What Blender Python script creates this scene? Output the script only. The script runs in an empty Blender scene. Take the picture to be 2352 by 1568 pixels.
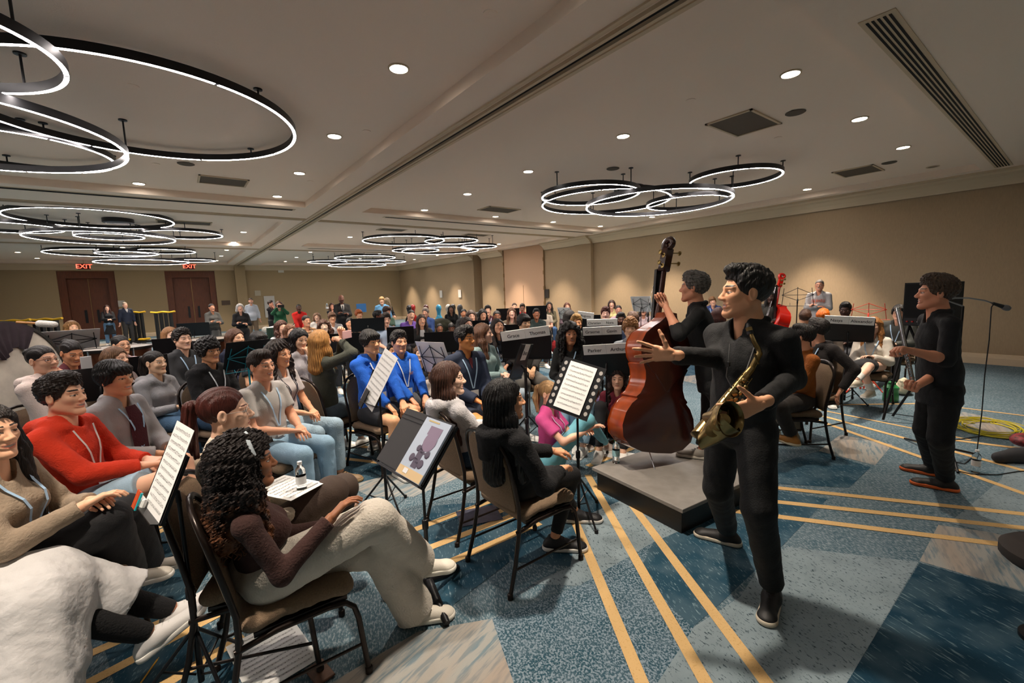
import bpy, math, random
import numpy as np
from mathutils import Vector, Matrix
PI = math.pi; R = math.radians
random.seed(7)
S = bpy.context.scene
COL = S.collection
# ------------------------------------------------------------ camera, world, exposure
H = 1.72; FPX = 1006.2
YAW, PIT, ROL = R(37.088), R(6.584), R(-1.882)
fw = Vector((math.sin(YAW)*math.cos(PIT), math.cos(YAW)*math.cos(PIT), -math.sin(PIT)))
rt = Vector((math.cos(YAW), -math.sin(YAW), 0)); up = rt.cross(fw)
RT = math.cos(ROL)*rt + math.sin(ROL)*up; UP = -math.sin(ROL)*rt + math.cos(ROL)*up
cam = bpy.data.cameras.new('camera'); cam.sensor_width = 36; cam.lens = FPX/2352*36
cam.clip_start = .05; cam.clip_end = 200
co = bpy.data.objects.new('camera', cam); COL.objects.link(co); S.camera = co
co.matrix_world = Matrix(((RT.x, UP.x, -fw.x, 0), (RT.y, UP.y, -fw.y, 0), (RT.z, UP.z, -fw.z, H), (0, 0, 0, 1)))
W = bpy.data.worlds.new('world'); S.world = W; W.use_nodes = True
W.node_tree.nodes['Background'].inputs[0].default_value = (1, .86, .72, 1)
W.node_tree.nodes['Background'].inputs[1].default_value = .0
S.view_settings.view_transform = 'Standard'; S.view_settings.look = 'None'
S.view_settings.exposure = 1.58; S.view_settings.gamma = 1.0
S.view_settings.use_curve_mapping = False
S.cycles.adaptive_threshold = .04; S.cycles.max_bounces = 5; S.cycles.diffuse_bounces = 4; S.cycles.glossy_bounces = 3
S.cycles.transmission_bounces = 6; S.cycles.transparent_max_bounces = 8
S.cycles.caustics_reflective = False; S.cycles.caustics_refractive = False
FWH = Vector((math.sin(YAW), math.cos(YAW), 0)); RTH = Vector((math.cos(YAW), -math.sin(YAW), 0))

def ray(x, y):
    return RT*((x-1176)/FPX) - UP*((y-784)/FPX) + fw
def P(x, y, z=0.0):               # point on the horizontal plane z seen at a picture position
    d = ray(x, y); t = (z-H)/d.z
    return Vector((0, 0, H)) + d*t
def D(x, y, depth):               # point at a distance along the view direction
    return Vector((0, 0, H)) + ray(x, y)*depth
def OX(x, y, X):
    d = ray(x, y); return Vector((0, 0, H)) + d*(X/d.x)
def OY(x, y, Y):
    d = ray(x, y); return Vector((0, 0, H)) + d*(Y/d.y)

# ------------------------------------------------------------ lights of the room
RING_E, DOWN_W, DISC_E = 21.0, 85.0, 22.0
LCOL = (1.0, .90, .80)

# ------------------------------------------------------------ materials
MATS = {}
def sRGB(c):
    if isinstance(c, str):
        c = [int(c[i:i+2], 16)/255 for i in (0, 2, 4)]
    return tuple((v/12.92 if v <= .04045 else ((v+.055)/1.055)**2.4) for v in c)
def M_(name, c, rough=.8, metal=0.0, bump=0.0, bscale=200.0, emit=None, es=0.0, var=0.0, vscale=8.0, stretch=None, alpha=None, trans=0.0, coat=0.0, spec=.5, sheen=0.0):
    key = (name, c if isinstance(c, str) else tuple(c))
    if key in MATS: return MATS[key]
    m = bpy.data.materials.new(name); m.use_nodes = True; nt = m.node_tree; N = nt.nodes; L = nt.links
    b = N['Principled BSDF']; col = (*sRGB(c), 1)
    b.inputs['Base Color'].default_value = col; b.inputs['Roughness'].default_value = rough
    b.inputs['Metallic'].default_value = metal; b.inputs['Specular IOR Level'].default_value = spec
    if trans: b.inputs['Transmission Weight'].default_value = trans; b.inputs['IOR'].default_value = 1.33
    if coat: b.inputs['Coat Weight'].default_value = coat; b.inputs['Coat Roughness'].default_value = .12
    if emit is not None:
        b.inputs['Emission Color'].default_value = (*emit, 1); b.inputs['Emission Strength'].default_value = es
    if bump or var:
        tc = N.new('ShaderNodeTexCoord'); mp = N.new('ShaderNodeMapping'); L.new(tc.outputs['Object'], mp.inputs[0])
        if stretch: mp.inputs['Scale'].default_value = stretch
    if var:
        n = N.new('ShaderNodeTexNoise'); n.inputs['Scale'].default_value = vscale; n.inputs['Detail'].default_value = 4
        L.new(mp.outputs[0], n.inputs['Vector'])
        rp = N.new('ShaderNodeValToRGB'); rp.color_ramp.elements[0].position = .3; rp.color_ramp.elements[1].position = .7
        rp.color_ramp.elements[0].color = tuple(v*(1-var) for v in col[:3])+(1,)
        rp.color_ramp.elements[1].color = tuple(min(1, v*(1+var)) for v in col[:3])+(1,)
        L.new(n.outputs[0], rp.inputs[0]); L.new(rp.outputs[0], b.inputs['Base Color'])
    if bump:
        n = N.new('ShaderNodeTexNoise'); n.inputs['Scale'].default_value = bscale; n.inputs['Detail'].default_value = 3
        L.new(mp.outputs[0], n.inputs['Vector'])
        bp = N.new('ShaderNodeBump'); bp.inputs['Strength'].default_value = bump; bp.inputs['Distance'].default_value = .01
        L.new(n.outputs[0], bp.inputs['Height']); L.new(bp.outputs[0], b.inputs['Normal'])
    MATS[key] = m; return m
black_metal = M_('black_metal', '17171a', .38, .3)
frame_metal = M_('bronze_frame', '2a211d', .28, .55)
black_plastic = M_('black_plastic', '131315', .5)
paper = M_('paper', 'ececea', .9, var=.02, vscale=30)
chrome = M_('chrome', 'c8c8cc', .18, 1.0)

# ------------------------------------------------------------ mesh helpers
class MB:
    def __init__(s): s.v = []; s.f = []; s.m = []; s.cur = 0
    def add(s, vs, fs):
        o = len(s.v); s.v += [tuple(v) for v in vs]; s.f += [[i+o for i in f] for f in fs]; s.m += [s.cur]*len(fs); return s
    def box(s, c, size, rz=0.0, M=None, bev=0.0):
        x, y, z = size[0]/2, size[1]/2, size[2]/2
        if bev:
            b = min(bev, x*.9, y*.9, z*.9); vs = []; 
            for sz in (-1, 1):
                for (ox, oy, oz) in ((b, b, 0), (0, 0, b)) if sz < 0 else ((0, 0, b), (b, b, 0)):
                    for sx, sy in ((-1, -1), (1, -1), (1, 1), (-1, 1)):
                        vs.append((sx*(x-ox), sy*(y-oy), sz*(z-oz)))
            fs = [[3, 2, 1, 0], [12, 13, 14, 15]]
            for k in range(3):
                for i in range(4): j = (i+1) % 4; fs.append([k*4+i, k*4+j, k*4+4+j, k*4+4+i])
        else:
            vs = [(-x, -y, -z), (x, -y, -z), (x, y, -z), (-x, y, -z), (-x, -y, z), (x, -y, z), (x, y, z), (-x, y, z)]
            fs = [[3, 2, 1, 0], [4, 5, 6, 7], [0, 1, 5, 4], [1, 2, 6, 5], [2, 3, 7, 6], [3, 0, 4, 7]]
        T = Matrix.Translation(Vector(c)) @ (M.to_4x4() if M else Matrix.Rotation(rz, 4, 'Z'))
        return s.add([T @ Vector(v) for v in vs], fs)
    def tube(s, pts, r, n=8, closed=False, cap=True):
        pts = [Vector(p) for p in pts]; k = len(pts); rs = r if hasattr(r, '__len__') else [r]*k
        vs = []; fs = []; prev = None
        for i, p in enumerate(pts):
            a = pts[i-1] if (i or closed) else p; b = pts[(i+1) % k] if (i < k-1 or closed) else p
            t = (b-a).normalized() if (b-a).length > 1e-9 else Vector((0, 0, 1))
            if prev is None:
                u = t.orthogonal().normalized()
                if abs(t.z) < .99: u = t.cross(Vector((0, 0, 1))).normalized()
            else:
                u = (prev-t*prev.dot(t)); u = u.normalized() if u.length > 1e-6 else t.orthogonal().normalized()
            w = t.cross(u); prev = u
            for j in range(n):
                q = 2*PI*j/n; vs.append(p+(u*math.cos(q)+w*math.sin(q))*rs[i])
        for i in range(k if closed else k-1):
            for j in range(n):
                a = i*n+j; b = i*n+(j+1) % n; i2 = (i+1) % k
                fs.append([a, b, i2*n+(j+1) % n, i2*n+j])
        if cap and not closed:
            fs.append([j for j in range(n)][::-1]); fs.append([(k-1)*n+j for j in range(n)])
        return s.add(vs, fs)
    def cyl(s, a, b, r, n=16): return s.tube([a, b], r, n)
    def lathe(s, prof, n=24, M=None, cap=True):
        M = M or Matrix(); vs = []; fs = []
        for (r, z) in prof:
            for j in range(n):
                q = 2*PI*j/n; vs.append(M @ Vector((r*math.cos(q), r*math.sin(q), z)))
        for i in range(len(prof)-1):
            for j in range(n): fs.append([i*n+j, i*n+(j+1) % n, (i+1)*n+(j+1) % n, (i+1)*n+j])
        if cap: fs.append([j for j in range(n)][::-1]); fs.append([(len(prof)-1)*n+j for j in range(n)])
        return s.add(vs, fs)
    def prism(s, poly, t, M=None):       # polygon in xy extruded t in z
        M = M or Matrix(); n = len(poly)
        vs = [M @ Vector((x, y, 0)) for x, y in poly]+[M @ Vector((x, y, t)) for x, y in poly]
        return s.add(vs, [list(range(n))[::-1], list(range(n, 2*n))]+[[i, (i+1) % n, n+(i+1) % n, n+i] for i in range(n)])
    def quad(s, a, b, c, d): return s.add([a, b, c, d], [[0, 1, 2, 3]])
    def build(s, name, mats, parent=None, smooth=0, loc=(0, 0, 0)):
        me = bpy.data.meshes.new(name); me.from_pydata(s.v, [], s.f)
        for m in (mats if isinstance(mats, (list, tuple)) else [mats]): me.materials.append(m)
        if isinstance(mats, (list, tuple)): me.polygons.foreach_set('material_index', s.m)
        o = bpy.data.objects.new(name, me); COL.objects.link(o); o.location = loc
        if parent: o.parent = parent
        me.validate(); me.update()
        if smooth:
            me.polygons.foreach_set('use_smooth', [True]*len(me.polygons))
            try: me.set_sharp_from_angle(angle=R(smooth))
            except Exception: pass
        return o
def tag(o, label=None, cat=None, group=None, kind=None):
    for k, v in (('label', label), ('category', cat), ('group', group), ('kind', kind)):
        if v: o[k] = v
    return o
def empty(name, loc, label=None, cat=None, group=None, rz=0.0, M=None):
    o = bpy.data.objects.new(name, None); COL.objects.link(o); o.empty_display_size = .1
    if M is not None: o.matrix_world = M
    else: o.location = loc; o.rotation_euler = (0, 0, rz)
    return tag(o, label, cat, group)
def copytree(o, parent=None):
    c = o.copy(); COL.objects.link(c)
    c.parent = parent
    for ch in list(o.children):
        copytree(ch, c)
    return c
def struct(mb, name, mat, smooth=0): return tag(mb.build(name, mat, None, smooth), kind='structure')
def frame(z, y, o=(0, 0, 0)):      # matrix from local z direction and a y hint
    z = Vector(z).normalized(); y = Vector(y); y = (y-z*y.dot(z)).normalized(); x = y.cross(z)
    return Matrix(((x.x, y.x, z.x, o[0]), (x.y, y.y, z.y, o[1]), (x.z, y.z, z.z, o[2]), (0, 0, 0, 1)))
# ------------------------------------------------------------ room shell
ZS, ZC = 3.64, 3.76
XR, YF, XL, YN = 12.44, 29.2, -14.0, -5.0
wallm = M_('wall_vinyl', 'a89071', .75, bump=.25, bscale=60, var=.10, vscale=40, stretch=(6, 6, .35))
farm = M_('far_wall_vinyl', 'a6906e', .8, bump=.2, bscale=60, var=.08, vscale=40, stretch=(6, 6, .5))
panelm = M_('panel_vinyl', 'c7a283', .8, bump=.2, bscale=60, var=.05, vscale=40, stretch=(.4, .4, 6))
trimm = M_('trim_paint', 'ccb698', .6)
ceilm = M_('ceiling_paint', 'efdbc8', .9, bump=.1, bscale=90)
darkm = M_('dark_slot', '0c0a09', .9)
woodm = M_('door_wood', '6a361a', .45, var=.25, vscale=6, stretch=(8, 8, .6), bump=.05)
def grid_plane(mb, xs, ys, z, holes, flip=False):
    for i in range(len(xs)-1):
        for j in range(len(ys)-1):
            cx_, cy_ = (xs[i]+xs[i+1])/2, (ys[j]+ys[j+1])/2
            if any(h[0] < cx_ < h[1] and h[2] < cy_ < h[3] for h in holes): continue
            q = [(xs[i], ys[j], z), (xs[i], ys[j+1], z), (xs[i+1], ys[j+1], z), (xs[i+1], ys[j], z)]
            mb.quad(*(q[::-1] if flip else q))
coffers = [(-9.5, 2.38, -3.5, 10.36), (3.6, 11.9, 1.38, 10.36), (-9.5, 2.35, 12.5, 18.6), (3.9, 11.9, 12.5, 18.1), (-9.5, 2.35, 20.3, 28.3), (3.9, 11.9, 20.3, 28.3), (3.6, 11.9, -4.5, -.2)]
mb = MB()
xs = sorted({XL, XR+.6, *[c[0] for c in coffers], *[c[1] for c in coffers]}); ys = sorted({YN, YF+.6, *[c[2] for c in coffers], *[c[3] for c in coffers]})
grid_plane(mb, xs, ys, ZS, coffers)
for (a, b, c, d) in coffers:
    mb.quad((a, c, ZC), (a, d, ZC), (b, d, ZC), (b, c, ZC))
    mb.quad((a, c, ZS), (a, c, ZC), (b, c, ZC), (b, c, ZS)); mb.quad((a, d, ZS), (b, d, ZS), (b, d, ZC), (a, d, ZC))
    mb.quad((a, c, ZS), (a, d, ZS), (a, d, ZC), (a, c, ZC)); mb.quad((b, c, ZS), (b, c, ZC), (b, d, ZC), (b, d, ZS))
mb.quad((XL, YN, ZS+.4), (XL, YF+1, ZS+.4), (XR+1, YF+1, ZS+.4), (XR+1, YN, ZS+.4))
struct(mb, 'ceiling', ceilm)
# partition tracks in the ceiling
def track(name, a, b, w=.26):
    mb = MB(); a = Vector(a); b = Vector(b); d = (b-a).normalized(); n = Vector((-d.y, d.x, 0))
    mb.cur = 0
    for s, ww, zz in ((-.5, .045, .018), (.5, .045, .018), (-.2, .035, .03), (.2, .035, .03)):
        c = (a+b)/2+n*s*w; L = (b-a).length
        mb.box((c.x, c.y, ZS-zz/2), ((L if abs(d.x) > .5 else ww), (L if abs(d.y) > .5 else ww), zz))
    mb.cur = 1; c = (a+b)/2; L = (b-a).length
    mb.box((c.x, c.y, ZS-.004), (L if abs(d.x) > .5 else .05, L if abs(d.y) > .5 else .05, .006))
    return tag(mb.build(name, [trimm, darkm]), kind='structure')
track('trim_1', (2.87, YN, 0), (2.87, YF, 0))
track('trim_2', (XL, 11.9, 0), (2.7, 11.9, 0), .2); track('trim_3', (3.04, 11.9, 0), (12.3, 11.9, 0), .2)
track('trim_4', (XL, 19.55, 0), (2.7, 19.55, 0), .2); track('trim_5', (3.04, 19.55, 0), (12.3, 19.55, 0), .2)
# walls
mb = MB(); mb.box((XR+.5+.02, (YN+18.85)/2, 1.95), (1.0, 18.85-YN, 3.9)); mb.box((XR+.52, (19.6+YF+.6)/2, 1.95), (1.0, YF+.6-19.6, 3.9)); mb.box((XR+1.0, 19.2, 1.95), (.5, 1.2, 3.9))
mb.box((XR-.06+.02, 11.72, 1.95), (.16, .85, 3.9))
struct(mb, 'wall_right', wallm)
mb = MB(); mb.box((XR-.01+.02, 15.47, 1.8), (.03, 2.84, 3.66)); mb.cur = 1
for y in (14.04, 16.9):
    mb.box((XR-.01, y, 1.8), (.05, .03, 3.6))
    for z in (.5, 1.15, 1.8, 2.45, 3.0): mb.box((XR-.03, y, z), (.05, .06, .16))
mb.box((XR-.01, 15.47, 1.4), (.012, .012, 1.1))
tag(mb.build('door_3', [panelm, M_('brass', '8a6c46', .5, .3)]), kind='structure')
def door_set(i, x0, x1):
    zt = OY((x0+x1)/2, 622, YF).z
    a = OY(x0, 640, YF).x; b = OY(x1, 640, YF).x; c = (a+b)/2; w = b-a; Y = YF+.3
    mb = MB(); f = .28
    mb.box((c, Y-.05, zt-.35/2), (w-2*f, .28, .35)); mb.box((a+f/2, Y-.05, zt/2), (f, .3, zt)); mb.box((b-f/2, Y-.05, zt/2), (f, .3, zt))
    o = tag(mb.build('door_%d' % i, woodm), kind='structure')
    for s in (-1, 1):
        m2 = MB(); dw = (w-2*f)/2-.01; m2.box((c+s*(dw/2+.008), Y+.03, (zt-.35)/2), (dw, .06, zt-.36), bev=.01)
        lf = m2.build('door_leaf', woodm, o)
        m3 = MB(); m3.box((c+s*.22, Y-.03, 1.15), (.09, .05, .62)); m3.build('handle', black_metal, lf)
    m2 = MB(); m2.box((c, Y-.01, (zt-.35)/2), (.02, .012, zt-.36)); m2.build('gap_strip', M_('brass_edge', 'a08050', .3, .8), o)
    return a, b, zt
d1 = door_set(1, 130, 264); d2 = door_set(2, 379, 494)
mb = MB(); zt = d1[2]
for a, b in ((XL, d1[0]), (d1[1], d2[0]), (d2[1], XR+.5)):
    mb.box(((a+b)/2, YF+.5, 1.95), (b-a, 1.0, 3.9))
for a, b, z in (d1, d2): mb.box(((a+b)/2, YF+.5, (z+3.9)/2), (b-a, 1.0, 3.9-z)); mb.box(((a+b)/2, YF+.85, 1.95), (b-a, .3, 3.9))
pc = OY(551, 640, YF).x
mb.box((pc, YF-.15, 1.95), (.5, .4, 3.9))
struct(mb, 'wall_far', farm)
mb = MB(); mb.box((XL-.1, (YN+YF)/2, 1.95), (.2, YF-YN+1, 3.9)); struct(mb, 'wall_left', farm)
mb = MB(); mb.box(((XL+XR)/2, YN-.1, 1.95), (XR-XL+1, .2, 3.9)); struct(mb, 'wall_near', farm)
# crown moulding and baseboards (profile run along a wall)
def run(name, a, b, n, prof, mat=trimm):
    a = Vector(a); b = Vector(b); n = Vector(n); vs = []; k = len(prof)
    for p in (a, b):
        for (d, z) in prof: vs.append(p+n*d+Vector((0, 0, z)))
    mb = MB(); mb.add(vs, [[i, (i+1) % k, k+(i+1) % k, k+i] for i in range(k)]+[list(range(k))[::-1], list(range(k, 2*k))])
    return struct(mb, name, mat)
crown = [(0, ZS), (.3, ZS), (.3, ZS-.04), (.27, ZS-.05), (.25, ZS-.08), (.17, ZS-.11), (.09, ZS-.19), (.06, ZS-.23), (.05, ZS-.25), (.04, ZS-.27), (0, ZS-.27)]
base = [(0, 0), (.035, 0), (.035, .13), (.028, .14), (.028, .155), (.02, .16), (.02, .175), (.012, .18), (.012, .195), (0, .205)]
run('trim_6', (XR, YN, 0), (XR, 11.3, 0), (-1, 0, 0), crown); run('trim_7', (XR, 11.9, 0), (XR, 14.0, 0), (-1, 0, 0), [(d+.0, z+.0) for d, z in crown])
run('trim_8', (XR-.12, 11.28, 0), (XR-.12, 12.16, 0), (-1, 0, 0), crown)
run('trim_9', (XR, 16.95, 0), (XR, 18.8, 0), (-1, 0, 0), crown); run('trim_10', (XR, 19.6, 0), (XR, YF, 0), (-1, 0, 0), crown)
run('trim_11', (XL, YF, 0), (pc-.25, YF, 0), (0, -1, 0), crown); run('trim_12', (pc+.25, YF, 0), (XR, YF, 0), (0, -1, 0), crown)
run('baseboard_right', (XR, YN, 0), (XR, 11.3, 0), (-1, 0, 0), base); run('baseboard_right_far', (XR, 16.95, 0), (XR, YF, 0), (-1, 0, 0), base)
run('baseboard_far', (pc+.25, YF, 0), (XR, YF, 0), (0, -1, 0), base); run('baseboard_far_left', (d1[1], YF, 0), (d2[0], YF, 0), (0, -1, 0), base)
# ------------------------------------------------------------ ceiling fittings
def slot(x0, x1, y, label, n=5, pitch=.034):
    mb = MB(); mb.cur = 0; c = (x0+x1)/2; mb.box((c, y, ZS-.003), (x1-x0+.1, pitch*n+.05, .008)); mb.cur = 1
    for k in range(n): mb.box((c, y+(k-(n-1)/2)*pitch, ZS-.006), (x1-x0, pitch*.5, .008))
    o = mb.build('slot_diffuser', [trimm, darkm]); return tag(o, label, 'air vent', 'linear slot diffusers in the ceiling')
slot(4.33, 11.9, 1.10, 'long black five-slot linear air diffuser in ceiling at upper right')
slot(4.3, 11.8, 10.72, 'linear slot air diffuser beyond the ceiling rings over the bassist', 3)
slot(-9.3, 2.2, 10.72, 'linear slot air diffuser crossing the left ceiling behind the largest ring lights', 4)
slot(4.3, 11.8, 18.75, 'farthest linear slot air diffuser, on right half of ceiling', 3)
gril = M_('vent_grille', '5d5245', .8, bump=.5, bscale=400)
def vent(x0, x1, y0, y1, z, label):
    mb = MB(); c = ((x0+x1)/2, (y0+y1)/2); e = empty('ceiling_vent', (c[0], c[1], z), label, 'air vent', 'square return vents in the ceiling')
    m = MB()
    for sx, sy, w, h in ((-1, 0, .03, y1-y0+.06), (1, 0, .03, y1-y0+.06), (0, -1, x1-x0+.06, .03), (0, 1, x1-x0+.06, .03)):
        m.box((sx*(x1-x0+.03)/2, sy*(y1-y0+.03)/2, -.008), (w, h, .016))
    m.build('frame', trimm, e); m = MB(); m.box((0, 0, -.004), (x1-x0, y1-y0, .006)); m.build('grille', gril, e)
for v in ((5.62, 6.4, 2.6, 3.12, ZC, 'large square perforated ceiling vent above the bass scroll'), (10.15, 10.83, 2.55, 3.12, ZC, 'square ceiling vent near the right end of the slot diffuser'), (.5, 1.16, 8.92, 9.44, ZC, 'square ceiling vent right of the large left ring light'),
          (-.2, .9, 14.1, 14.6, ZC, 'wide ceiling vent above the second left ring cluster'), (6.2, 7.1, 8.9, 9.4, ZC, 'ceiling vent between near and middle right ring clusters'), (8.3, 9.2, 13.3, 13.7, ZC, 'ceiling vent right of the middle right ring cluster'), (5.2, 6.0, 13.2, 13.7, ZC, 'ceiling vent above the middle right ring cluster')):
    vent(*v)
for x, y, l in ((6.19, 2.33, 'round ceiling speaker grille beside the large square vent'), (10.27, 2.33, 'round ceiling speaker grille near the right wall crown'), (6.2, 5.15, 'round ceiling speaker grille above the near right ring cluster'), (.3, 8.3, 'round ceiling speaker grille above the left square vent')):
    m = MB(); m.lathe([(.11, ZC-.006), (.1, ZC-.012), (.0, ZC-.014)], 20, cap=False); tag(m.build('ceiling_speaker', gril, loc=(x, y, 0)), l, 'speaker', 'round speakers in the ceiling')
def fire(x, y, z, w_):
    m = MB(); m.lathe([(.05, -.0), (.05, -.006), (.03, -.009), (0, -.01)], 16, cap=False); tag(m.build('sprinkler_cover', ceilm, loc=(x, y, z)), 'small round flush sprinkler cover '+w_, 'sprinkler', 'flush sprinkler covers')
for px, py, z, w_ in ((1126, 31, ZS, 'left of the long ceiling track at top'), (305, 197, ZC, 'inside the very large left ring light'), (842, 301, ZC, 'on ceiling right of the large left ring'), (1586, 230, ZC, 'left of the big square ceiling vent'), (1787, 316, ZC, 'below the big square ceiling vent'), (713, 416, ZC, 'right of the left square ceiling vent'), (358, 376, ZC, 'below the large left ring light')):
    p = P(px, py, z); fire(p.x, p.y, z, w_)
# downlights: trim ring, glowing lens and the lamp itself
def emis(name, c, s):
    m = bpy.data.materials.new(name); m.use_nodes = True; nt = m.node_tree; b = nt.nodes['Principled BSDF']
    b.inputs['Base Color'].default_value = (.8, .8, .8, 1); b.inputs['Emission Color'].default_value = (*c, 1); b.inputs['Emission Strength'].default_value = s; return m
lens = emis('lens_glow', (1, .95, .88), DISC_E); ringglow = emis('ring_glow', (1, .90, .86), RING_E)
la = bpy.data.lights.new('downlight_lamp', 'SPOT'); la.energy = DOWN_W; la.color = (1, .86, .71); la.spot_size = R(78); la.spot_blend = .75; la.shadow_soft_size = .07
la2 = bpy.data.lights.new('wall_side_lamp', 'SPOT'); la2.energy = DOWN_W*2.6; la2.color = (1, .84, .68); la2.spot_size = R(72); la2.spot_blend = .6; la2.shadow_soft_size = .07
m = MB(); m.lathe([(.095, 0), (.095, -.01), (.08, -.012), (.078, .0)], 28, cap=False); dl0 = empty('downlight', (0, 0, -50)); trim0 = m.build('trim_ring', trimm, dl0, 40)
m = MB(); m.lathe([(.079, -.004), (.0, -.006)], 28, cap=False); lens0 = m.build('lens', lens, dl0)
DL = [(x, y) for y in (1.95, 4.0, 6.03, 8.03, 10.03) for x in (5.03, 7.16, 9.3, 11.42)] + [(1.8, y) for y in (1.9, 3.95, 6.0, 8.03, 10.03)] + \
     [(x, 10.03) for x in (-.33, -2.5, -4.6)] + [(x, y) for y in (12.93, 15.7, 18.55) for x in (1.8, 4.98)] + [(11.33, 12.95), (11.33, 15.7), (11.33, 18.0), (-1.4, 13.0), (-4.6, 13), (8.1, 18.4), (8.1, 12.9)] + \
     [(x, y) for y in (21.5, 24.4, 27.25) for x in (1.81, 5.0, -1.4, -4.56, 8.2, 11.4)] + [(5.03, -2), (7.16, -2), (1.8, -2), (-1, 1.9), (-3, -1.5), (-5, 2)]
skip = {(7.16, 6.03), (7.16, 8.03), (9.3, 6.03), (11.42, 1.95), (9.3, 4.0), (7.16, 4.0), (11.42, 6.03)}
XS_ = sorted({x for x, y in DL}, reverse=True); YS_ = sorted({round(y) for x, y in DL})
ORD = 'first second third fourth fifth sixth seventh eighth ninth tenth eleventh twelfth thirteenth fourteenth fifteenth sixteenth seventeenth eighteenth'.split()
def word(x, y):
    row = [v for v in YS_ if v > 0]; rx = sorted([a for a, b in DL if abs(b-y) < .6 and (a, b) not in skip], reverse=True)
    r_ = 'behind the camera' if y < 0 else 'in %s row from the camera' % ORD[row.index(round(y))]
    return 'round glowing recessed downlight %s, %s from the right wall' % (r_, ORD[rx.index(x)]), 'recessed downlights'
first = True
for (x, y) in DL:
    if (x, y) in skip: continue
    l, g = word(x, y)
    o = dl0 if first else copytree(dl0); first = False
    o.location = (x, y, ZC); tag(o, l, 'downlight', g)
    lo = bpy.data.objects.new('lamp', la2 if x > 11 else la); COL.objects.link(lo); lo.location = (0, 0, -.02); lo.parent = o
for (x, y) in ((11.42, 1.95),):
    e = empty('downlight', (x, y, ZC), 'unlit recessed downlight near the right wall crown', 'downlight'); t = trim0.copy(); COL.objects.link(t); t.parent = e
    m = MB(); m.lathe([(.078, -.002), (0, -.002)], 24, cap=False); m.build('lens', M_('dim_lens', '6e6353', .5), e)
# ring lights
def ring(x, y, r, z, label, group, zc=ZC, rods=4, ph=.4):
    e = empty('ring_light', (x, y, z), label, 'ring light', group); n = 96 if r > 1 else 72
    hw, hh = .018, .075
    m = MB(); m.lathe([(r-hw, 0.0), (r-hw, hh), (r+hw, hh), (r+hw, 0.0), (r+hw-.003, -.0), (r+hw-.003, hh-.004), (r-hw+.003, hh-.004), (r-hw+.003, 0), (r-hw, 0)], n, cap=False); m.build('ring_housing', black_metal, e, 30)
    m = MB(); k = 8 if r > 1 else 6
    for s in range(k):
        a0 = ph+2*PI*s/k+.014/r; a1 = ph+2*PI*(s+1)/k-.014/r; q = 14; vs = []
        for i in range(q+1):
            a = a0+(a1-a0)*i/q
            for rr, zz in ((r-hw+.004, .004), (r-hw+.004, -.002), (r+hw-.004, -.002), (r+hw-.004, .004)): vs.append((rr*math.cos(a), rr*math.sin(a), zz))
        m.add(vs, [[i*4+j, i*4+4+j, i*4+5+j, i*4+1+j] for i in range(q) for j in range(3)])
    m.build('light_strip', ringglow, e)
    for i in range(rods):
        a = ph+.3+2*PI*i/rods; c, s = math.cos(a)*r, math.sin(a)*r
        m = MB(); m.cyl((c, s, hh-.01), (c, s, zc-z), .009, 8); m.lathe([(.04, zc-z), (.04, zc-z-.012), (.012, zc-z-.016)], 14, Matrix.Translation((c, s, 0)), cap=False); m.build('hanging_rod', black_metal, e)
    return e
RINGS = [(-.09, 6.16, 1.42, 3.63, 'very large flat ring light filling the upper left ceiling', 1), (-1.69, 6.65, 1.4, 3.36, 'large low ring light cut by the left edge of the photo', 1), (-1.30, 4.75, .8, 3.45, 'nearest ring light in the upper left corner', 1), (-1.41, 8.11, .92, 3.6, 'lowest-looking mid ring light tucked under the large left ring', 1), (-3.0, 4.9, 1.4, 3.5, 'ring light mostly outside the left edge behind the nearest ring', 1),
 (-1.29, 13.71, 1.41, 3.62, 'wide ring light at front of the middle left cluster', 2), (-1.31, 15.25, 1.43, 3.37, 'wide ring light at back of the middle left cluster', 2), (-1.16, 14.79, .65, 3.37, 'smallest ring light inside the middle left cluster', 2), (.3, 15.34, .92, 3.55, 'ring light at right end of the middle left cluster', 2), (-2.9, 14.9, .92, 3.5, 'ring light at left end of the middle left cluster', 2),
 (-1.85, 20.56, 1.45, 3.45, 'wide ring light at left of the farthest left cluster', 3), (-.85, 21.16, 1.35, 3.2, 'lowest wide ring light above the exit sign in farthest left cluster', 3), (-1.15, 19.34, .8, 3.35, 'small ring light in the farthest left cluster', 3), (.73, 22.84, .74, 3.4, 'ring light at right end of the farthest left cluster', 3), (-.2, 20.0, .9, 3.5, 'mid ring light in the farthest left cluster', 3),
 (6.39, 5.86, .9, 3.45, 'ring light at left end of the near right cluster', 4), (7.41, 6.38, 1.32, 3.5, 'broad back ring light in the near right cluster', 4), (7.75, 5.35, 1.37, 3.33, 'broad low front ring light in the near right cluster', 4), (8.86, 5.36, .82, 3.45, 'small ring light nested in the near right cluster', 4), (8.02, 3.95, .73, 3.54, 'separate ring light at upper right of the near right cluster', 4),
 (6.26, 14.1, 1.33, 3.5, 'broad ring light at left of the middle right cluster', 5), (7.76, 13.55, .9, 3.5, 'mid ring light at top of the middle right cluster', 5), (8.59, 15.91, 1.5, 3.4, 'broad ring light at bottom of the middle right cluster', 5), (7.57, 16.02, .88, 3.4, 'small ring light within the middle right cluster', 5), (9.2, 14.06, .67, 3.4, 'smallest ring light at right of the middle right cluster', 5),
 (7.32, 21.03, 1.36, 3.5, 'broad ring light at top of the farthest right cluster', 6), (6.08, 22.89, .89, 3.42, 'ring light at left end of the farthest right cluster', 6), (7.66, 23.21, 1.41, 3.3, 'broad low ring light in the farthest right cluster', 6), (9.33, 23.21, .9, 3.5, 'ring light at right end of the farthest right cluster', 6)]
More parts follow.
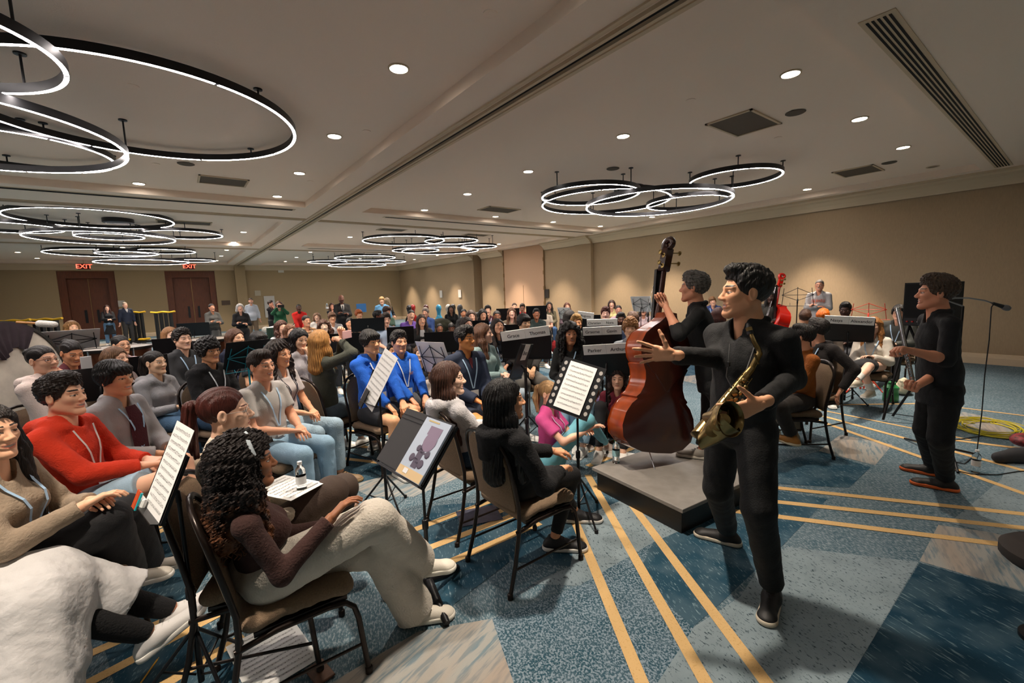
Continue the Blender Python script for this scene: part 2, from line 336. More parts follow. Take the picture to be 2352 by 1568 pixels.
for i, (x, y, r, z, l, g) in enumerate(RINGS):
    k = (z-H)/((z-.0)-H)
    ring(x, y, r, z, l, ['', 'near left ring cluster', 'middle left ring cluster', 'farthest left ring cluster', 'near right ring cluster', 'middle right ring cluster', 'farthest right ring cluster'][g], rods=4, ph=.4+i*.9)
for x, y, l in ((-.95, 14.4, 'flat black drum canopy on ceiling in middle left ring cluster'), (7.6, 5.9, 'flat black drum canopy on ceiling in near right ring cluster'), (-.5, 20.4, 'flat black drum canopy in the farthest left ring cluster'), (7.2, 21.8, 'flat black drum canopy in the farthest right ring cluster'), (-2.2, 6.2, 'flat black drum canopy hidden at the left picture edge')):
    m = MB(); m.lathe([(.3, 0), (.3, -.09), (.28, -.1), (0, -.1)], 36, cap=False); tag(m.build('driver_canopy', black_metal, None, 30, (x, y, ZC)), l, 'ceiling canopy')
# exit signs
def textobj(s, size, M, mat, name='lettering', parent=None, ext=.0, align='CENTER', bold=0.0):
    c = bpy.data.curves.new(name, 'FONT'); c.body = s; c.size = size; c.align_x = align; c.align_y = 'CENTER'; c.extrude = ext; c.offset = bold
    o = bpy.data.objects.new(name, c); COL.objects.link(o); o.matrix_world = M; c.materials.append(mat)
    bpy.context.view_layer.update(); me = bpy.data.meshes.new_from_object(o.evaluated_get(bpy.context.evaluated_depsgraph_get())); bpy.data.objects.remove(o)
    o = bpy.data.objects.new(name, me); COL.objects.link(o); o.matrix_world = M
    if parent: o.parent = parent; o.matrix_parent_inverse = parent.matrix_world.inverted()
    return o
exr = emis('exit_red', (1, .06, .02), 1.1)
for px, l in ((193, 'lit red EXIT sign hanging above the left wooden doors'), (435, 'lit red EXIT sign hanging above the right wooden doors')):
    p = OY(px, 612, 27.8); m = MB(); m.box((0, 0, 0), (.42, .04, .26)); e = empty('exit_sign', p, l, 'exit sign'); m.build('sign_body', M_('sign_body', '4a1410', .5), e)
    bpy.context.view_layer.update()
    textobj('EXIT', .27, Matrix.Translation(p) @ Matrix.Translation((0, -.025, 0)) @ Matrix.Rotation(PI/2, 4, 'X'), exr, parent=e, bold=.003)
    m = MB(); m.cyl((0, 0, .13), (0, 0, ZS-p.z+.1), .012, 8); m.build('mount', trimm, e)
# ------------------------------------------------------------ carpet
def carpet(name, base, fleck, amt, scale, stretch, rot, third=None):
    m = bpy.data.materials.new(name); m.use_nodes = True; N = m.node_tree.nodes; L = m.node_tree.links; b = N['Principled BSDF']
    b.inputs['Roughness'].default_value = .95; b.inputs['Specular IOR Level'].default_value = .15
    tc = N.new('ShaderNodeTexCoord'); mp = N.new('ShaderNodeMapping'); mp.inputs['Rotation'].default_value = (0, 0, R(rot)); L.new(tc.outputs['Object'], mp.inputs[0])
    mp2 = N.new('ShaderNodeMapping'); mp2.inputs['Scale'].default_value = (stretch[0], stretch[1], 1); L.new(mp.outputs[0], mp2.inputs[0])
    n = N.new('ShaderNodeTexNoise'); n.inputs['Scale'].default_value = scale; n.inputs['Detail'].default_value = 3; n.inputs['Roughness'].default_value = .65; L.new(mp2.outputs[0], n.inputs['Vector'])
    rp = N.new('ShaderNodeValToRGB'); e = rp.color_ramp.elements; e[0].position = .5-amt-.05; e[1].position = .5-amt+.07
    e[0].color = (*sRGB(fleck), 1); e[1].color = (*sRGB(base), 1); L.new(n.outputs[0], rp.inputs[0])
    out = rp.outputs[0]
    n2 = N.new('ShaderNodeTexNoise'); n2.inputs['Scale'].default_value = 5; n2.inputs['Detail'].default_value = 2; L.new(mp2.outputs[0] if third else mp.outputs[0], n2.inputs['Vector'])
    mx = N.new('ShaderNodeMix'); mx.data_type = 'RGBA'; L.new(out, mx.inputs[6]); mx.inputs[7].default_value = (*sRGB(third or fleck), 1)
    mr = N.new('ShaderNodeMapRange'); mr.inputs[1].default_value = .42; mr.inputs[2].default_value = .62; mr.inputs[4].default_value = .55 if third else .18; L.new(n2.outputs[0], mr.inputs[0]); L.new(mr.outputs[0], mx.inputs[0])
    L.new(mx.outputs[2], b.inputs['Base Color'])
    nb = N.new('ShaderNodeTexNoise'); nb.inputs['Scale'].default_value = 260; L.new(tc.outputs['Object'], nb.inputs['Vector'])
    bp = N.new('ShaderNodeBump'); bp.inputs['Strength'].default_value = .4; bp.inputs['Distance'].default_value = .004; L.new(nb.outputs[0], bp.inputs['Height']); L.new(bp.outputs[0], b.inputs['Normal'])
    return m
C = [carpet('carpet_blend', '46606c', '86939a', .05, 110, (1, .35), 20),          # 0 base
     carpet('carpet_teal', '27485a', '8197a0', .15, 95, (1, .22), 25),           # 1 teal with light flecks
     carpet('carpet_grey', '85949b', '33434b', .13, 85, (1, .45), 20),           # 2 grey with dark flecks
     carpet('carpet_mix', '2a4c5a', '8494a0', .03, 100, (1, .8), 20),             # 3 fine speckle
     carpet('carpet_beige', '9b9b97', '71828a', .04, 30, (.14, 1), -18, 'a5907e'), # 4 beige streaks
     carpet('carpet_dark', '19394b', '70878f', .15, 70, (1, .14), 20),           # 5 dark blue
     carpet('carpet_gold', 'd6b27c', 'c59f66', .12, 120, (1, 1), 0)]             # 6 gold stripes
mb = MB(); ST = 1.0
xs = np.arange(XL, XR+1.01, 2.2); ys = np.arange(YN, YF+1.7, 2.2)
rr = random.Random(3)
mb.quad((XL, YN, 0), (XR+1, YN, 0), (XR+1, YF+1.5, 0), (XL, YF+1.5, 0))
def poly(ci, pts, z):
    q = [P(x, y, z) if len(p) == 2 and max(abs(x), abs(y)) > 45 else Vector((x, y, z)) for p in pts for x, y in [p]]
    a = sum(q[i].x*q[(i+1) % len(q)].y-q[(i+1) % len(q)].x*q[i].y for i in range(len(q)))
    if a < 0: q = q[::-1]
    mb.cur = ci; mb.add(q, [list(range(len(q)))])
# general far pattern: a skewed patchwork of the same kinds
for i in range(-10, 12):
    for j in range(0, 22):
        if rr.random() < .62:
            o = Vector((2.0+i*1.5+j*.35, 3.0+j*1.45-i*.45)); a = Vector((1.5, -.45))*rr.uniform(.8, 1.2); b = Vector((.35, 1.45))*rr.uniform(.7, 1.3)
            pts = [o, o+a, o+a+b, o+b]
            if all(XL < p.x < XR and 2.4 < p.y < YF for p in pts) and (Vector((o.x, o.y)).length > 7): poly(rr.choice([1, 2, 3, 4, 1, 2]), [(p.x, p.y) for p in pts], .001+.00002*((i*7+j*3) % 9))
Z1 = .0015
for ci, pts in (
 (5, [(1945, 1568), (2112, 1292), (2352, 1360), (3000, 1500), (3000, 2300), (1700, 2000)]),
 (4, [(2112, 1288), (2155, 1205), (2352, 1232), (2700, 1270), (2700, 1440), (2352, 1358)]),
 (2, [(1808, 1255), (2110, 1290), (1945, 1568), (1600, 2300), (1250, 1800), (1500, 1500), (1700, 1370), (1746, 1300)]),
 (3, [(1510, 1568), (1200, 1800), (1050, 1568), (1330, 1340), (1500, 1240), (1620, 1400)]),
 (1, [(1500, 1245), (1750, 1120), (1900, 1145), (1800, 1250), (1745, 1300), (1650, 1390), (1590, 1440), (1465, 1320)]),
 (2, [(1310, 1300), (1330, 1185), (1470, 1130), (1560, 1190), (1640, 1185), (1500, 1245), (1330, 1345), (1220, 1340)]),
 (1, [(1130, 1200), (1420, 1080), (1470, 1130), (1330, 1190), (1310, 1300), (1180, 1290)]),
 (4, [(760, 1568), (960, 1450), (1130, 1420), (1180, 1568), (1100, 1800), (600, 1800)]),
 (3, [(1130, 1420), (1330, 1345), (1380, 1400), (1180, 1568)]),
 (4, [(1880, 1035), (1930, 998), (2050, 1020), (2010, 1068)]),
 (1, [(1770, 1070), (1880, 1035), (2000, 1072), (1950, 1120), (1770, 1110)]),
 (4, [(2190, 965), (2210, 945), (2352, 975), (2310, 1010)]),
 (2, [(2352, 960), (2300, 1100), (2180, 1200), (2352, 1240), (2500, 1150), (2500, 980)]),
 (4, [(800, 1115), (930, 1080), (1020, 1040), (1080, 1085), (950, 1140), (850, 1140)]),
 (1, [(720, 1030), (1000, 1070), (930, 1080), (800, 1115), (700, 1080)]),
 (1, [(900, 1250), (1000, 1160), (1150, 1150), (1170, 1290), (1000, 1420), (930, 1400)]),
 (1, [(200, 1350), (400, 1300), (560, 1560), (300, 1700)]),
 (1, [(360, 1180), (450, 1180), (480, 1330), (380, 1360)]),
 ):
    poly(ci, pts, Z1); Z1 += .00004
def stripe(a, b, w=.062, z=.0035):
    a = P(*a, z) if max(a) > 40 else Vector((*a, z)); b = P(*b, z) if max(b) > 40 else Vector((*b, z)); n = (b-a).cross(Vector((0, 0, 1))).normalized()*w/2
    mb.cur = 6; q = [a-n, b-n, b+n, a+n]
    mb.add(q if (q[1]-q[0]).cross(q[2]-q[1]).z > 0 else q[::-1], [[0, 1, 2, 3]])
SX = [((1318, 1190), (1488, 1600)), ((1350, 1090), (1640, 1600)), ((1430, 1130), (1785, 1600)),
      ((1600, 1100), (2400, 1185)), ((1560, 1128), (2400, 1217)), ((1500, 1150), (2330, 1253)),
      ((1890, 955), (2400, 1093)), ((1850, 955), (2400, 1150)),
      ((740, 1015), (1330, 1080)), ((725, 1045), (1010, 1078)), ((760, 985), (900, 997)),
      ((860, 1250), (1180, 1130)), ((900, 1290), (1200, 1175)), ((940, 1330), (1240, 1200)), ((1100, 1195), (1330, 1090)),
      ((160, 1590), (520, 1400)), ((140, 1530), (500, 1370)), ((330, 1600), (560, 1460)), ((170, 1300), (450, 1170)), ((330, 1238), (450, 1180)),
      ((1480, 1010), (1620, 1075)), ((1350, 1070), (1500, 1010)), ((1340, 1040), (1440, 1000)), ((2190, 1010), (2352, 1030))]
for a, b in SX: stripe(a, b)
for a, b in (((1880, 930), (2190, 925)), ((1880, 940), (2230, 1010)), ((2200, 935), (2400, 960))): stripe(a, b, .045)
for k, (x, y, a, L) in enumerate(((-2, 8, .2, 5), (3.5, 9, -.5, 4), (5, 14, .1, 6), (-3, 15, .3, 6), (1, 20, -.2, 7), (8, 8, .9, 3), (8.5, 20, .4, 5), (-4, 25, .1, 6))):
    for q in range(3):
        o = Vector((x, y, 0))+Vector((-math.sin(a), math.cos(a), 0))*q*.28; e_ = o+Vector((math.cos(a), math.sin(a), 0))*L
        stripe((o.x, o.y), (e_.x, e_.y))
tag(mb.build('floor', C), kind='structure')
# ------------------------------------------------------------ body shapes: signed distance pieces -> one smooth mesh
V3 = lambda *a: np.array(a, float)
def nrm(v): v = np.asarray(v, float); l = np.linalg.norm(v); return v/l if l > 1e-9 else V3(0, 0, 1)
def pdist(q, X, Y, Z):
    if q[0] == 'c':
        a, b, ra, rb = q[1:5]; d = b-a; L2 = max(d@d, 1e-9)
        X = X-a[0]; Y = Y-a[1]; Z = Z-a[2]
        t = (X*d[0]+Y*d[1]+Z*d[2])/L2; tc = np.clip(t, 0, 1)
        X = X-tc*d[0]; Y = Y-tc*d[1]; Z = Z-tc*d[2]
        if q[6]:
            f = nrm(q[6][0]); w = X*f[0]+Y*f[1]+Z*f[2]; sc = 1/q[6][1]-1
            X = X+w*f[0]*sc; Y = Y+w*f[1]*sc; Z = Z+w*f[2]*sc
        dd = np.sqrt(X*X+Y*Y+Z*Z)-(ra+(rb-ra)*tc)
        if q[7]: dd = np.maximum(dd, (t-1)*math.sqrt(L2))
        if q[9]: dd = np.maximum(dd, -t*math.sqrt(L2))
    else:
        c, r = q[1], q[2]; X = X-c[0]; Y = Y-c[1]; Z = Z-c[2]
        if q[3] is not None:
            m = q[3]; X, Y, Z = (X*m[0][0]+Y*m[0][1]+Z*m[0][2], X*m[1][0]+Y*m[1][1]+Z*m[1][2], X*m[2][0]+Y*m[2][1]+Z*m[2][2])
        k0 = np.sqrt((X/r[0])**2+(Y/r[1])**2+(Z/r[2])**2)+1e-9; k1 = np.sqrt((X/r[0]**2)**2+(Y/r[1]**2)**2+(Z/r[2]**2)**2)+1e-9
        dd = k0*(k0-1)/k1
    return dd
def sdf_at(s, p):
    p = np.atleast_2d(np.asarray(p, float)); G = np.full(len(p), .5)
    for q in s.p:
        if q[8]: continue
        dd = pdist(q, p[:, 0], p[:, 1], p[:, 2]); k = q[5]; h = np.clip(.5+.5*(G-dd)/k, 0, 1); G = G*(1-h)+dd*h-k*h*(1-h)
    return G
def onto(s, p, d, off=.004, far=.3):      # slide a point along d until it lies on the surface
    p = np.asarray(p, float)-np.asarray(d, float)*far; d = np.asarray(d, float)
    for i in range(70):
        g = sdf_at(s, p)[0]-off
        if g < .001: break
        p = p+d*g*.55
    return p
class SDF:
    def __init__(s): s.p = []
    def cone(s, a, b, ra, rb, k=.025, flat=None, cap=False, sub=False, capa=False):
        s.p.append(('c', np.array(a, float), np.array(b, float), ra, rb, k, flat, cap, sub, capa)); return s
    def ell(s, c, r, k=.02, rot=None, sub=False):
        s.p.append(('e', np.array(c, float), np.array(r, float), rot, 0, k, None, False, sub, False)); return s
    def mesh(s, res, disp=None, clip=None, pad=.02):
        lo = V3(9, 9, 9)*100; hi = -lo
        for q in s.p:
            if q[8]: continue
            if q[0] == 'c':
                m = max(q[3], q[4]); m = m*max(1, q[6][1] if q[6] else 1)
                lo = np.minimum(lo, np.minimum(q[1], q[2])-m); hi = np.maximum(hi, np.maximum(q[1], q[2])+m)
            else:
                m = q[2].max() if q[3] is not None else q[2]
                lo = np.minimum(lo, q[1]-m); hi = np.maximum(hi, q[1]+m)
        lo -= pad+2*res; hi += pad+2*res
        n = np.ceil((hi-lo)/res).astype(int)+1
        if np.prod(n.astype(float)) > 3e7: raise ValueError('grid too big %s %s' % (n, lo))
        F = np.full(n, .5, np.float32)
        ax = [lo[i]+res*np.arange(n[i]) for i in range(3)]
        for q in s.p:
            k = q[5]; mg = k+3*res
            if q[0] == 'c':
                m = max(q[3], q[4])*max(1, q[6][1] if q[6] else 1)+mg; l = np.minimum(q[1], q[2])-m; h = np.maximum(q[1], q[2])+m
            else:
                m = (q[2].max() if q[3] is not None else q[2])+mg; l = q[1]-m; h = q[1]+m
            i0 = np.clip(np.floor((l-lo)/res).astype(int), 0, n-1); i1 = np.clip(np.ceil((h-lo)/res).astype(int)+1, 1, n)
            if (i1 <= i0).any(): continue
            X, Y, Z = np.meshgrid(*[ax[i][i0[i]:i1[i]] for i in range(3)], indexing='ij')
            dd = pdist(q, X, Y, Z)
            sl = tuple(slice(i0[i], i1[i]) for i in range(3)); G = F[sl]
            if q[8]:
                h = np.clip(.5-.5*(G+dd)/k, 0, 1); F[sl] = G*(1-h)-dd*h+k*h*(1-h)
            else:
                h = np.clip(.5+.5*(G-dd)/k, 0, 1); F[sl] = G*(1-h)+dd*h-k*h*(1-h)
        if clip is not None or disp is not None:
            idx = np.nonzero(np.abs(F) < max(.03, 3*res)); pts = np.stack([ax[i][idx[i]] for i in range(3)], 1)
            v = F[idx]
            if disp is not None: v = v+disp(pts)
            if clip is not None: v = np.maximum(v, clip(pts))
            F[idx] = v
            if clip is not None:
                idx = np.nonzero(F <= -max(.03, 3*res)); pts = np.stack([ax[i][idx[i]] for i in range(3)], 1); F[idx] = np.maximum(F[idx], clip(pts))
        return nets(F, lo, res)
def nets(F, lo, res):
    I = F < 0
    c = np.zeros(np.array(F.shape)-1, np.int8)
    for dx in (0, 1):
        for dy in (0, 1):
            for dz in (0, 1): c += I[dx:F.shape[0]-1+dx, dy:F.shape[1]-1+dy, dz:F.shape[2]-1+dz]
    act = (c > 0) & (c < 8); ci = np.stack(np.nonzero(act), 1); nv = len(ci)
    if nv == 0: return np.zeros((0, 3)), np.zeros((0, 4), int)
    ids = np.full(act.shape, -1, np.int32); ids[act] = np.arange(nv)
    S_ = np.zeros((nv, 3)); cnt = np.zeros(nv)
    for axis in range(3):
        o = [a for a in range(3) if a != axis]
        for u in (0, 1):
            for v in (0, 1):
                p0 = ci.copy(); p0[:, o[0]] += u; p0[:, o[1]] += v; p1 = p0.copy(); p1[:, axis] += 1
                f0 = F[tuple(p0.T)]; f1 = F[tuple(p1.T)]; m = (f0 < 0) != (f1 < 0)
                t = f0[m]/(f0[m]-f1[m]); pt = p0[m].astype(float); pt[:, axis] += t
                S_[m] += pt; cnt[m] += 1
    Vt = lo+res*(S_/cnt[:, None]); Q = []
    for axis in range(3):
        o = [(axis+1) % 3, (axis+2) % 3]
        A = [slice(None)]*3; B = [slice(None)]*3; A[axis] = slice(0, -1); B[axis] = slice(1, None)
        e = I[tuple(A)] != I[tuple(B)]; p = np.stack(np.nonzero(e), 1)
        ok = (p[:, o[0]] > 0) & (p[:, o[1]] > 0) & (p[:, o[0]] < F.shape[o[0]]-1) & (p[:, o[1]] < F.shape[o[1]]-1); p = p[ok]
        if len(p) == 0: continue
        def g(a, b):
            q = p.copy(); q[:, o[0]] -= a; q[:, o[1]] -= b; return ids[tuple(q.T)]
        q = np.stack([g(1, 1), g(0, 1), g(0, 0), g(1, 0)], 1); ins = I[tuple(p.T)]
        q[~ins] = q[~ins][:, ::-1]; Q.append(q)
    Q = np.concatenate(Q); Q = Q[(Q >= 0).all(1)]
    return Vt, Q
def wob(P_, sc, seed=0):              # cheap smooth noise
    r = np.random.RandomState(seed); v = 0
    for i in range(4):
        k = r.normal(size=(3, 3))*sc*(1+.6*i); v = v+np.sin(P_@k[0]+1.7*np.sin(P_@k[1]*.6+i)+r.rand()*6)/(1+.5*i)
    return v/2.4
def mkmesh(name, parts, mats, parent, origin, smooth=True, face=None):
    """parts: list of (verts, faces, material index, face mask or None) -> one mesh object"""
    V = []; Fq = []; mi = []; at = []; n = 0
    for (v, f, m, a) in parts:
        if len(v) == 0: continue
        V.append(v-origin); Fq.append(f+n); mi.append(np.full(len(f), m)); n += len(v)
        at.append(a if a is not None else np.zeros((len(v), 4)))
    V = np.concatenate(V).astype(np.float32); Fq = np.concatenate(Fq); mi = np.concatenate(mi); at = np.concatenate(at)
    me = bpy.data.meshes.new(name); me.vertices.add(len(V)); me.vertices.foreach_set('co', V.ravel())
    me.loops.add(Fq.size); me.loops.foreach_set('vertex_index', Fq.ravel().astype(np.int32))
    me.polygons.add(len(Fq)); me.polygons.foreach_set('loop_start', np.arange(len(Fq), dtype=np.int32)*4)
    me.polygons.foreach_set('material_index', mi.astype(np.int32)); me.polygons.foreach_set('use_smooth', np.full(len(Fq), smooth))
    for m in mats: me.materials.append(m)
    me.update(calc_edges=True)
    if face:
        ca = me.color_attributes.new('face', 'FLOAT_COLOR', 'POINT'); ca.data.foreach_set('color', at.astype(np.float32).ravel())
    o = bpy.data.objects.new(name, me); COL.objects.link(o); o.parent = parent
    return o
# ------------------------------------------------------------ head, hair and hand shapes (metres; x right, y forward, z up, eyes at z=0)
_T = {}
def smooth01(a, b, x): t = np.clip((x-a)/(b-a), 0, 1); return t*t*(3-2*t)
def head_t(kind, res):
    key = ('h', kind, res)
    if key in _T: return _T[key]
    male, smile = 'm' in kind, 's' in kind; s = SDF()
    s.ell((0, -.016, .03), (.073, .092, .084), .02); s.ell((0, .028, -.025), (.061, .066, .082), .03)
    jw = .047 if male else .041
    for x in (-1, 1):
        s.cone((x*jw, .0, -.058), (x*.016, .07, -.1), .024, .017, .03)
        s.ell((x*.036, .06, -.026+(.006 if smile else 0)), (.022, .021, .019 if smile else .022), .02)
        s.cone((x*.012, .084, .021), (x*.046, .07, .02), .0075 if male else .005, .005, .015)
        s.ell((x*.031, .094, .001), (.018, .014, .011), .01, sub=True)
        s.ell((x*.031, .0745, -.001), (.0135, .0125, .012), .003)
        s.ell((x*.077, -.006, -.008), (.009, .019, .031), .008); s.ell((x*.0845, .0, -.004), (.005, .009, .018), .004, sub=True)
        s.ell((x*.0115, .098, -.031), (.0085, .011, .0075), .006)
    s.ell((0, .078, -.099), (.02, .019, .016 if male else .013), .02)
    s.cone((0, .083, .008), (0, .107, -.025), .0075, .0105, .012)
    mw = .027 if smile else .021; zc = -.062
    N = 5
    for i in range(-N, N):
        def mp(u): return ((u/N)*mw, .0875-.011*(u/N)**2, zc+(.007 if smile else -.002)*(u/N)**2)
        a, b = mp(i), mp(i+1)
        s.cone((a[0], a[1], a[2]+.004), (b[0], b[1], b[2]+.004), .0052, .0052, .006)
        s.cone((a[0], a[1]-.001, a[2]-(.008 if smile else .005)), (b[0], b[1]-.001, b[2]-(.008 if smile else .005)), .006, .006, .006)
    if smile: s.ell((0, .094, zc-.001), (mw*.8, .009, .0042), .004, sub=True)
    s.cone((0, -.012, -.055), (0, -.035, -.16), .05 if male else .043, .056 if male else .046, .03)
    v, f = s.mesh(res)
    x, y, z = v.T; ax = np.abs(x); A = np.zeros((len(v), 4))
    fr = y > .055
    cu = zc+(.007 if smile else -.002)*(x/mw)**2; dz = z-cu+.002
    lip = fr & (ax < mw) & (np.abs(dz) < (.0105 if smile else .008)*np.sqrt(np.clip(1-(ax/(mw*1.05))**2, 0, 1)))
    A[lip, 0] = 1
    if smile:
        th = fr & (ax < mw*.78) & (np.abs(z-cu-.0005) < .0042*np.sqrt(np.clip(1-(ax/(mw*.8))**2, 0, 1))); A[th, 0] = 0; A[th, 2] = 1
    else:
        th = fr & (ax < mw) & (np.abs(z-cu) < .0014); A[th, 1] = .8
    # brow, eyes
    bz = .024+.004*np.sqrt(np.clip(1-((ax-.03)/.03)**2, 0, 1)); br = fr & (ax > .011) & (ax < .05) & (np.abs(z-bz) < (.0042 if male else .003)); A[br, 1] = 1
    ex = ax-.031; ey = z-.0
    al = np.clip(1-(ex/.0150)**2, 0, 1); open_ = (.0038 if smile else .0052)*np.sqrt(al)
    eye = (y > .06) & (np.abs(ex) < .015) & (np.abs(ey) < open_); A[eye] = (0, 0, 1, 0)
    ir = eye & (np.hypot(ex, ey) < .0074); A[ir] = (0, 0, 0, 1)
    lid = (y > .055) & (np.abs(ex) < .0175) & ~eye & (np.abs(ey) < open_+.0024) & (ey > -.002); A[lid, 1] = .9
    _T[key] = (v, f, A); return _T[key]
def beard(v):
    x, y, z = v.T
    return smooth01(-.035, -.06, z)*smooth01(-.02, .02, y)*(z > -.125)
HAIR = {}
def hair_t(kind, res):
    key = ('r', kind, res)
    if key in _T: return _T[key]
    s = SDF(); base = kind.split('_')[0]; clip = None; disp = None
    def hl(p, front=.055, side=-.02, back=-.075):
        y = p[:, 1]; return np.where(y > .03, side+(front-side)*smooth01(.03, .075, y), side+(back-side)*smooth01(.03, -.06, y))
    strand = lambda p, A=.003, n=30, w=60: A*np.sin(np.arctan2(p[:, 0], p[:, 1]+.02)*n+3*np.sin(p[:, 2]*w))
    if base in ('short', 'crew', 'fringe', 'curlytop', 'mop', 'tousled', 'waves'):
        t = {'short': .010, 'crew': .004, 'fringe': .016, 'curlytop': .018, 'mop': .03, 'tousled': .016, 'waves': .011}[base]
        s.ell((0, -.018, .034), (.074+t*.8, .093+t, .084+t), .02)
        if base in ('tousled', 'curlytop', 'mop', 'short'): s.ell((0, .03, .095+t*.5), (.055, .055, .024+t*.6), .03)
        if base == 'waves': s.ell((0, .045, .105), (.052, .048, .028), .02)
        if base in ('fringe', 'mop'):
            s.ell((0, .062, .06), (.062, .04, .034), .03)
            for x in (-1, 1): s.ell((x*.07, .01, .0), (.018, .045, .05), .02)
        fr = {'fringe': .024, 'mop': .03}.get(base, .06); sd = {'fringe': -.025, 'mop': -.05, 'crew': .0}.get(base, -.012)
        clip = lambda p: (hl(p, fr, sd, -.07 if base != 'mop' else -.1)-p[:, 2]+(.009 if base != 'crew' else .003)*wob(p*V3(1, 1, .2), 75, 13))*.8
        if base == 'waves': disp = lambda p: .006*wob(p, 95, 11)*np.clip((p[:, 2]+.02)*14, .25, 1)
        elif base == 'curlytop': disp = lambda p: .009*wob(p, 120, 1)
        elif base == 'mop': disp = lambda p: .008*wob(p, 90, 2)
        elif base == 'tousled': disp = lambda p: .007*wob(p*V3(1, .5, 1), 110, 3)+strand(p, .002, 24, 50)
        elif base == 'crew': disp = lambda p: .001*wob(p, 200, 3)
        else: disp = lambda p: strand(p)+.003*wob(p, 60, 4)
    elif base in ('long', 'longcurly', 'wavy', 'bob', 'hugecurly', 'verylong'):
        t = {'long': .012, 'wavy': .018, 'longcurly': .026, 'bob': .016, 'hugecurly': .034, 'verylong': .014}[base]
        s.ell((0, -.02, .034), (.076+t, .094+t, .084+t*.9), .02)
        ln = -.30 if base != 'bob' else -.09
        if base == 'hugecurly': ln = -.27
        if base == 'verylong': ln = -.46
        for x in (-1, 1):
            s.cone((x*(.062+t*.7), -.005, .03), (x*(.075+t), .0, -.10 if base != 'bob' else ln), .022+t*.4, .026+t*.7, .03)
            if base != 'bob': s.cone((x*(.075+t), .0, -.10), (x*.10, .055, ln), .028+t*.7, .018+t*.4, .03)
        s.cone((0, -.07, .0), (0, -.085, ln+.02), .05+t, .055+t, .05, flat=((1, 0, 0), 1.5))
        s.ell((0, .13, -.045), (.052, .09, .098), .012, sub=True); s.cone((0, .0, -.08), (0, .1, -.2), .036, .06, .02, sub=True)
        fr = .068; clip = lambda p: np.where((p[:, 1] > .05) & (p[:, 2] > -.02), fr-.012*np.abs(p[:, 0])/.05-p[:, 2]-(p[:, 1] < .07)*.02, -1)*.8
        if base in ('long', 'verylong'): disp = lambda p: .0035*np.sin(np.arctan2(p[:, 0], p[:, 1]+.02)*38+2*np.sin(p[:, 2]*18))+.004*wob(p*V3(1, 1, .4), 50, 5)
        elif base == 'bob': disp = lambda p: .003*np.sin(np.arctan2(p[:, 0], p[:, 1]+.02)*34+2*np.sin(p[:, 2]*20))
        elif base == 'wavy': disp = lambda p: .006*np.sin(np.arctan2(p[:, 0], p[:, 1]+.02)*16+4*np.sin(p[:, 2]*36))+.005*wob(p, 60, 6)
        else: disp = lambda p: .013*wob(p, 85, 7)+.006*wob(p, 190, 8)
    elif base in ('pony', 'bun', 'braids'):
        s.ell((0, -.018, .034), (.080, .099, .089), .02); clip = lambda p: (hl(p, .062, -.0, -.06)-p[:, 2])*.8
        disp = lambda p: .002*np.sin(p[:, 0]*260+4*np.sin(p[:, 1]*20))
        if base == 'pony': s2 = SDF(); s2.ell((0, -.125, .045), (.026, .03, .026), .02).cone((0, -.14, .035), (0, -.155, -.07), .026, .034, .02).cone((0, -.155, -.07), (.02, -.13, -.19), .034, .012, .02); ex = s2
        elif base == 'bun': ex = SDF().ell((0, -.115, .06), (.038, .032, .036), .02)
        else:
            ex = SDF()
            for x in (-1, 1): ex.cone((x*.07, -.03, -.03), (x*.1, .04, -.25), .022, .014, .02)
        a = s.mesh(res, disp, clip); b = ex.mesh(res, lambda p: .003*np.sin(np.arctan2(p[:, 0], p[:, 1]+.14)*9+p[:, 2]*40))
        _T[key] = (np.concatenate([a[0], b[0]]), np.concatenate([a[1], b[1]+len(a[0])])); return _T[key]
    elif base == 'dreads':
        s.ell((0, -.018, .034), (.084, .103, .093), .02); r = random.Random(4)
        for i in range(34):
            a = PI*.12+(2*PI-PI*.24)*i/33-PI/2+PI; a = PI/2+.55+(2*PI-1.1)*i/33; x, y = math.cos(a), math.sin(a)
            s.cone((x*.075, y*.09-.02, .05), (x*.10, y*.10-.02, -.08), .012, .012, .006); s.cone((x*.10, y*.10-.02, -.08), (x*(.11+r.uniform(-.02, .03)), y*.1-.02+r.uniform(-.02, .03), -.24-r.random()*.08), .012, .008, .006)
        s.ell((0, .13, -.05), (.055, .085, .105), .01, sub=True); clip = lambda p: np.where(p[:, 1] > .06, .06-p[:, 2], -1)
    elif base == 'ring':    # bald crown, fringe of hair round the back
        s.ell((0, -.02, .03), (.079, .097, .086), .02); clip = lambda p: np.maximum((hl(p, .2, -.01, -.07)-p[:, 2])*.8, p[:, 2]-(.045-.2*(p[:, 1]+.02)))
        disp = lambda p: .003*wob(p, 160, 9)
    _T[key] = s.mesh(res, disp, clip); return _T[key]
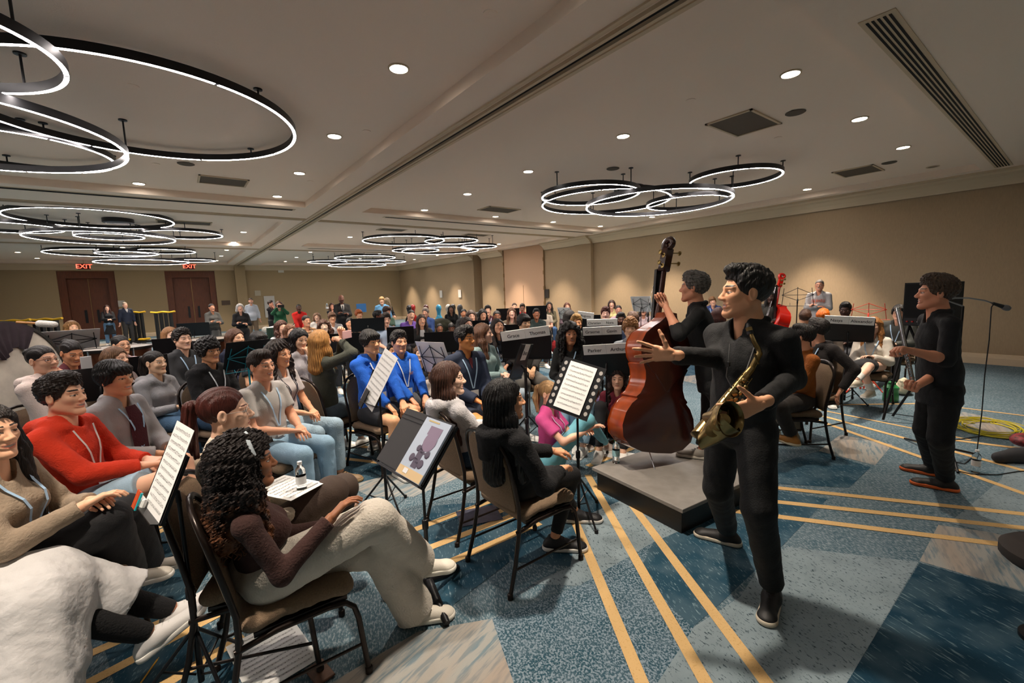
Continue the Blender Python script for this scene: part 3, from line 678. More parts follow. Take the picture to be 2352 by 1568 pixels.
def hand_t(kind, res):        # right hand: wrist at 0, fingers +y, palm faces -z, thumb at -x
    key = ('hd', kind, res)
    if key in _T: return _T[key]
    s = SDF(); curl, spread, th = {'relax': (.42, .06, .5), 'flat': (.06, .10, .9), 'spread': (.14, .26, 1.15), 'grip': (1.15, .02, .4), 'half': (.75, .03, .45)}[kind]
    s.cone((0, -.03, 0), (0, .01, 0), .026, .025, .01, flat=((0, 0, 1), .78))
    for i, x in enumerate((-.03, -.010, .010, .028)):
        s.cone((x*.55, .01, 0), (x, .082-abs(i-1)*.003, 0), .0145, .0125, .012)
        L = (.040, .045, .042, .033)[i]; r = (.0092, .0096, .009, .0078)[i]; a = -curl*.75*(1+.1*i); p = V3(x, .085-abs(i-1)*.004, 0); yaw = spread*(i-1.5)*.8
        for j in range(3):
            d = V3(math.sin(yaw)*math.cos(a), math.cos(yaw)*math.cos(a), math.sin(a)); q = p+d*L*(1, .68, .56)[j]
            s.cone(p, q, r*(1, .93, .86)[j], r*(.95, .88, .74)[j], .004); p = q; a -= curl
    a = th; p = V3(-.022, .022, -.004); d = V3(-math.sin(a), math.cos(a), -.25 if kind != 'spread' else .05)
    s.ell((-.02, .03, -.008), (.018, .03, .016), .012)
    for j in range(3):
        d = nrm(d); q = p+d*(.042, .034, .028)[j]; s.cone(p, q, (.0145, .0105, .0095)[j], (.011, .0098, .0075)[j], .006); p = q
        d = d+V3(.28 if kind != 'spread' else -.05, .1, -.15*curl*3 if kind != 'spread' else .1)
    v, f = s.mesh(res); _T[key] = (v, f); return _T[key]
def xf(v, M3, o): return v@np.asarray(M3).T+o
# ------------------------------------------------------------ people
def skin_mat(c, hair, iris='2a1a10'):
    key = ('skin', c, hair)
    if key in MATS: return MATS[key]
    m = bpy.data.materials.new('skin'); m.use_nodes = True; N = m.node_tree.nodes; L = m.node_tree.links; b = N['Principled BSDF']
    b.inputs['Roughness'].default_value = .48; b.inputs['Specular IOR Level'].default_value = .4
    at = N.new('ShaderNodeAttribute'); at.attribute_name = 'face'; sp = N.new('ShaderNodeSeparateColor'); L.new(at.outputs['Color'], sp.inputs[0])
    sk = tuple(min(.9, v*1.22) for v in sRGB(c)); lip = (sk[0]*.82, sk[1]*.48, sk[2]*.5); tc = N.new('ShaderNodeTexCoord'); n = N.new('ShaderNodeTexNoise'); n.inputs['Scale'].default_value = 22; L.new(tc.outputs['Object'], n.inputs['Vector'])
    mx0 = N.new('ShaderNodeMix'); mx0.data_type = 'RGBA'; mx0.inputs[6].default_value = (*sk, 1); mx0.inputs[7].default_value = (min(1, sk[0]*1.04), sk[1]*.93, sk[2]*.9, 1); L.new(n.outputs[0], mx0.inputs[0])
    cur = mx0.outputs[2]
    for src, col in ((sp.outputs[0], lip), (sp.outputs[1], tuple(v*.9 for v in sRGB(hair))), (sp.outputs[2], (.62, .58, .54)), (at.outputs['Alpha'], sRGB(iris))):
        mx = N.new('ShaderNodeMix'); mx.data_type = 'RGBA'; L.new(cur, mx.inputs[6]); mx.inputs[7].default_value = (*col, 1); L.new(src, mx.inputs[0]); cur = mx.outputs[2]
    L.new(cur, b.inputs['Base Color']); MATS[key] = m; return m
def cloth(c, kind='knit'):
    if kind == 'denim': return M_('denim', c, .9, bump=.5, bscale=90, var=.22, vscale=9)
    if kind == 'knit': return M_('knit_cloth', c, .95, bump=.5, bscale=110, var=.06, vscale=12, sheen=.2)
    if kind == 'smooth': return M_('woven_cloth', c, .8, bump=.25, bscale=160, var=.04, vscale=10)
    if kind == 'stripe':
        key = ('stripe', c)
        if key in MATS: return MATS[key]
        m = M_('striped_knit', c+'', .95).copy(); N = m.node_tree.nodes; L = m.node_tree.links; w = N.new('ShaderNodeTexWave'); w.bands_direction = 'Z'; w.inputs['Scale'].default_value = 5
        tc = N.new('ShaderNodeTexCoord'); L.new(tc.outputs['Object'], w.inputs['Vector']); rp = N.new('ShaderNodeValToRGB'); rp.color_ramp.elements[0].position = .45; rp.color_ramp.elements[1].position = .55
        rp.color_ramp.elements[0].color = (*sRGB(c), 1); rp.color_ramp.elements[1].color = tuple(min(1, v*2.2+.1) for v in sRGB(c))+(1,); L.new(w.outputs[0], rp.inputs[0]); L.new(rp.outputs[0], N['Principled BSDF'].inputs['Base Color'])
        MATS[key] = m; return m
def hair_mat(c): return M_('hair', c, .42, bump=.6, bscale=60, var=.35, vscale=26, stretch=(3, 3, .5), spec=.45)
def ombre_mat(a, b):
    m = M_('ombre_hair', a, .6, bump=.3, bscale=60, spec=.3); N = m.node_tree.nodes; L = m.node_tree.links
    tc = N.new('ShaderNodeTexCoord'); sp = N.new('ShaderNodeSeparateXYZ'); L.new(tc.outputs['Generated'], sp.inputs[0]); n = N.new('ShaderNodeTexNoise'); n.inputs['Scale'].default_value = 40; L.new(tc.outputs['Object'], n.inputs['Vector'])
    ad = N.new('ShaderNodeMath'); ad.operation = 'MULTIPLY_ADD'; L.new(n.outputs[0], ad.inputs[0]); ad.inputs[1].default_value = .9; L.new(sp.outputs[2], ad.inputs[2])
    rp = N.new('ShaderNodeValToRGB'); e = rp.color_ramp.elements; e[0].position = .55; e[0].color = (*sRGB(b), 1); e[1].position = .95; e[1].color = (*sRGB(a), 1); L.new(ad.outputs[0], rp.inputs[0]); L.new(rp.outputs[0], N['Principled BSDF'].inputs['Base Color']); return m
def curls(I, n, ln, mat, seed=1, vol=.105, r=.0042, amp=.009):
    rr = random.Random(seed); m = MB(); HM = I['HM']; hc = I['hc']
    for i in range(n):
        a = rr.uniform(-PI*.5+.75, PI*1.5-.75) if i % 6 else rr.choice((.95, PI-.95)); a = PI/2+rr.uniform(.72, 2*PI-.72); z0 = rr.uniform(-.02, .09); q = math.sqrt(max(.1, 1-(z0/.13)**2)); L_ = ln*rr.uniform(.65, 1.1)*(1 if z0 < .05 else .8); ph = rr.random()*6; out = rr.uniform(.9, 1.25)
        st = V3(math.cos(a)*.080*q, math.sin(a)*.098*q-.02, z0); pts = []
        for k in range(34):
            t = k/33; o = (vol-.085)*(1-(1-t)**2)*out; c = st+V3(math.cos(a)*o, math.sin(a)*o*.8, 0); c[2] = z0-L_*t; w = ph+t*L_*150; am = amp*min(1, t*4)
            p = c+V3(math.cos(w)*am, math.sin(w)*am, 0); pts.append(Vector(HM@p+hc-I['org']))
        m.tube(pts, [r*(1-.5*(k/33)) for k in range(34)], 5)
    return m.build('curls', mat, I['e'], 60)
def lod(d, v): return min(v, key=lambda r: abs(math.log(r/max(.0012, d*.0011))))
def vv(a): return np.array([a[0], a[1], a[2]], float)
def ik(a, c, l1, l2, pole):
    d = c-a; L = np.linalg.norm(d)
    if L > (l1+l2)*.995: c = a+d/L*(l1+l2)*.995; d = c-a; L = np.linalg.norm(d)
    x = (L*L+l1*l1-l2*l2)/(2*L); h = math.sqrt(max(l1*l1-x*x, 0)); u = d/L; p = np.asarray(pole, float); p = nrm(p-u*(p@u))
    return a+u*x+p*h, c
SHOES = {}
def shoe_mesh(upper, sole, hi, kind='sneaker'):
    key = (upper, sole, hi, kind)
    if key in SHOES: return SHOES[key]
    s = SDF(); z = -.085
    s.cone((0, -.045, z+.03), (0, .02, z+.045), .038, .04, .03).cone((0, .02, z+.04), (0, .15, z+.02), .04, .034, .03, flat=((1, 0, 0), 1.15)).ell((0, .165, z+.022), (.045, .045, .026), .02)
    if kind != 'low': s.cone((0, -.02, z+.05), (0, -.01, z+.10 if kind == 'high' else z+.085), .04, .037, .02, cap=True)
    fl = lambda p: z+.002-p[:, 2]
    v, f = s.mesh(.0045 if hi else .009, clip=fl)
    s2 = SDF(); s2.cone((0, -.045, z+.012), (0, .15, z+.012), .043, .046, .01, flat=((1, 0, 0), 1.05)).ell((0, .168, z+.012), (.05, .048, .03), .01)
    v2, f2 = s2.mesh(.0045 if hi else .009, clip=lambda p: np.maximum(z-p[:, 2], p[:, 2]-z-(.026 if sole != upper else .012)))
    me_parts = [(v, f, 0, None), (v2, f2, 1, None)]
    if hi:      # laces
        m = MB()
        for i in range(5):
            y = .03+i*.022; zz = z+.092-i*.011; m.tube([(-.022, y, zz-.008), (0, y+.006, zz+.0), (.022, y, zz-.008)], .003, 6)
        vs = np.array(m.v); fs = np.array([q if len(q) == 4 else [q[0], q[1], q[2], q[2]] for q in m.f if len(q) == 4]); me_parts.append((vs, fs, 2, None))
    o = mkmesh('shoe', me_parts, [M_('shoe_upper', upper, .55, bump=.1), M_('shoe_sole', sole, .6), M_('shoe_lace', 'dcdcd8' if sRGB(upper)[0] > .3 else '1a1a1a', .8)], None, V3(0, 0, 0)); me = o.data; bpy.data.objects.remove(o); SHOES[key] = me; return me
def put(mesh, name, parent, M, origin):
    o = bpy.data.objects.new(name, mesh); COL.objects.link(o); o.parent = parent; M = M.copy(); M.translation = M.translation-Vector(origin); o.matrix_basis = M; return o
NP = 0
def person(label, head, face=0, pose='sit', look=None, skin='d9a184', hair='short', hc='1c1512', top='hoodie', tc='444444', bot='pants', bc='2a3346', shoe='e6e4df', sole='efece6', male=True, smile=True,
           size=1.0, lean=0.0, hands=None, J=None, lan=None, glasses=None, beardv=0.0, tilt=0.0, roll=0.0, legs='sit', cat='person', group=None, chair=None, tk=None, bk=None, fat=1.0, hk=('relax', 'relax'), hfr=None, opening=None, hi=None, hem=None, hscale=1.0, twist=0.0, pelvis=None, fd=None, ombre=None):
    """head: (px, py, depth) of the point between the eyes, or a world vector."""
    global NP; NP += 1
    hw = vv(D(*head)) if isinstance(head, tuple) else vv(head)
    g = size; dist = hw@vv(fw)
    W_ = lambda a: (vv(D(*a)) if a[2] is not None else vv(P(a[0], a[1], .09))) if (abs(a[0]) > 30) else vv(a)
    v = nrm(V3(hw[0], hw[1], 0)); r = V3(v[1], -v[0], 0); U = V3(0, 0, 1)
    def dr(a): return -v*math.cos(R(a))+r*math.sin(R(a))
    f = dr(face) if fd is None else nrm(V3(fd[0], fd[1], 0)); sR = V3(f[1], -f[0], 0)
    lk = dr(face if look is None else look); lR = V3(lk[1], -lk[0], 0)
    cp, sp_ = math.cos(R(tilt)), math.sin(R(tilt)); hf = lk*cp+U*sp_; hu = U*cp-lk*sp_
    cr, sr = math.cos(R(roll)), math.sin(R(roll)); hR = lR*cr+hu*sr; hu = hu*cr-lR*sr
    HM = np.stack([hR, hf, hu], 1)*hscale*(.97 if not male else 1.0)*g**.4
    hc0 = hw-hf*.075      # between the ears
    res = hi or lod(dist, [.0026, .0042, .0065, .010]); gres = float(np.clip(dist*.0026, .0075, .024))
    nb = hc0-hu*.115*g-U*.048*g-f*.025
    if pose == 'sit': pz = .545; pel = V3(nb[0], nb[1], 0)-f*(lean-.03)+U*pz
    elif pose == 'stand': pz = (hw[2])*.565; pel = V3(nb[0], nb[1], 0)-f*(lean-.02)+U*pz
    else: pz = .13; pel = V3(nb[0], nb[1], 0)-f*(lean-.02)+U*pz
    if pelvis is not None: pel = W_(pelvis)
    ups = nrm(nb-pel); sw = (.168 if male else .148)*g; tw = nrm(sR*math.cos(R(twist))+f*math.sin(R(twist)))
    sh = {1: nb+tw*sw-U*.052*g, -1: nb-tw*sw-U*.052*g}; hip = {1: pel+sR*.09*g, -1: pel-sR*.09*g}
    J = J or {}; kn = {}; an = {}; ft = {}; el = {}; hd = {}
    for s_, n in ((1, 'R'), (-1, 'L')):
        th, shn = .43*g, .42*g
        if pose == 'sit':
            kn[s_] = pel+f*.43*g+sR*s_*.125*g+U*(-.01); an[s_] = V3(kn[s_][0], kn[s_][1], .09)+f*.02; ft[s_] = nrm(f+sR*s_*.2)
        elif pose == 'stand':
            an[s_] = V3(pel[0], pel[1], .09)+sR*s_*.12*g; kn[s_] = (hip[s_]+an[s_])/2+f*.02; ft[s_] = nrm(f+sR*s_*.3)
        elif pose == 'cross':
            kn[s_] = pel+f*.26+sR*s_*.30+U*.06; an[s_] = pel+f*.34-sR*s_*.10-U*.06; ft[s_] = nrm(-sR*s_+f*.4)
        else:
            kn[s_] = pel+f*.36+sR*s_*.13+U*.36; an[s_] = pel+f*.52+sR*s_*.12-U*.05; ft[s_] = nrm(f)
        if 'a'+n in J: an[s_] = W_(J['a'+n])
        if 'f'+n in J: ft[s_] = nrm(dr(J['f'+n]))
        if 'k'+n in J: kn[s_] = W_(J['k'+n])
        elif 'a'+n in J: kn[s_], an[s_] = ik(hip[s_], an[s_], th, shn, f+U*.3 if pose != 'cross' else sR*s_+U)
    # arms
    ua, fa = .275*g, .25*g
    hands = hands or 'lap'
    for s_, n in ((1, 'R'), (-1, 'L')):
        hk_ = hands if isinstance(hands, str) else hands[0 if s_ == 1 else 1]
        tg = {'lap': pel+f*.26+sR*s_*.05+U*.15, 'thigh': pel+f*.33+sR*s_*.12+U*.13, 'cross': nb+f*(.20 if s_ > 0 else .16)-sR*s_*.03-U*(.28 if s_ > 0 else .25), 'down': pel+sR*s_*.27+f*.03-U*.13, 'chest': nb+f*.24+sR*s_*.03-U*.25,
              'knees': (kn[1]+kn[-1])/2+f*.08+sR*s_*.04-U*.08, 'seat': pel+sR*s_*.27-f*.03, 'chin': hc0+f*.10+sR*s_*.02-U*.17, 'up': nb+f*.2+sR*s_*.25+U*.25, 'clasp': nb+f*.3+sR*s_*.03-U*.3, 'out': nb+f*.3+sR*s_*.25-U*.3, 'phone': hc0+f*.28+sR*s_*.05-U*.06}[hk_]
        if 'h'+n in J: tg = W_(J['h'+n])
        pole = -U*.8+sR*s_*.6-f*.35
        if hk_ == 'cross': pole = sR*s_-U
        if 'p'+n in J: pole = sR*s_*J['p'+n][0]+f*J['p'+n][1]+U*J['p'+n][2]
        if 'e'+n in J: el[s_] = W_(J['e'+n]); hd[s_] = tg
        else: el[s_], hd[s_] = ik(sh[s_], tg, ua, fa, pole)
    org = V3(pel[0], pel[1], 0)
    e = empty('person', org, label, cat, group)
    # ---- skin body
    b = SDF(); fl = (f, .66); fem = not male
    b.cone(pel, nb-ups*.12, .07*g, .075*g, .05, flat=fl); b.cone(nb-U*.1, hc0-hu*.09, .06, .05 if male else .043, .03)
    bare_arm = top in ('tee', 'tank'); bare_leg = bot in ('shorts', 'skirt')
    for s_ in (1, -1):
        ar = .042 if male else .036
        b.cone(sh[s_], el[s_], ar*g, ar*.86*g, .02); b.cone(el[s_], el[s_]*.65+hd[s_]*.35, ar*.88*g, ar*.84*g, .02); b.cone(el[s_]*.65+hd[s_]*.35, hd[s_], ar*.84*g, .024*g, .02)
        lr = 1.0 if bare_leg else .68
        b.cone(hip[s_], kn[s_], .078*lr*g, .054*lr*g, .02)
        cm = kn[s_]*.68+an[s_]*.32; bk_ = nrm(np.cross(sR, an[s_]-kn[s_])); bk_ = bk_ if bk_@f < 0 else -bk_
        b.cone(kn[s_], cm+bk_*.012, .054*lr*g, .054*lr*g, .02); b.cone(cm+bk_*.012, an[s_], .052*lr*g, .033*g, .02)
    bv, bf = b.mesh(gres if (bare_arm or bare_leg) else gres*1.35)
    male_k = ('m' if male else 'f')+('s' if smile else 'n')
    tv, tf, ta = head_t(male_k, res); ta = ta.copy()
    if beardv: ta[:, 1] = np.maximum(ta[:, 1], beardv*beard(tv)*(ta[:, 0] < .5)*(ta[:, 2] < .5))
    parts = [(bv, bf, 0, None), (xf(tv, HM, hc0), tf, 0, ta)]
    hres = min(max(res, .0032), .0075)
    for s_ in (1, -1):
        kd = hk[0 if s_ == 1 else 1]
        if kd is None: continue
        if (hands if isinstance(hands, str) else hands[0 if s_ == 1 else 1]) == 'cross' and kd == 'relax': kd = 'grip'
        hv, hf_ = hand_t(kd, hres); yd = nrm(hd[s_]-el[s_])
        n_ = 'R' if s_ == 1 else 'L'
        if 'd'+n_ in J: yd = nrm(sR*J['d'+n_][0]+f*J['d'+n_][1]+U*J['d'+n_][2])
        pn = U*1.0-sR*s_*.25
        if 'n'+n_ in J: pn = sR*J['n'+n_][0]+f*J['n'+n_][1]+U*J['n'+n_][2]
        zd = nrm(pn-yd*(pn@yd)); xd = np.cross(yd, zd)
        m = np.stack([xd*s_, yd, zd], 1)*(.96 if male else .86)*g
        parts.append((xf(hv, m, hd[s_]), hf_ if s_ == 1 else hf_[:, ::-1], 0, None))
    mkmesh('body', parts, [skin_mat(skin, hc)], e, org, face=True)
    # ---- hair
    if hair and hair != 'bald':
        hv, hf_ = hair_t(hair, max(res, .0035) if 'curly' not in hair else max(res, .0032)); mkmesh('hair', [(xf(hv, HM, hc0), hf_, 0, None)], [hair_mat(hc) if not ombre else ombre_mat(hc, ombre)], e, org)
    # ---- top
    def folds(seed, a=.004, sc=26): return lambda p: a*1.1*(.35-np.abs(wob(p*V3(1, 1, .9), sc*.5, seed)))+a*.55*wob(p*V3(1.2, 1.2, .8), sc*1.3, seed+5)
    T = SDF(); lo = {'hoodie': .016, 'jacket': .018, 'shirt': .009, 'tee': .008, 'long': .004, 'sweater': .014, 'suit': .014, 'coat': .018, 'tank': .004}.get(top, .01)
    wch = (.148 if male else .130)*g*fat+lo; wwa = (.140 if male else .118)*g*fat+lo; hmz = {'stand': -.07}.get(pose, -.02)
    if hem is not None: hmz = hem
    chest = nb-ups*.17*g+f*.01; waist = pel+ups*.13+f*.0; hemp = pel+ups*hmz if pose != 'stand' else pel+U*hmz
    T.cone(waist, chest, wwa, wch, .05, flat=(f, .70)); T.cone(hemp, waist, wwa+(.012 if pose == 'stand' else .018), wwa, .05, flat=(f, .78), capa=True)
    [T.cone(sh[s_]*.9+nb*.1-U*.004, nb-U*.012, .046*g+lo, .05*g+lo, .03) for s_ in (1, -1)]; T.cone(chest, nb-U*.045, wch*.86, .07*g, .05, flat=(f, .72))
    if fem:
        for s_ in (1, -1): T.ell(chest+f*.075+sR*s_*.055-U*.0, (.055, .055, .055), .05)
    if fat > 1.05: T.ell(waist+f*.05, (.15*fat, .15*fat, .13), .08)
    T.cone(nb-U*.055, nb-U*.0+f*.012, .088*g, .062*g+lo*.5, .03)
    TB = SDF(); TB.p = list(T.p); nsl = len(T.p)
    for s_ in (1, -1):
        a0 = (.045 if male else .041)*g+lo
        if top in ('tee',): q = sh[s_]*.35+el[s_]*.65; T.cone(sh[s_], q, a0+.004, a0+.008, .03, cap=True)
        elif top == 'tank': pass
        else:
            cuff = (J.get('cuff', .93)); q = el[s_]*(1-cuff)+hd[s_]*cuff
            T.cone(sh[s_], el[s_], a0, a0*.92, .022); T.cone(el[s_], q, a0*.92, a0*.72 if top in ('hoodie', 'sweater') else a0*.78, .025, cap=True)
    NT = len(T.p)
    nsl2 = len(T.p)
    if top == 'hoodie':
        P_ = [nb+f*.075-U*.055, nb+f*.05+tw*.075-U*.015, nb-f*.02+tw*.095+U*.01, nb-f*.095+tw*.055+U*.0, nb-f*.115-U*.02, nb-f*.095-tw*.055+U*.0, nb-f*.02-tw*.095+U*.01, nb+f*.05-tw*.075-U*.015, nb+f*.075-U*.055]
        for a, c in zip(P_, P_[1:]): T.cone(a, c, .03, .03, .02)
        T.cone(nb-f*.11-U*.02, nb-f*.13-U*.13, .055, .03, .03, flat=(sR, 1.7)); 
    if top in ('shirt', 'suit', 'jacket', 'coat'):
        P_ = [nb+f*.06-U*.03+tw*.02, nb+f*.035+tw*.065+U*.012, nb-f*.03+tw*.066+U*.03, nb-f*.07+U*.035, nb-f*.03-tw*.066+U*.03, nb+f*.035-tw*.065+U*.012, nb+f*.06-U*.03-tw*.02]
        for a, c in zip(P_, P_[1:]): T.cone(a, c, .017, .017, .01)
    if top in ('coat',): T.cone(hemp, V3(pel[0], pel[1], .48), wwa+.02, wwa+.06, .05, flat=(f, .8), cap=True)
    TB.p += T.p[nsl2:]
    # open neckline
    T.cone(nb+f*.055-U*.035, nb+f*.05+U*.09, .034, .05, .01, sub=True)
    if opening: T.cone(nb+f*.10-U*.03, nb+f*.16-U*.17, .03, .006, .01, sub=True)
    tm = tk if tk in ('denim', 'stripe', 'smooth', 'knit') else ('smooth' if top in ('shirt', 'suit', 'jacket', 'tee', 'coat') else 'knit')
    tv2, tf2 = T.mesh(gres, folds(NP, .0045 if top in ('hoodie', 'sweater', 'jacket', 'shirt') else .003))
    nm = {'tee': 'shirt', 'long': 'shirt', 'suit': 'jacket', 'tank': 'shirt'}.get(top, top)
    top_o = mkmesh(nm, [(tv2, tf2, 0, None)], [cloth(tc, tm)], e, org)
    # ---- lower garment
    B = SDF(); bl = {'pants': .012, 'jeans': .012, 'wide': .03, 'leggings': .0, 'shorts': .018, 'slacks': .018}.get(bot, .012)
    if bot != 'skirt':
        B.ell(pel, (.135*g, .135*g, .11*g), .05) if pose == 'stand' else B.ell(pel+U*.01, (.15*g, .15*g, .1*g), .05)
        if pose == 'stand': B.cone(pel, pel+U*.1, .12*g, .118*g, .03, flat=(f, .8))
        for s_ in (1, -1):
            if bot == 'shorts': q = hip[s_]*.3+kn[s_]*.7; B.cone(hip[s_], q, .088*g+bl, .076*g+bl, .03, cap=True)
            else:
                cl = .92 if bot != 'wide' else 1.04; q = kn[s_]*(1-cl)+an[s_]*cl
                B.cone(hip[s_], kn[s_], .082*g+bl, .060*g+bl, .025); B.cone(kn[s_], q, .060*g+bl, (.040 if bot == 'leggings' else .046 if bot != 'wide' else .075)*g+bl, .02, cap=True)
    else:
        q = (kn[1]+kn[-1])/2; ln = (hem or 1.0)
        B.ell(pel, (.16, .16, .11), .05); B.cone(pel, pel+(q-pel)*min(1, ln), .13, .13, .05, flat=(U, .7), cap=False)
        if ln > 1: B.cone(q, (an[1]+an[-1])/2*(ln-1)+q*(2-ln), .13, .16, .05, cap=True)
    if bot:
        pv, pf = B.mesh(gres, folds(NP+50, .0042 if bot != 'leggings' else .0012, 20))
        bm = bk or ('denim' if bot == 'jeans' else 'smooth')
        mkmesh({'pants': 'trousers', 'jeans': 'jeans', 'wide': 'trousers', 'leggings': 'leggings', 'shorts': 'shorts', 'slacks': 'trousers', 'skirt': 'skirt'}[bot], [(pv, pf, 0, None)], [cloth(bc, bm)], e, org)
    # ---- shoes
    if shoe:
        for s_ in (1, -1):
            y = ft[s_]; n_ = 'R' if s_ == 1 else 'L'; pt = J.get('t'+n_, 0)
            Mx = frame(U*math.cos(R(pt))+y*math.sin(R(pt)), y*math.cos(R(pt))-U*math.sin(R(pt)), an[s_]-U*.0)
            put(shoe_mesh(shoe, sole, dist < 4.2), 'shoe', e, Mx, org)
            if bare_leg or J.get('sock'):
                m = MB(); d_ = nrm(kn[s_]-an[s_]); m.tube([an[s_]-org, an[s_]+d_*.11-org], [.044, .045] if not J.get('sock') else [.046, .052], 14); m.build('sock', cloth(J.get('sock', 'e4e0da'), 'knit'), e, 60)
    # ---- lanyard and badge
    if lan and dist < 12:
        m = MB(); st = nb-ups*.33+f*.0; pts = []
        for s_ in (1, -1):
            row = []
            for k in range(7):
                t = k/6; p = nb+tw*s_*(.07*(1-t)+.006)+U*(.0)-ups*(.03+.29*t); p = onto(TB, p, -f, .012, .3)
                row.append(p-org)
            wv = .0065; 
            for k in range(6): a, c = row[k], row[k+1]; m.quad(a-tw*wv, a+tw*wv, c+tw*wv, c-tw*wv)
        lo_ = m.build('lanyard', M_('lanyard_strap', lan, .6), e)
        c = row[-1]-U*.05+f*.008; m = MB(); m.box((0, 0, 0), (.085, .004, .065), M=Matrix((tuple(tw), tuple(f), (0, 0, 1))).transposed()); bo = m.build('badge', M_('badge_card', 'e9e7e4', .5), lo_); bo.location = c
    if glasses:
        m = MB()
        for s_ in (1, -1): m.tube([(s_*.031+.0245*math.cos(a), .094-.004*abs(math.cos(a)), .0+.019*math.sin(a)) for a in np.linspace(0, 2*PI, 18, endpoint=False)], .0016, 6, closed=True); m.tube([(s_*.055, .09, .004), (s_*.08, .0, .005)], .0015, 5)
        m.tube([(-.008, .097, .004), (.008, .097, .004)], .0016, 5); vs = xf(np.array(m.v), HM, hc0-org); m.v = [tuple(q) for q in vs]; m.build('glasses', M_('spectacle_frame', glasses, .4), e)
    info = dict(TB=TB, ups=ups, e=e, pel=pel, f=f, sR=sR, hd=hd, el=el, kn=kn, an=an, nb=nb, T=T, org=org, hc=hc0, HM=HM, tw=tw, sh=sh, U=U, dr=dr)
    if chair and pose == 'sit': place_chair(pel, f, chair)
    return info
def patch(I, name, mat, rows, off=.013, u0=0.0, lift=0):
    m = MB(); n = 9; vs = []
    for (t, w) in rows:
        for i in range(n): u = u0+w*(i/(n-1)*2-1); vs.append(Vector(onto(I['TB'], I['nb']+I['tw']*u-I['ups']*t, -I['f'], off, .3)-I['org']))
    m.add(vs, [[j*n+i, (j+1)*n+i, (j+1)*n+i+1, j*n+i+1] for j in range(len(rows)-1) for i in range(n-1)]); return m.build(name, mat, I['e'], 60)
def marks(I, col, t, w, h, n=6, u0=0.0, seed=1):
    m = MB(); rr = random.Random(seed)
    for i in range(n):
        for q in range(3):
            u = u0+w*(((i+.5)/n)*2-1)+rr.uniform(-.3, .3)*w/n+(q-1)*w*.45/n; a = I['nb']+I['tw']*u-I['ups']*t; p = onto(I['TB'], a, -I['f'], .016, .3)
            if q == 1: a_, b_ = p+I['tw']*w*.5/n, p-I['tw']*w*.5/n; c = rr.choice((-.4, 0, .4))*h; m.quad(*[Vector(v-I['org']) for v in (a_+I['U']*(c-h*.1), b_+I['U']*(c-h*.1), b_+I['U']*(c+h*.1), a_+I['U']*(c+h*.1))])
            else: k = w*.16/n; m.quad(*[Vector(v-I['org']) for v in (p-I['tw']*k-I['U']*h*.5, p+I['tw']*k-I['U']*h*.5, p+I['tw']*k+I['U']*h*.5, p-I['tw']*k+I['U']*h*.5)])
    return m.build('chest_print', M_('print_'+col, col, .7), I['e'])
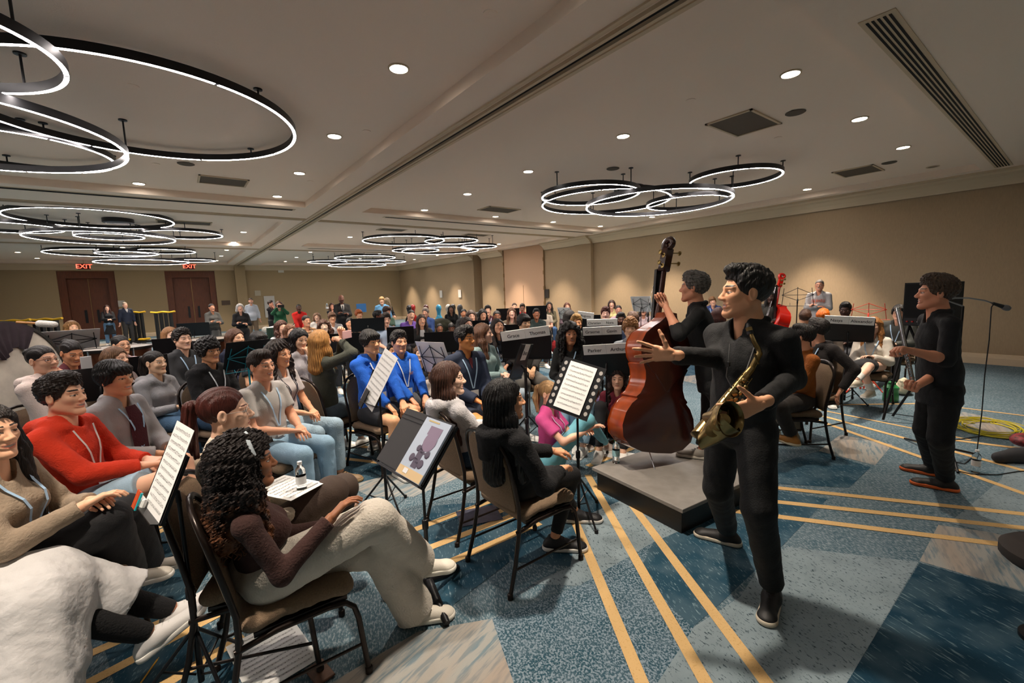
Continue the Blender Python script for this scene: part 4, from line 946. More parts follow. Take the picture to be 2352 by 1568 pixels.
# ------------------------------------------------------------ banquet chairs
tanfab = M_('chair_fabric', '86705a', .95, bump=.6, bscale=300, var=.14, vscale=120)
def chair_proto():
    e = empty('banquet_chair', (0, 0, 0)); w = .215
    s = SDF(); s.cone((-.17, -.17, .435), (.17, -.17, .435), .05, .05, .03).cone((-.18, .17, .435), (.18, .17, .435), .045, .045, .03)
    for i in range(6): y = -.17+.34*i/5; s.cone((-.172, y, .437), (.172, y, .437), .042, .042, .03)
    v, f = s.mesh(.014, lambda p: .0015*wob(p, 30, 2)); mkmesh('seat', [(v*V3(1, 1, .75)+V3(0, 0, .108), f, 0, None)], [tanfab], e, V3(0, 0, 0))
    # backrest shell: rounded top
    lean = .10
    def bk(x, z, off=0): t = (z-.50)/.42; return Vector((x, -.225-lean*.9*max(0, t)**1.1+off-.02*math.cos(x*6), z))
    m = MB(); nx, nz = 13, 14; rows = []
    for side in (0, 1):
        for j in range(nz):
            t = j/(nz-1); z = .47+.425*t; hw = .19 if t < .6 else .19*math.sqrt(max(.0, 1-((t-.6)/.42)**2.4)); hw = max(hw, .085)
            for i in range(nx):
                u = i/(nx-1)*2-1; x = u*hw; ed = 1-abs(u)**4; ez = 1-abs(2*t-1)**8; th = .008+.022*ed*ez
                m.v.append(tuple(bk(x, z, th if side == 0 else -th*.6)))
    for side in (0, 1):
        o = side*nx*nz
        for j in range(nz-1):
            for i in range(nx-1):
                q = [o+j*nx+i, o+j*nx+i+1, o+(j+1)*nx+i+1, o+(j+1)*nx+i]; m.f.append(q[::-1] if side == 0 else q); m.m.append(0)
    o2 = nx*nz
    for i in range(nx-1):
        for j in (0, nz-1): q = [j*nx+i, j*nx+i+1, o2+j*nx+i+1, o2+j*nx+i]; m.f.append(q if j == 0 else q[::-1]); m.m.append(0)
    for j in range(nz-1):
        for i in (0, nx-1): q = [j*nx+i, (j+1)*nx+i, o2+(j+1)*nx+i, o2+j*nx+i]; m.f.append(q); m.m.append(0)
    m.build('backrest', tanfab, e, 50)
    m = MB(); pts = []
    for s_ in (-1, 1):
        seq = [bk(s_*w, .36+.0, -.0)]+[bk(s_*w, z) for z in (.45, .55, .65, .72)]
        pts += seq if s_ < 0 else []
    top = []
    for k in range(13):
        a = PI*k/12; top.append(bk(-math.cos(a)*w, .74+.19*math.sin(a)**.7))
    pts = [bk(-w, z) for z in (.40, .5, .6, .69)]+top+[bk(w, z) for z in (.69, .6, .5, .40)]
    m.tube(pts, .0125, 8); m.build('back_frame', frame_metal, e, 60)
    m = MB(); m.tube([bk(-.085, .905), bk(-.05, .925), bk(.05, .925), bk(.085, .905)], .008, 8); m.build('hand_grip', frame_metal, e, 60)
    for s_ in (-1, 1):
        m = MB(); m.tube([bk(s_*w, .42), (s_*w, -.235, .36), (s_*(w+.005), -.27, .18), (s_*(w+.012), -.32, .012)], .0125, 8); m.lathe([(.017, 0), (.017, .03), (.012, .035)], 10, Matrix.Translation((s_*(w+.012), -.32, 0))); m.build('leg', frame_metal, e, 60)
        m = MB(); m.tube([(s_*w, .10, .385), (s_*w, .17, .375), (s_*w, .205, .34), (s_*(w+.004), .22, .28), (s_*(w+.012), .245, .012)], .0125, 8); m.lathe([(.017, 0), (.017, .03), (.012, .035)], 10, Matrix.Translation((s_*(w+.012), .245, 0))); m.build('leg', frame_metal, e, 60)
        m = MB(); m.tube([(s_*w, -.25, .36), (s_*w, -.1, .385), (s_*w, .11, .385)], .0125, 8); m.tube([(s_*(w+.006), -.285, .15), (s_*(w+.006), .232, .15)], .007, 6); m.build('side_rail', frame_metal, e, 60)
    m = MB(); m.box((0, .0, .395), (.42, .36, .02)); m.build('seat_pan', frame_metal, e)
    return e
CH = None; NCH = 0
def place_chair(p, f, label, group='banquet chairs of the seated audience', back=-.07):
    global CH, NCH
    if CH is None: CH = chair_proto(); o = CH
    else: o = copytree(CH)
    q = Vector((p[0], p[1], 0))+Vector((f[0], f[1], 0))*.10
    o.location = q; o.rotation_euler = (0, 0, math.atan2(f[1], f[0])-PI/2)
    tag(o, label, 'chair', group); return o
# ------------------------------------------------------------ stands, paper and writing
ink = M_('ink', '3a3a3e', .9)
def basis(face, px=None, at=None):
    v = Vector((at.x, at.y, 0)).normalized(); r = Vector((v.y, -v.x, 0))
    return (-v*math.cos(R(face))+r*math.sin(R(face)))
def stave(mb, w, h, n=9, off=.0006):
    r = random.Random(n); mb.cur = 1
    for k in range(n):
        y = h/2-h*(k+1)/(n+1)
        for q in (-.004, 0, .004): mb.quad((-w*.42, y+q, off), (w*.42, y+q, off), (w*.42, y+q+.0008, off), (-w*.42, y+q+.0008, off))
        for j in range(16):
            x = -w*.4+w*.8*j/15+r.uniform(-.003, .003); z = y+r.uniform(-.006, .006); mb.quad((x, z, off*1.5), (x+.004, z, off*1.5), (x+.004, z+.003, off*1.5), (x, z+.003, off*1.5))
def sheet(name, M, w, h, label, cat='sheet music', lines=9, parent=None, mat=None, group=None):
    m = MB(); m.box((0, 0, -.0008), (w, h, .0016))
    if lines: stave(m, w, h, lines)
    o = m.build(name, [mat or paper, ink], parent); o.matrix_world = M
    return tag(o, label, cat, group)
def stand(at, face, label, tilt=20, style='solid', w=.5, h=.33, poleto=None, base='tripod', group='music stands among the players', colour=None, roll=0.0, legrot=0.0):
    """at: Vector at desk centre; face: direction the music side looks"""
    d = basis(face, at=at); mat = colour or black_metal; x, y = at.x, at.y
    e = empty('music_stand', (x, y, 0), label, 'music stand', group)
    z = at.z; nz = (d*math.cos(R(tilt))+Vector((0, 0, 1))*math.sin(R(tilt))); M = frame(nz, (0, 0, 1), (0, 0, z)) @ Matrix.Rotation(R(roll), 4, 'Z')
    m = MB()
    if style == 'solid':
        m.box((0, 0, 0), (w, h, .004)); m.box((0, -h/2+.0, .02), (w, .004, .045)); m.box((0, -h/2-.0, .0), (w*.96, .012, .02)); m.box((w/2, 0, .004), (.006, h, .012)); m.box((-w/2, 0, .004), (.006, h, .012))
    elif style == 'holes':
        m.cur = 0; m.box((0, 0, 0), (w, h, .004)); m.box((0, -h/2, .02), (w, .004, .045)); m.cur = 1
        for i in range(7):
            for j in (-1, 1):
                for s_ in (-1, 1): m.add([((j*(w*.42))+.014*math.cos(a), (i-3)*h*.13+.016*math.sin(a), s_*.0032) for a in np.linspace(0, 2*PI, 12, endpoint=False)][::s_], [list(range(12))])
    else:
        r = .0042
        for a, b in (((-w/2, -h/2, 0), (w/2, -h/2, 0)), ((-w*.42, h*.12, 0), (w*.42, h*.12, 0)), ((-w*.42, -h/2, 0), (-w*.36, h*.5, 0)), ((w*.42, -h/2, 0), (w*.36, h*.5, 0)), ((0, -h/2, 0), (0, h*.55, 0)), ((0, h*.5, 0), (-w*.42, h*.12, 0)), ((0, h*.5, 0), (w*.42, h*.12, 0)), ((0, -h*.2, 0), (-w*.42, h*.12, 0)), ((0, -h*.2, 0), (w*.42, h*.12, 0))): m.tube([a, b], r, 6)
        for s_ in (-1, 1): m.tube([(s_*w*.2, -h/2, 0), (s_*w*.2, -h/2, .04), (s_*w*.2, -h/2+.03, .05)], .003, 6)
    dk = m.build('desk', [mat, M_('desk_hole', 'a8a4a0', .8)], e); dk.matrix_basis = M
    m = MB(); b = M @ Vector((0, -h*.1, -.01)); m.tube([b, Vector((b.x-d.x*.03, b.y-d.y*.03, b.z-.03)), (-d.x*.03, -d.y*.03, z-.1)], .011, 8); m.tube([(-d.x*.03, -d.y*.03, z-.1), (-d.x*.03, -d.y*.03, z*.45)], .0085, 8); m.tube([(-d.x*.03, -d.y*.03, z*.48), (-d.x*.03, -d.y*.03, .06)], .0125, 8)
    m.lathe([(.018, 0), (.018, .05), (.012, .055)], 10, Matrix.Translation((-d.x*.03, -d.y*.03, z*.46))); m.build('pole', mat, e, 50)
    for k in range(3):
        a = 2*PI*k/3+legrot+.4; c, s = math.cos(a), math.sin(a); o = (-d.x*.03, -d.y*.03)
        m = MB()
        if base == 'tripod':
            m.tube([(o[0]+c*.015, o[1]+s*.015, .30), (o[0]+c*.26, o[1]+s*.26, .012)], .008, 8); m.tube([(o[0]+c*.015, o[1]+s*.015, .10), (o[0]+c*.13, o[1]+s*.13, .165)], .005, 6); m.lathe([(.014, 0), (.014, .02), (.01, .026)], 10, Matrix.Translation((o[0]+c*.262, o[1]+s*.262, 0)))
        else:
            m.tube([(o[0], o[1], .10), (o[0]+c*.05, o[1]+s*.05, .085), (o[0]+c*.14, o[1]+s*.14, .05), (o[0]+c*.27, o[1]+s*.27, .02)], [.024, .026, .026, .018], 10)
        m.build('leg', mat, e, 50)
    e['_M'] = 1
    bpy.context.view_layer.update(); WM = e.matrix_world @ M
    return e, WM, d
def namecard(WM, texts, label, w=.5, y=.12, cw=.25, tilt=0, hh=.105):
    """folded card hanging over the top edge, writing on the side away from the music"""
    e = empty('name_card', WM @ Vector((0, y, 0)), label, 'name card', 'name cards on the music stands')
    F = WM @ Matrix.Translation((0, y, -.006)) @ Matrix.Rotation(PI, 4, 'Y') @ Matrix.Rotation(R(tilt), 4, 'Z')
    bpy.context.view_layer.update(); inv = e.matrix_world.inverted(); n = len(texts)
    for i, t in enumerate(texts):
        x = (i-(n-1)/2)*cw; m = MB(); m.box((x, 0, -.0006), (cw*.995, hh, .0012)); m.box((x, hh/2, -.008), (cw*.995, .0012, .016)); o = m.build('card', paper, e); o.matrix_basis = inv @ F
        textobj(t, .056, F @ Matrix.Translation((x, -.008, .0008)), ink, parent=e, bold=.0006)
    return e
pz = lambda x, y, z: P(x, y, z)
def bottle(p, label, cap='e8eaec', lab='e6eef2', h=.2):
    e = empty('water_bottle', p, label, 'bottle'); pet = M_('clear_plastic', 'f2f6f8', .06, trans=1.0)
    m = MB(); s = h/.2; m.lathe([(.0, .002), (.026*s, 0), (.031*s, .006), (.029*s, .02), (.031*s, .035), (.0295*s, .05), (.031*s, .06), (.031*s, .115), (.0295*s, .125), (.031*s, .135), (.028*s, .155), (.014*s, .175), (.0125*s, .188)], 24, cap=False); m.v = [(x, y, z*s) for x, y, z in m.v]; m.build('bottle_body', pet, e, 60)
    m = MB(); m.lathe([(.0, .0), (.0145*s, 0), (.0145*s, .018*s), (.0, .019*s)], 18, Matrix.Translation((0, 0, .186*s)), cap=False); m.build('cap', M_('bottle_cap', cap, .4), e, 40)
    m = MB(); m.lathe([(.0316*s, .062*s), (.0316*s, .112*s)], 24, cap=False); m.build('bottle_label', M_('bottle_label', lab, .5), e, 60)
    return e
# ------------------------------------------------------------ podium
def podium():
    L = P(1360, 1072, .2); Fq = P(1568, 1170, .2); Rr = P(1692, 1098, .2); 
    ax = (Fq-L); a = (Rr-Fq); wx = ax.normalized(); wy = (a-wx*a.dot(wx)).normalized(); LX = ax.length; LY = max(1.15, a.length)
    e = empty('podium', Vector((L.x, L.y, 0)), 'low grey conductor podium with black base under the double bass', 'podium')
    M3 = Matrix((tuple(wx), tuple(wy), (0, 0, 1))).transposed().to_4x4(); e.matrix_world = Matrix.Translation((L.x, L.y, 0)) @ M3
    m = MB(); m.box((LX/2, LY/2, .185), (LX, LY, .03), bev=.003); m.build('deck', M_('podium_deck', '87827c', .55, var=.10, vscale=14, bump=.1), e)
    m = MB(); m.box((LX/2, LY/2, .085), (LX-.06, LY-.06, .17)); m.build('base', M_('podium_base', '16120f', .5, var=.3, vscale=5, stretch=(1, 1, 12)), e)
podium()
# ------------------------------------------------------------ double bass
varn_lit = M_('bass_varnish_lit', '8e3a12', .22, var=.30, vscale=4, stretch=(2, 2, .8), coat=.6)  # brighter varnish: light falling on the ribs is put into the colour
varn_shaded = M_('bass_varnish_shaded', '35120a', .25, var=.35, vscale=3, stretch=(2, 2, .6), coat=.5)  # darker copy of the varnish, with the shade on the back painted in
ebony = M_('ebony', '140f0d', .3); brass = M_('aged_brass', '9c8350', .3, .9, var=.25, vscale=25)
def bass(end, top, bn, label, name='double_bass', v=varn_lit, vb=varn_shaded, sc=1.0, hi=True):
    """end: endpin foot, top: scroll tip, bn: direction the back looks"""
    end = Vector(end); top = Vector(top); z = (top-end).normalized(); M = frame(-Vector(bn), (0, 0, 1)); y_ = -Vector(bn); y_ = (y_-z*y_.dot(z)).normalized(); x = y_.cross(z)
    M = Matrix(((x.x, y_.x, z.x, end.x), (x.y, y_.y, z.y, end.y), (x.z, y_.z, z.z, end.z), (0, 0, 0, 1))); L = (top-end).length; k = L/1.93
    e = empty(name, end, label, 'double bass', M=M)
    out = [(0, .0), (.14, .005), (.25, .04), (.325, .11), (.345, .20), (.325, .30), (.28, .375), (.235, .415), (.248, .43), (.215, .46), (.188, .52), (.180, .58), (.190, .64), (.215, .69), (.205, .70), (.235, .735), (.258, .80), (.255, .87), (.225, .94), (.165, 1.0), (.10, 1.05), (.055, 1.10), (.045, 1.14), (0, 1.14)]
    out = [(a*k, (b+.13)*k) for a, b in out]; ring_ = out[:-1]+[(-a, b) for a, b in out[::-1]][:-1]; n = len(ring_); dep = .205*k
    def depth_at(b): t = (b/k-.13)/1.14; return dep*(1-.35*smooth01(.78, 1.0, t))
    m = MB(); ys = [0, .012*k, .02*k]
    vs = [(a, 0.0, b) for a, b in ring_]+[(a, depth_at(b), b) for a, b in ring_]; m.add(vs, [[i, (i+1) % n, n+(i+1) % n, n+i] for i in range(n)])
    m.build('ribs', v, e, 50)
    for nm, yy, sgn, mt in (('back', 0, -1, vb), ('top_plate', 1, 1, v)):
        m = MB(); K = 7; vs = []
        for q in range(K):
            s = 1.025-(q/(K-1))*1.02; s = max(s, .005)
            for a, b in ring_:
                bc = .62*k; aa = a*s if q else a*1.03; bb = bc+(b-bc)*s if q else b; y0 = 0 if yy == 0 else depth_at(b); dome = (1-max(s, 0)**2)*.035*k
                vs.append((aa, y0+sgn*(.004*k+dome), bb))
        base_ = [(a, (0 if yy == 0 else depth_at(b)), b) for a, b in ring_]; vs = base_+vs
        fs = [[q*n+i, q*n+(i+1) % n, (q+1)*n+(i+1) % n, (q+1)*n+i] for q in range(K) for i in range(n)]; fs = [f[::-1] for f in fs] if sgn > 0 else fs
        fs.append([K*n+i for i in range(n)]); m.add(vs, fs); m.build(nm, mt, e, 40)
    d = depth_at(1.2*k); m = MB(); m.tube([(0, d*.55, 1.2*k), (0, d+.03, 1.26*k), (0, d+.02, 1.40*k), (0, d+.01, 1.66*k)], [.045*k, .032*k, .024*k, .021*k], 10); m.build('neck', v if vb is v else M_('neck_wood', '4a2012', .3), e, 60)
    m = MB(); m.box((0, d+.055*k, 1.21*k), (.07*k, .03*k, .9*k), M=Matrix.Rotation(-.05, 3, 'X')); m.build('fingerboard', ebony, e)
    m = MB(); m.box((0, d+.005, 1.735*k), (.066*k, .075*k, .2*k), M=Matrix.Rotation(.12, 3, 'X'), bev=.008); 
    sp = [(0, d-.02+.055*k*math.cos(a)*(1-a/14)*1.0, 1.865*k+.05*k*math.sin(a)*(1-a/14)) for a in np.linspace(-1.2, 6.5, 22)]; m.tube(sp, [.034*k*(1-i/40) for i in range(22)], 8); m.build('scroll', vb if vb is not v else v, e, 50)
    for i, (s_, zz) in enumerate(((-1, 1.68), (-1, 1.77), (1, 1.71), (1, 1.80))):
        m = MB(); m.cyl((s_*.03*k, d+.0, zz*k), (s_*.1*k, d-.03, zz*k+.01), .005, 8); m.lathe([(.0, 0), (.02, .004), (.022, .012), (.0, .014)], 12, Matrix.Translation((s_*.1*k, d-.03, zz*k+.01)) @ Matrix.Rotation(PI/2, 4, 'Y'), cap=False); m.lathe([(.0, 0), (.022, .003), (.0, .006)], 14, Matrix.Translation((s_*.036*k, d, zz*k)) @ Matrix.Rotation(PI/2, 4, 'Y'), cap=False); m.build('tuning_peg', brass, e, 50)
    m = MB(); yb = depth_at(.7)+.035*k; m.box((0, yb+.06*k, .60*k), (.14*k, .02*k, .13*k), M=Matrix.Rotation(0, 3, 'X')); m.box((0, yb+.04*k, .54*k), (.16*k, .015, .02)); m.build('bridge', M_('bridge_wood', 'b88a55', .5), e)
    m = MB(); m.prism([(-.02*k, 0), (.02*k, 0), (.045*k, .32*k), (-.045*k, .32*k)], .012, Matrix.Translation((0, yb+.01, .17*k)) @ Matrix.Rotation(PI/2-.12, 4, 'X')); m.build('tailpiece', ebony, e)
    for i in range(4):
        m = MB(); xx = (i-1.5)*.022*k; m.tube([(xx*1.2, yb+.05*k, .46*k), (xx*1.5, yb+.13*k, .66*k), (xx*.55, d+.085*k, 1.64*k)], .0016, 5); m.build('string', chrome, e)
    m = MB(); m.cyl((0, depth_at(.2)*.5, .14*k), (0, depth_at(.2)*.5*0+.0, 0), .005, 8); m.build('endpin', chrome, e, 60)
    return e
bb_ = basis(38, at=P(1504, 1078, .2))
bass(P(1504, 1078, .2), D(1564, 536, 3.78), bb_, 'large varnished double bass held upright on the grey podium')
bass(D(1786, 848, 8.5), D(1813, 630, 8.75), basis(118, at=D(1800, 700, 8.6)), 'bright red double bass held by the player with long locs by the right wall', v=M_('red_varnish', 'c01808', .2, coat=.6), vb=M_('red_varnish', 'c01808', .2, coat=.6))
# ------------------------------------------------------------ saxophone
def saxophone():
    gold = M_('lacquered_brass', '907a50', .27, .95, var=.3, vscale=18); dark = M_('dark_brass', '6b5329', .35, .95)
    A = D(1722, 852, 1.99); B = D(1618, 985, 1.90); Nk = D(1742, 815, 1.99); Nb = D(1732, 785, 2.0); Mp = D(1717, 742, 2.03)
    e = empty('saxophone', B, 'brass tenor saxophone hanging in front of the player in black shirt', 'saxophone')
    L = lambda p: Vector(p)-B
    def build(m, n, mt, s=50): return m.build(n, mt, e, s)
    ax = (L(A)-L(B)).normalized(); cf = -Vector((fw.x, fw.y, fw.z)); side = ax.cross(cf).normalized()
    m = MB(); m.tube([L(A)+ax*.02, L(A), L(B)+ax*.07], [.016, .018, .030], 16); build(m, 'body_tube', gold)
    # bow and bell
    bell = L(D(1672, 962, 1.80)); u = (bell-L(B)).normalized()
    Bm = L(D(1600, 1003, 1.88)); pts = [L(B)+ax*.07, L(B)+ax*.0, L(D(1606, 1000, 1.885)), L(D(1612, 1012, 1.87)), L(D(1632, 1000, 1.85)), L(D(1648, 985, 1.825)), L(D(1660, 972, 1.81)), bell]
    rs = [.030, .034, .036, .037, .042, .050, .058, .064]
    m = MB(); m.tube(pts, rs, 24, cap=False); build(m, 'bow', gold)
    n = (-fw*.85+RT*.30+u*.25).normalized()
    m = MB(); Mb = frame(n, (0, 0, 1), bell); m.lathe([(.058, -.03), (.063, -.005), (.070, .008), (.0735, .012), (.0735, .015), (.069, .012), (.055, -.01), (.04, -.06), (.02, -.12)], 36, Mb, cap=False); build(m, 'bell', gold)
    m = MB(); m.lathe([(.052, -.012), (.035, -.07), (.0, -.12)], 28, Mb, cap=False); build(m, 'bell_throat', dark)
    # neck, cork, mouthpiece
    m = MB(); m.tube([L(A)+ax*.015, L(Nk)+ax*.01, L(D(1741, 800, 2.0)), L(Nb), L(D(1724, 765, 2.02))], [.015, .0135, .012, .0105, .009], 14); m.tube([L(D(1733, 812, 1.985)), L(D(1742, 836, 1.98))], .005, 8); build(m, 'neck', gold)
    m = MB(); a = L(D(1724, 767, 2.02)); b = L(Mp); m.tube([a, a+(b-a)*.25], .0145, 14); m.tube([a+(b-a)*.25, a+(b-a)*.6, b], [.013, .012, .005], 14); build(m, 'mouthpiece', black_plastic)
    m = MB(); m.tube([a+(b-a)*.3, a+(b-a)*.62], [.015, .0142], 14); build(m, 'ligature', gold)
    # key cups, rods and guards
    Lt = (L(A)-L(B)).length
    for i in range(13):
        t = .16+.055*i; p = L(B)+ax*Lt*t; r = .021*(1-.45*(i/12)); off = cf*(.034-.008*i/12)+side*(.018 if i % 2 else -.006)
        m = MB(); zc = (off.normalized()*.75+cf*.5).normalized(); m.lathe([(0, .0), (r, 0), (r, .005), (r*.75, .008), (0, .0085)], 16, frame(zc, ax, p+off), cap=False); m.cyl(p+off*.9, p+off*.9+side*.02, .0025, 6); build(m, 'key', gold)
    for s_ in (-1, 0, 1):
        m = MB(); a = L(B)+ax*Lt*.14+side*.026*s_+cf*.03; b = L(B)+ax*Lt*.93+side*.02*s_+cf*.018; m.cyl(a, b, .0026, 8)
        for q in range(8): c = a+(b-a)*(q+.5)/8; m.cyl(c, c-cf*.014, .003, 6)
        build(m, 'key_rod', gold)
    for i in range(6):
        p = L(B)+ax*Lt*(.34+.055*i)+side*.043+cf*.022; m = MB(); m.lathe([(0, 0), (.008, 0), (.008, .003), (0, .0035)], 12, frame(cf, ax, p), cap=False); build(m, 'pearl_key', M_('pearl', 'cfc6a8', .3))
    for i, t in enumerate((.1, .45, .75)):
        p = bell*t+pts[4]*(1-t); m = MB(); q = p-side*.03+cf*.045; m.lathe([(0, 0), (.026, 0), (.026, .005), (0, .01)], 18, frame((cf-side*.6), ax, q), cap=False); m.tube([q+ax*.03, q+ax*.05-cf*.02], .003, 6); build(m, 'bell_key', gold)
    m = MB(); s0 = L(D(1672, 738, 2.07)); m.tube([L(D(1742, 720, 2.16)), L(D(1735, 790, 2.06)), L(A)*.75+L(B)*.25+cf*.02], .004, 6); m.tube([L(D(1676, 790, 2.04)), L(D(1674, 820, 2.0)), L(D(1672, 838, 1.99)), L(D(1668, 865, 1.97)), L(A)*.6+L(B)*.4+cf*.03], .0028, 6); m.box(L(D(1673, 836, 1.985)), (.012, .012, .02)); build(m, 'neck_strap', black_plastic)
saxophone()
# ------------------------------------------------------------ flute, microphone, amplifier and the right side
def flute():
    a = D(2061, 707, 3.12); b = D(2101, 900, 3.0); e = empty('bass_flute', a, 'long silver flute held upright by the standing man in black', 'flute'); d = b-a; c = -fw
    m = MB(); m.tube([(0, 0, 0), d*.02, d*.04, d*.04, d], [.018, .018, .018, .0145, .0135], 14); m.build('flute_tube', chrome, e, 60)
    for i in range(14):
        p = d*(.52+.034*i)+c*.014+RT*(-.012); m = MB(); m.lathe([(0, 0), (.010, 0), (.010, .004), (0, .006)], 12, frame(c-RT*.6, d, p), cap=False); m.cyl(p+RT*.006, p+RT*.006+d.normalized()*.02, .002, 5); m.build('key', chrome, e, 50)
flute()
def micstand():
    base = Vector((*P(2182, 1058, 0).xy, 0)); e = empty('microphone_stand', base, 'black boom microphone stand behind the flute player, base legs on carpet', 'microphone stand')
    t = D(2165, 690, 4.0)-base; m = MB(); m.tube([(0, 0, .05), Vector((t.x*.0, t.y*.0, 1.45))], .009, 10); m.build('pole', black_metal, e, 60)
    m = MB(); q = [D(x, y, 3.98)-base for x, y in ((2175, 690), (2195, 684), (2225, 684), (2262, 690), (2282, 697))]; m.tube([Vector((0, 0, 1.45))]+q, .007, 8); m.build('gooseneck', M_('grey_metal', '8e8e90', .3, .9), e, 60)
    for k, (x, y) in enumerate(((2078, 1007), (2250, 1045), (2200, 1085))):
        f = P(x, y, .01)-base; m = MB(); m.tube([(0, 0, .12), (f.x, f.y, .012)], .010, 8); m.build('leg', black_metal, e, 60)
    p0 = D(2280, 696, 3.97); p1 = D(2318, 709, 3.93); e2 = empty('microphone', p0, 'black handheld microphone with silver grille at the end of the gooseneck', 'microphone'); d = p1-p0
    m = MB(); m.tube([(0, 0, 0), d*.62], [.012, .019], 14); m.build('handle', black_plastic, e2, 60)
    m = MB(); Mx = frame(d, (0, 0, 1), d*.6); m.lathe([(.018, 0), (.021, .004), (.0265, .02), (.026, .038), (.018, .054), (0, .06)], 18, Mx, cap=False); m.build('grille', M_('mic_grille', '77777a', .45, .8, bump=.6, bscale=500), e2, 60)
    m = MB(); m.tube([D(2281, 700, 3.97), D(2277, 705, 3.97), D(2272, 780, 4.0), D(2262, 860, 4.05), D(2255, 950, 4.1), P(2243, 1042, .006), P(2215, 1065, .006), P(2190, 1060, .006)], .0045, 8); tag(m.build('microphone_cable', black_plastic, None, 60), 'thin black cable hanging from the microphone down to the floor', 'cable')
micstand()
def coil():
    c = P(2268, 982, .006); m = MB(); pts = []; r_ = random.Random(5)
    for i in range(9*40):
        a = 2*PI*i/40; k = i//40; r0 = .26+.06*math.sin(k*1.9)+.03*math.sin(a*2+k); pts.append((c.x+math.cos(a)*r0*1.25+.03*math.sin(k*2.3), c.y+math.sin(a)*r0*.95+.03*math.cos(k*1.3), .008+.005*(k % 5)+.003*math.sin(3*a+k)))
    pts += [tuple(P(2352, 990, .008)), tuple(P(2420, 992, .008))]; m.tube(pts, .0048, 6); p2 = [tuple(P(x, y, .008)) for x, y in ((2120, 950), (2165, 963), (2200, 968), (2240, 972))]; m.tube(p2, .0048, 6)
    tag(m.build('extension_cord', M_('yellow_cord', 'cfc02a', .5), None, 60), 'coiled bright yellow extension cord lying on the carpet', 'cord')
coil()
for pts, l in (([(2100, 985), (2180, 1012), (2260, 1000), (2352, 1015), (2420, 1020)], 'thin black cable crossing the carpet beyond the yellow cord'), ([(2170, 1075), (2230, 1088), (2290, 1090), (2340, 1082), (2400, 1080)], 'thin black cable in front of the clear bottle at right'), ([(2020, 945), (2090, 955), (2150, 962)], 'thin black cable running from behind the flute player')):
    m = MB(); q = [P(x, y, .007) for x, y in pts]; m.tube([q[0]]+[a.lerp(b, t) for a, b in zip(q, q[1:]) for t in (.5, 1)], .0045, 6); tag(m.build('floor_cable', black_plastic, None, 60), l, 'cable')
def amp():
    c = D(2128, 695, 5.0); b = basis(-20, at=c); e = empty('bass_amplifier', c, 'tall black bass amplifier cabinet on a stand behind the flute player', 'amplifier'); Mx = frame(b, (0, 0, 1)); 
    def bx(m, c_, s_): m.box(tuple(Mx @ Vector(c_)), s_, M=Mx.to_3x3())
    m = MB(); bx(m, (0, .03, -.15), (.42, .40, .3)); bx(m, (0, -.22, -.15), (.42, .10, .3)); m.build('cabinet', M_('amp_tolex', '121214', .7, bump=.3, bscale=300), e)
    m = MB(); bx(m, (0, .03, .006), (.39, .37, .01)); m.build('grille_cloth', M_('grille_cloth', '0d0d10', .9, bump=.5, bscale=500), e)
    m = MB(); bx(m, (0, -.22, .006), (.39, .08, .008)); 
    m.build('control_panel', M_('amp_panel', '26262a', .4), e); 
    for i in range(7): m = MB(); m.lathe([(.010, 0), (.009, .014), (0, .015)], 10, Mx @ Matrix.Translation((-.16+.05*i, -.22, .01)), cap=False); m.build('knob', chrome if i > 1 else M_('red_led', 'b02018', .4), e, 50)
    g = c.z-.28
    for s_ in (-1, 1):
        m = MB(); a = Mx @ Vector((s_*.2, -.28, -.15)); f = Mx @ Vector((-s_*.28, 0, -.1)); m.tube([a, (f.x, f.y, -c.z+.02)], .014, 8); f2 = Mx @ Vector((s_*.26, 0, .18)); m.tube([a, (f2.x, f2.y, -c.z+.02)], .014, 8); m.build('stand_leg', black_metal, e, 60)
amp()
bottle(P(1415, 1062, .2), 'clear water bottle with green cap standing on the podium corner', cap='1f8a4a', lab='9fd0d8', h=.21)
bottle(P(2240, 1084, 0), 'clear water bottle with white cap on the carpet at right', lab='dcdcdc', h=.2)
def jug():
    p = P(2045, 920, 0); e = empty('green_jug', p, 'large green insulated water jug on the floor by the cream bag', 'jug'); g = M_('green_plastic', '3f9a5a', .35)
    m = MB(); m.lathe([(0, 0), (.085, 0), (.09, .01), (.09, .10), (.082, .115), (.082, .16), (.09, .175), (.088, .2), (.05, .235), (.045, .245)], 28, cap=False); m.build('jug_body', g, e, 40); m = MB(); m.lathe([(.05, .24), (.05, .27), (.03, .275), (0, .276)], 20, cap=False); m.build('lid', M_('green_lid', '2f7d46', .4), e, 40)
    m = MB(); m.tube([(-.09, 0, .19), (-.12, 0, .16), (-.12, 0, .08), (-.09, 0, .06)], .01, 8); m.build('handle', g, e, 60)
    s = SDF(); s.ell((0, 0, .10), (.16, .10, .11), .05).ell((.10, .03, .06), (.12, .08, .07), .05).ell((-.06, 0, .2), (.09, .05, .06), .05); v, f = s.mesh(.012, lambda p_: .012*wob(p_, 22, 3), clip=lambda p_: .003-p_[:, 2]); o = mkmesh('tote_bag', [(v, f, 0, None)], [cloth('cfc3a8')], None, V3(0, 0, 0)); q = P(2075, 905, 0); o.location = q; tag(o, 'crumpled cream canvas bag lying behind the green jug', 'bag')
jug()
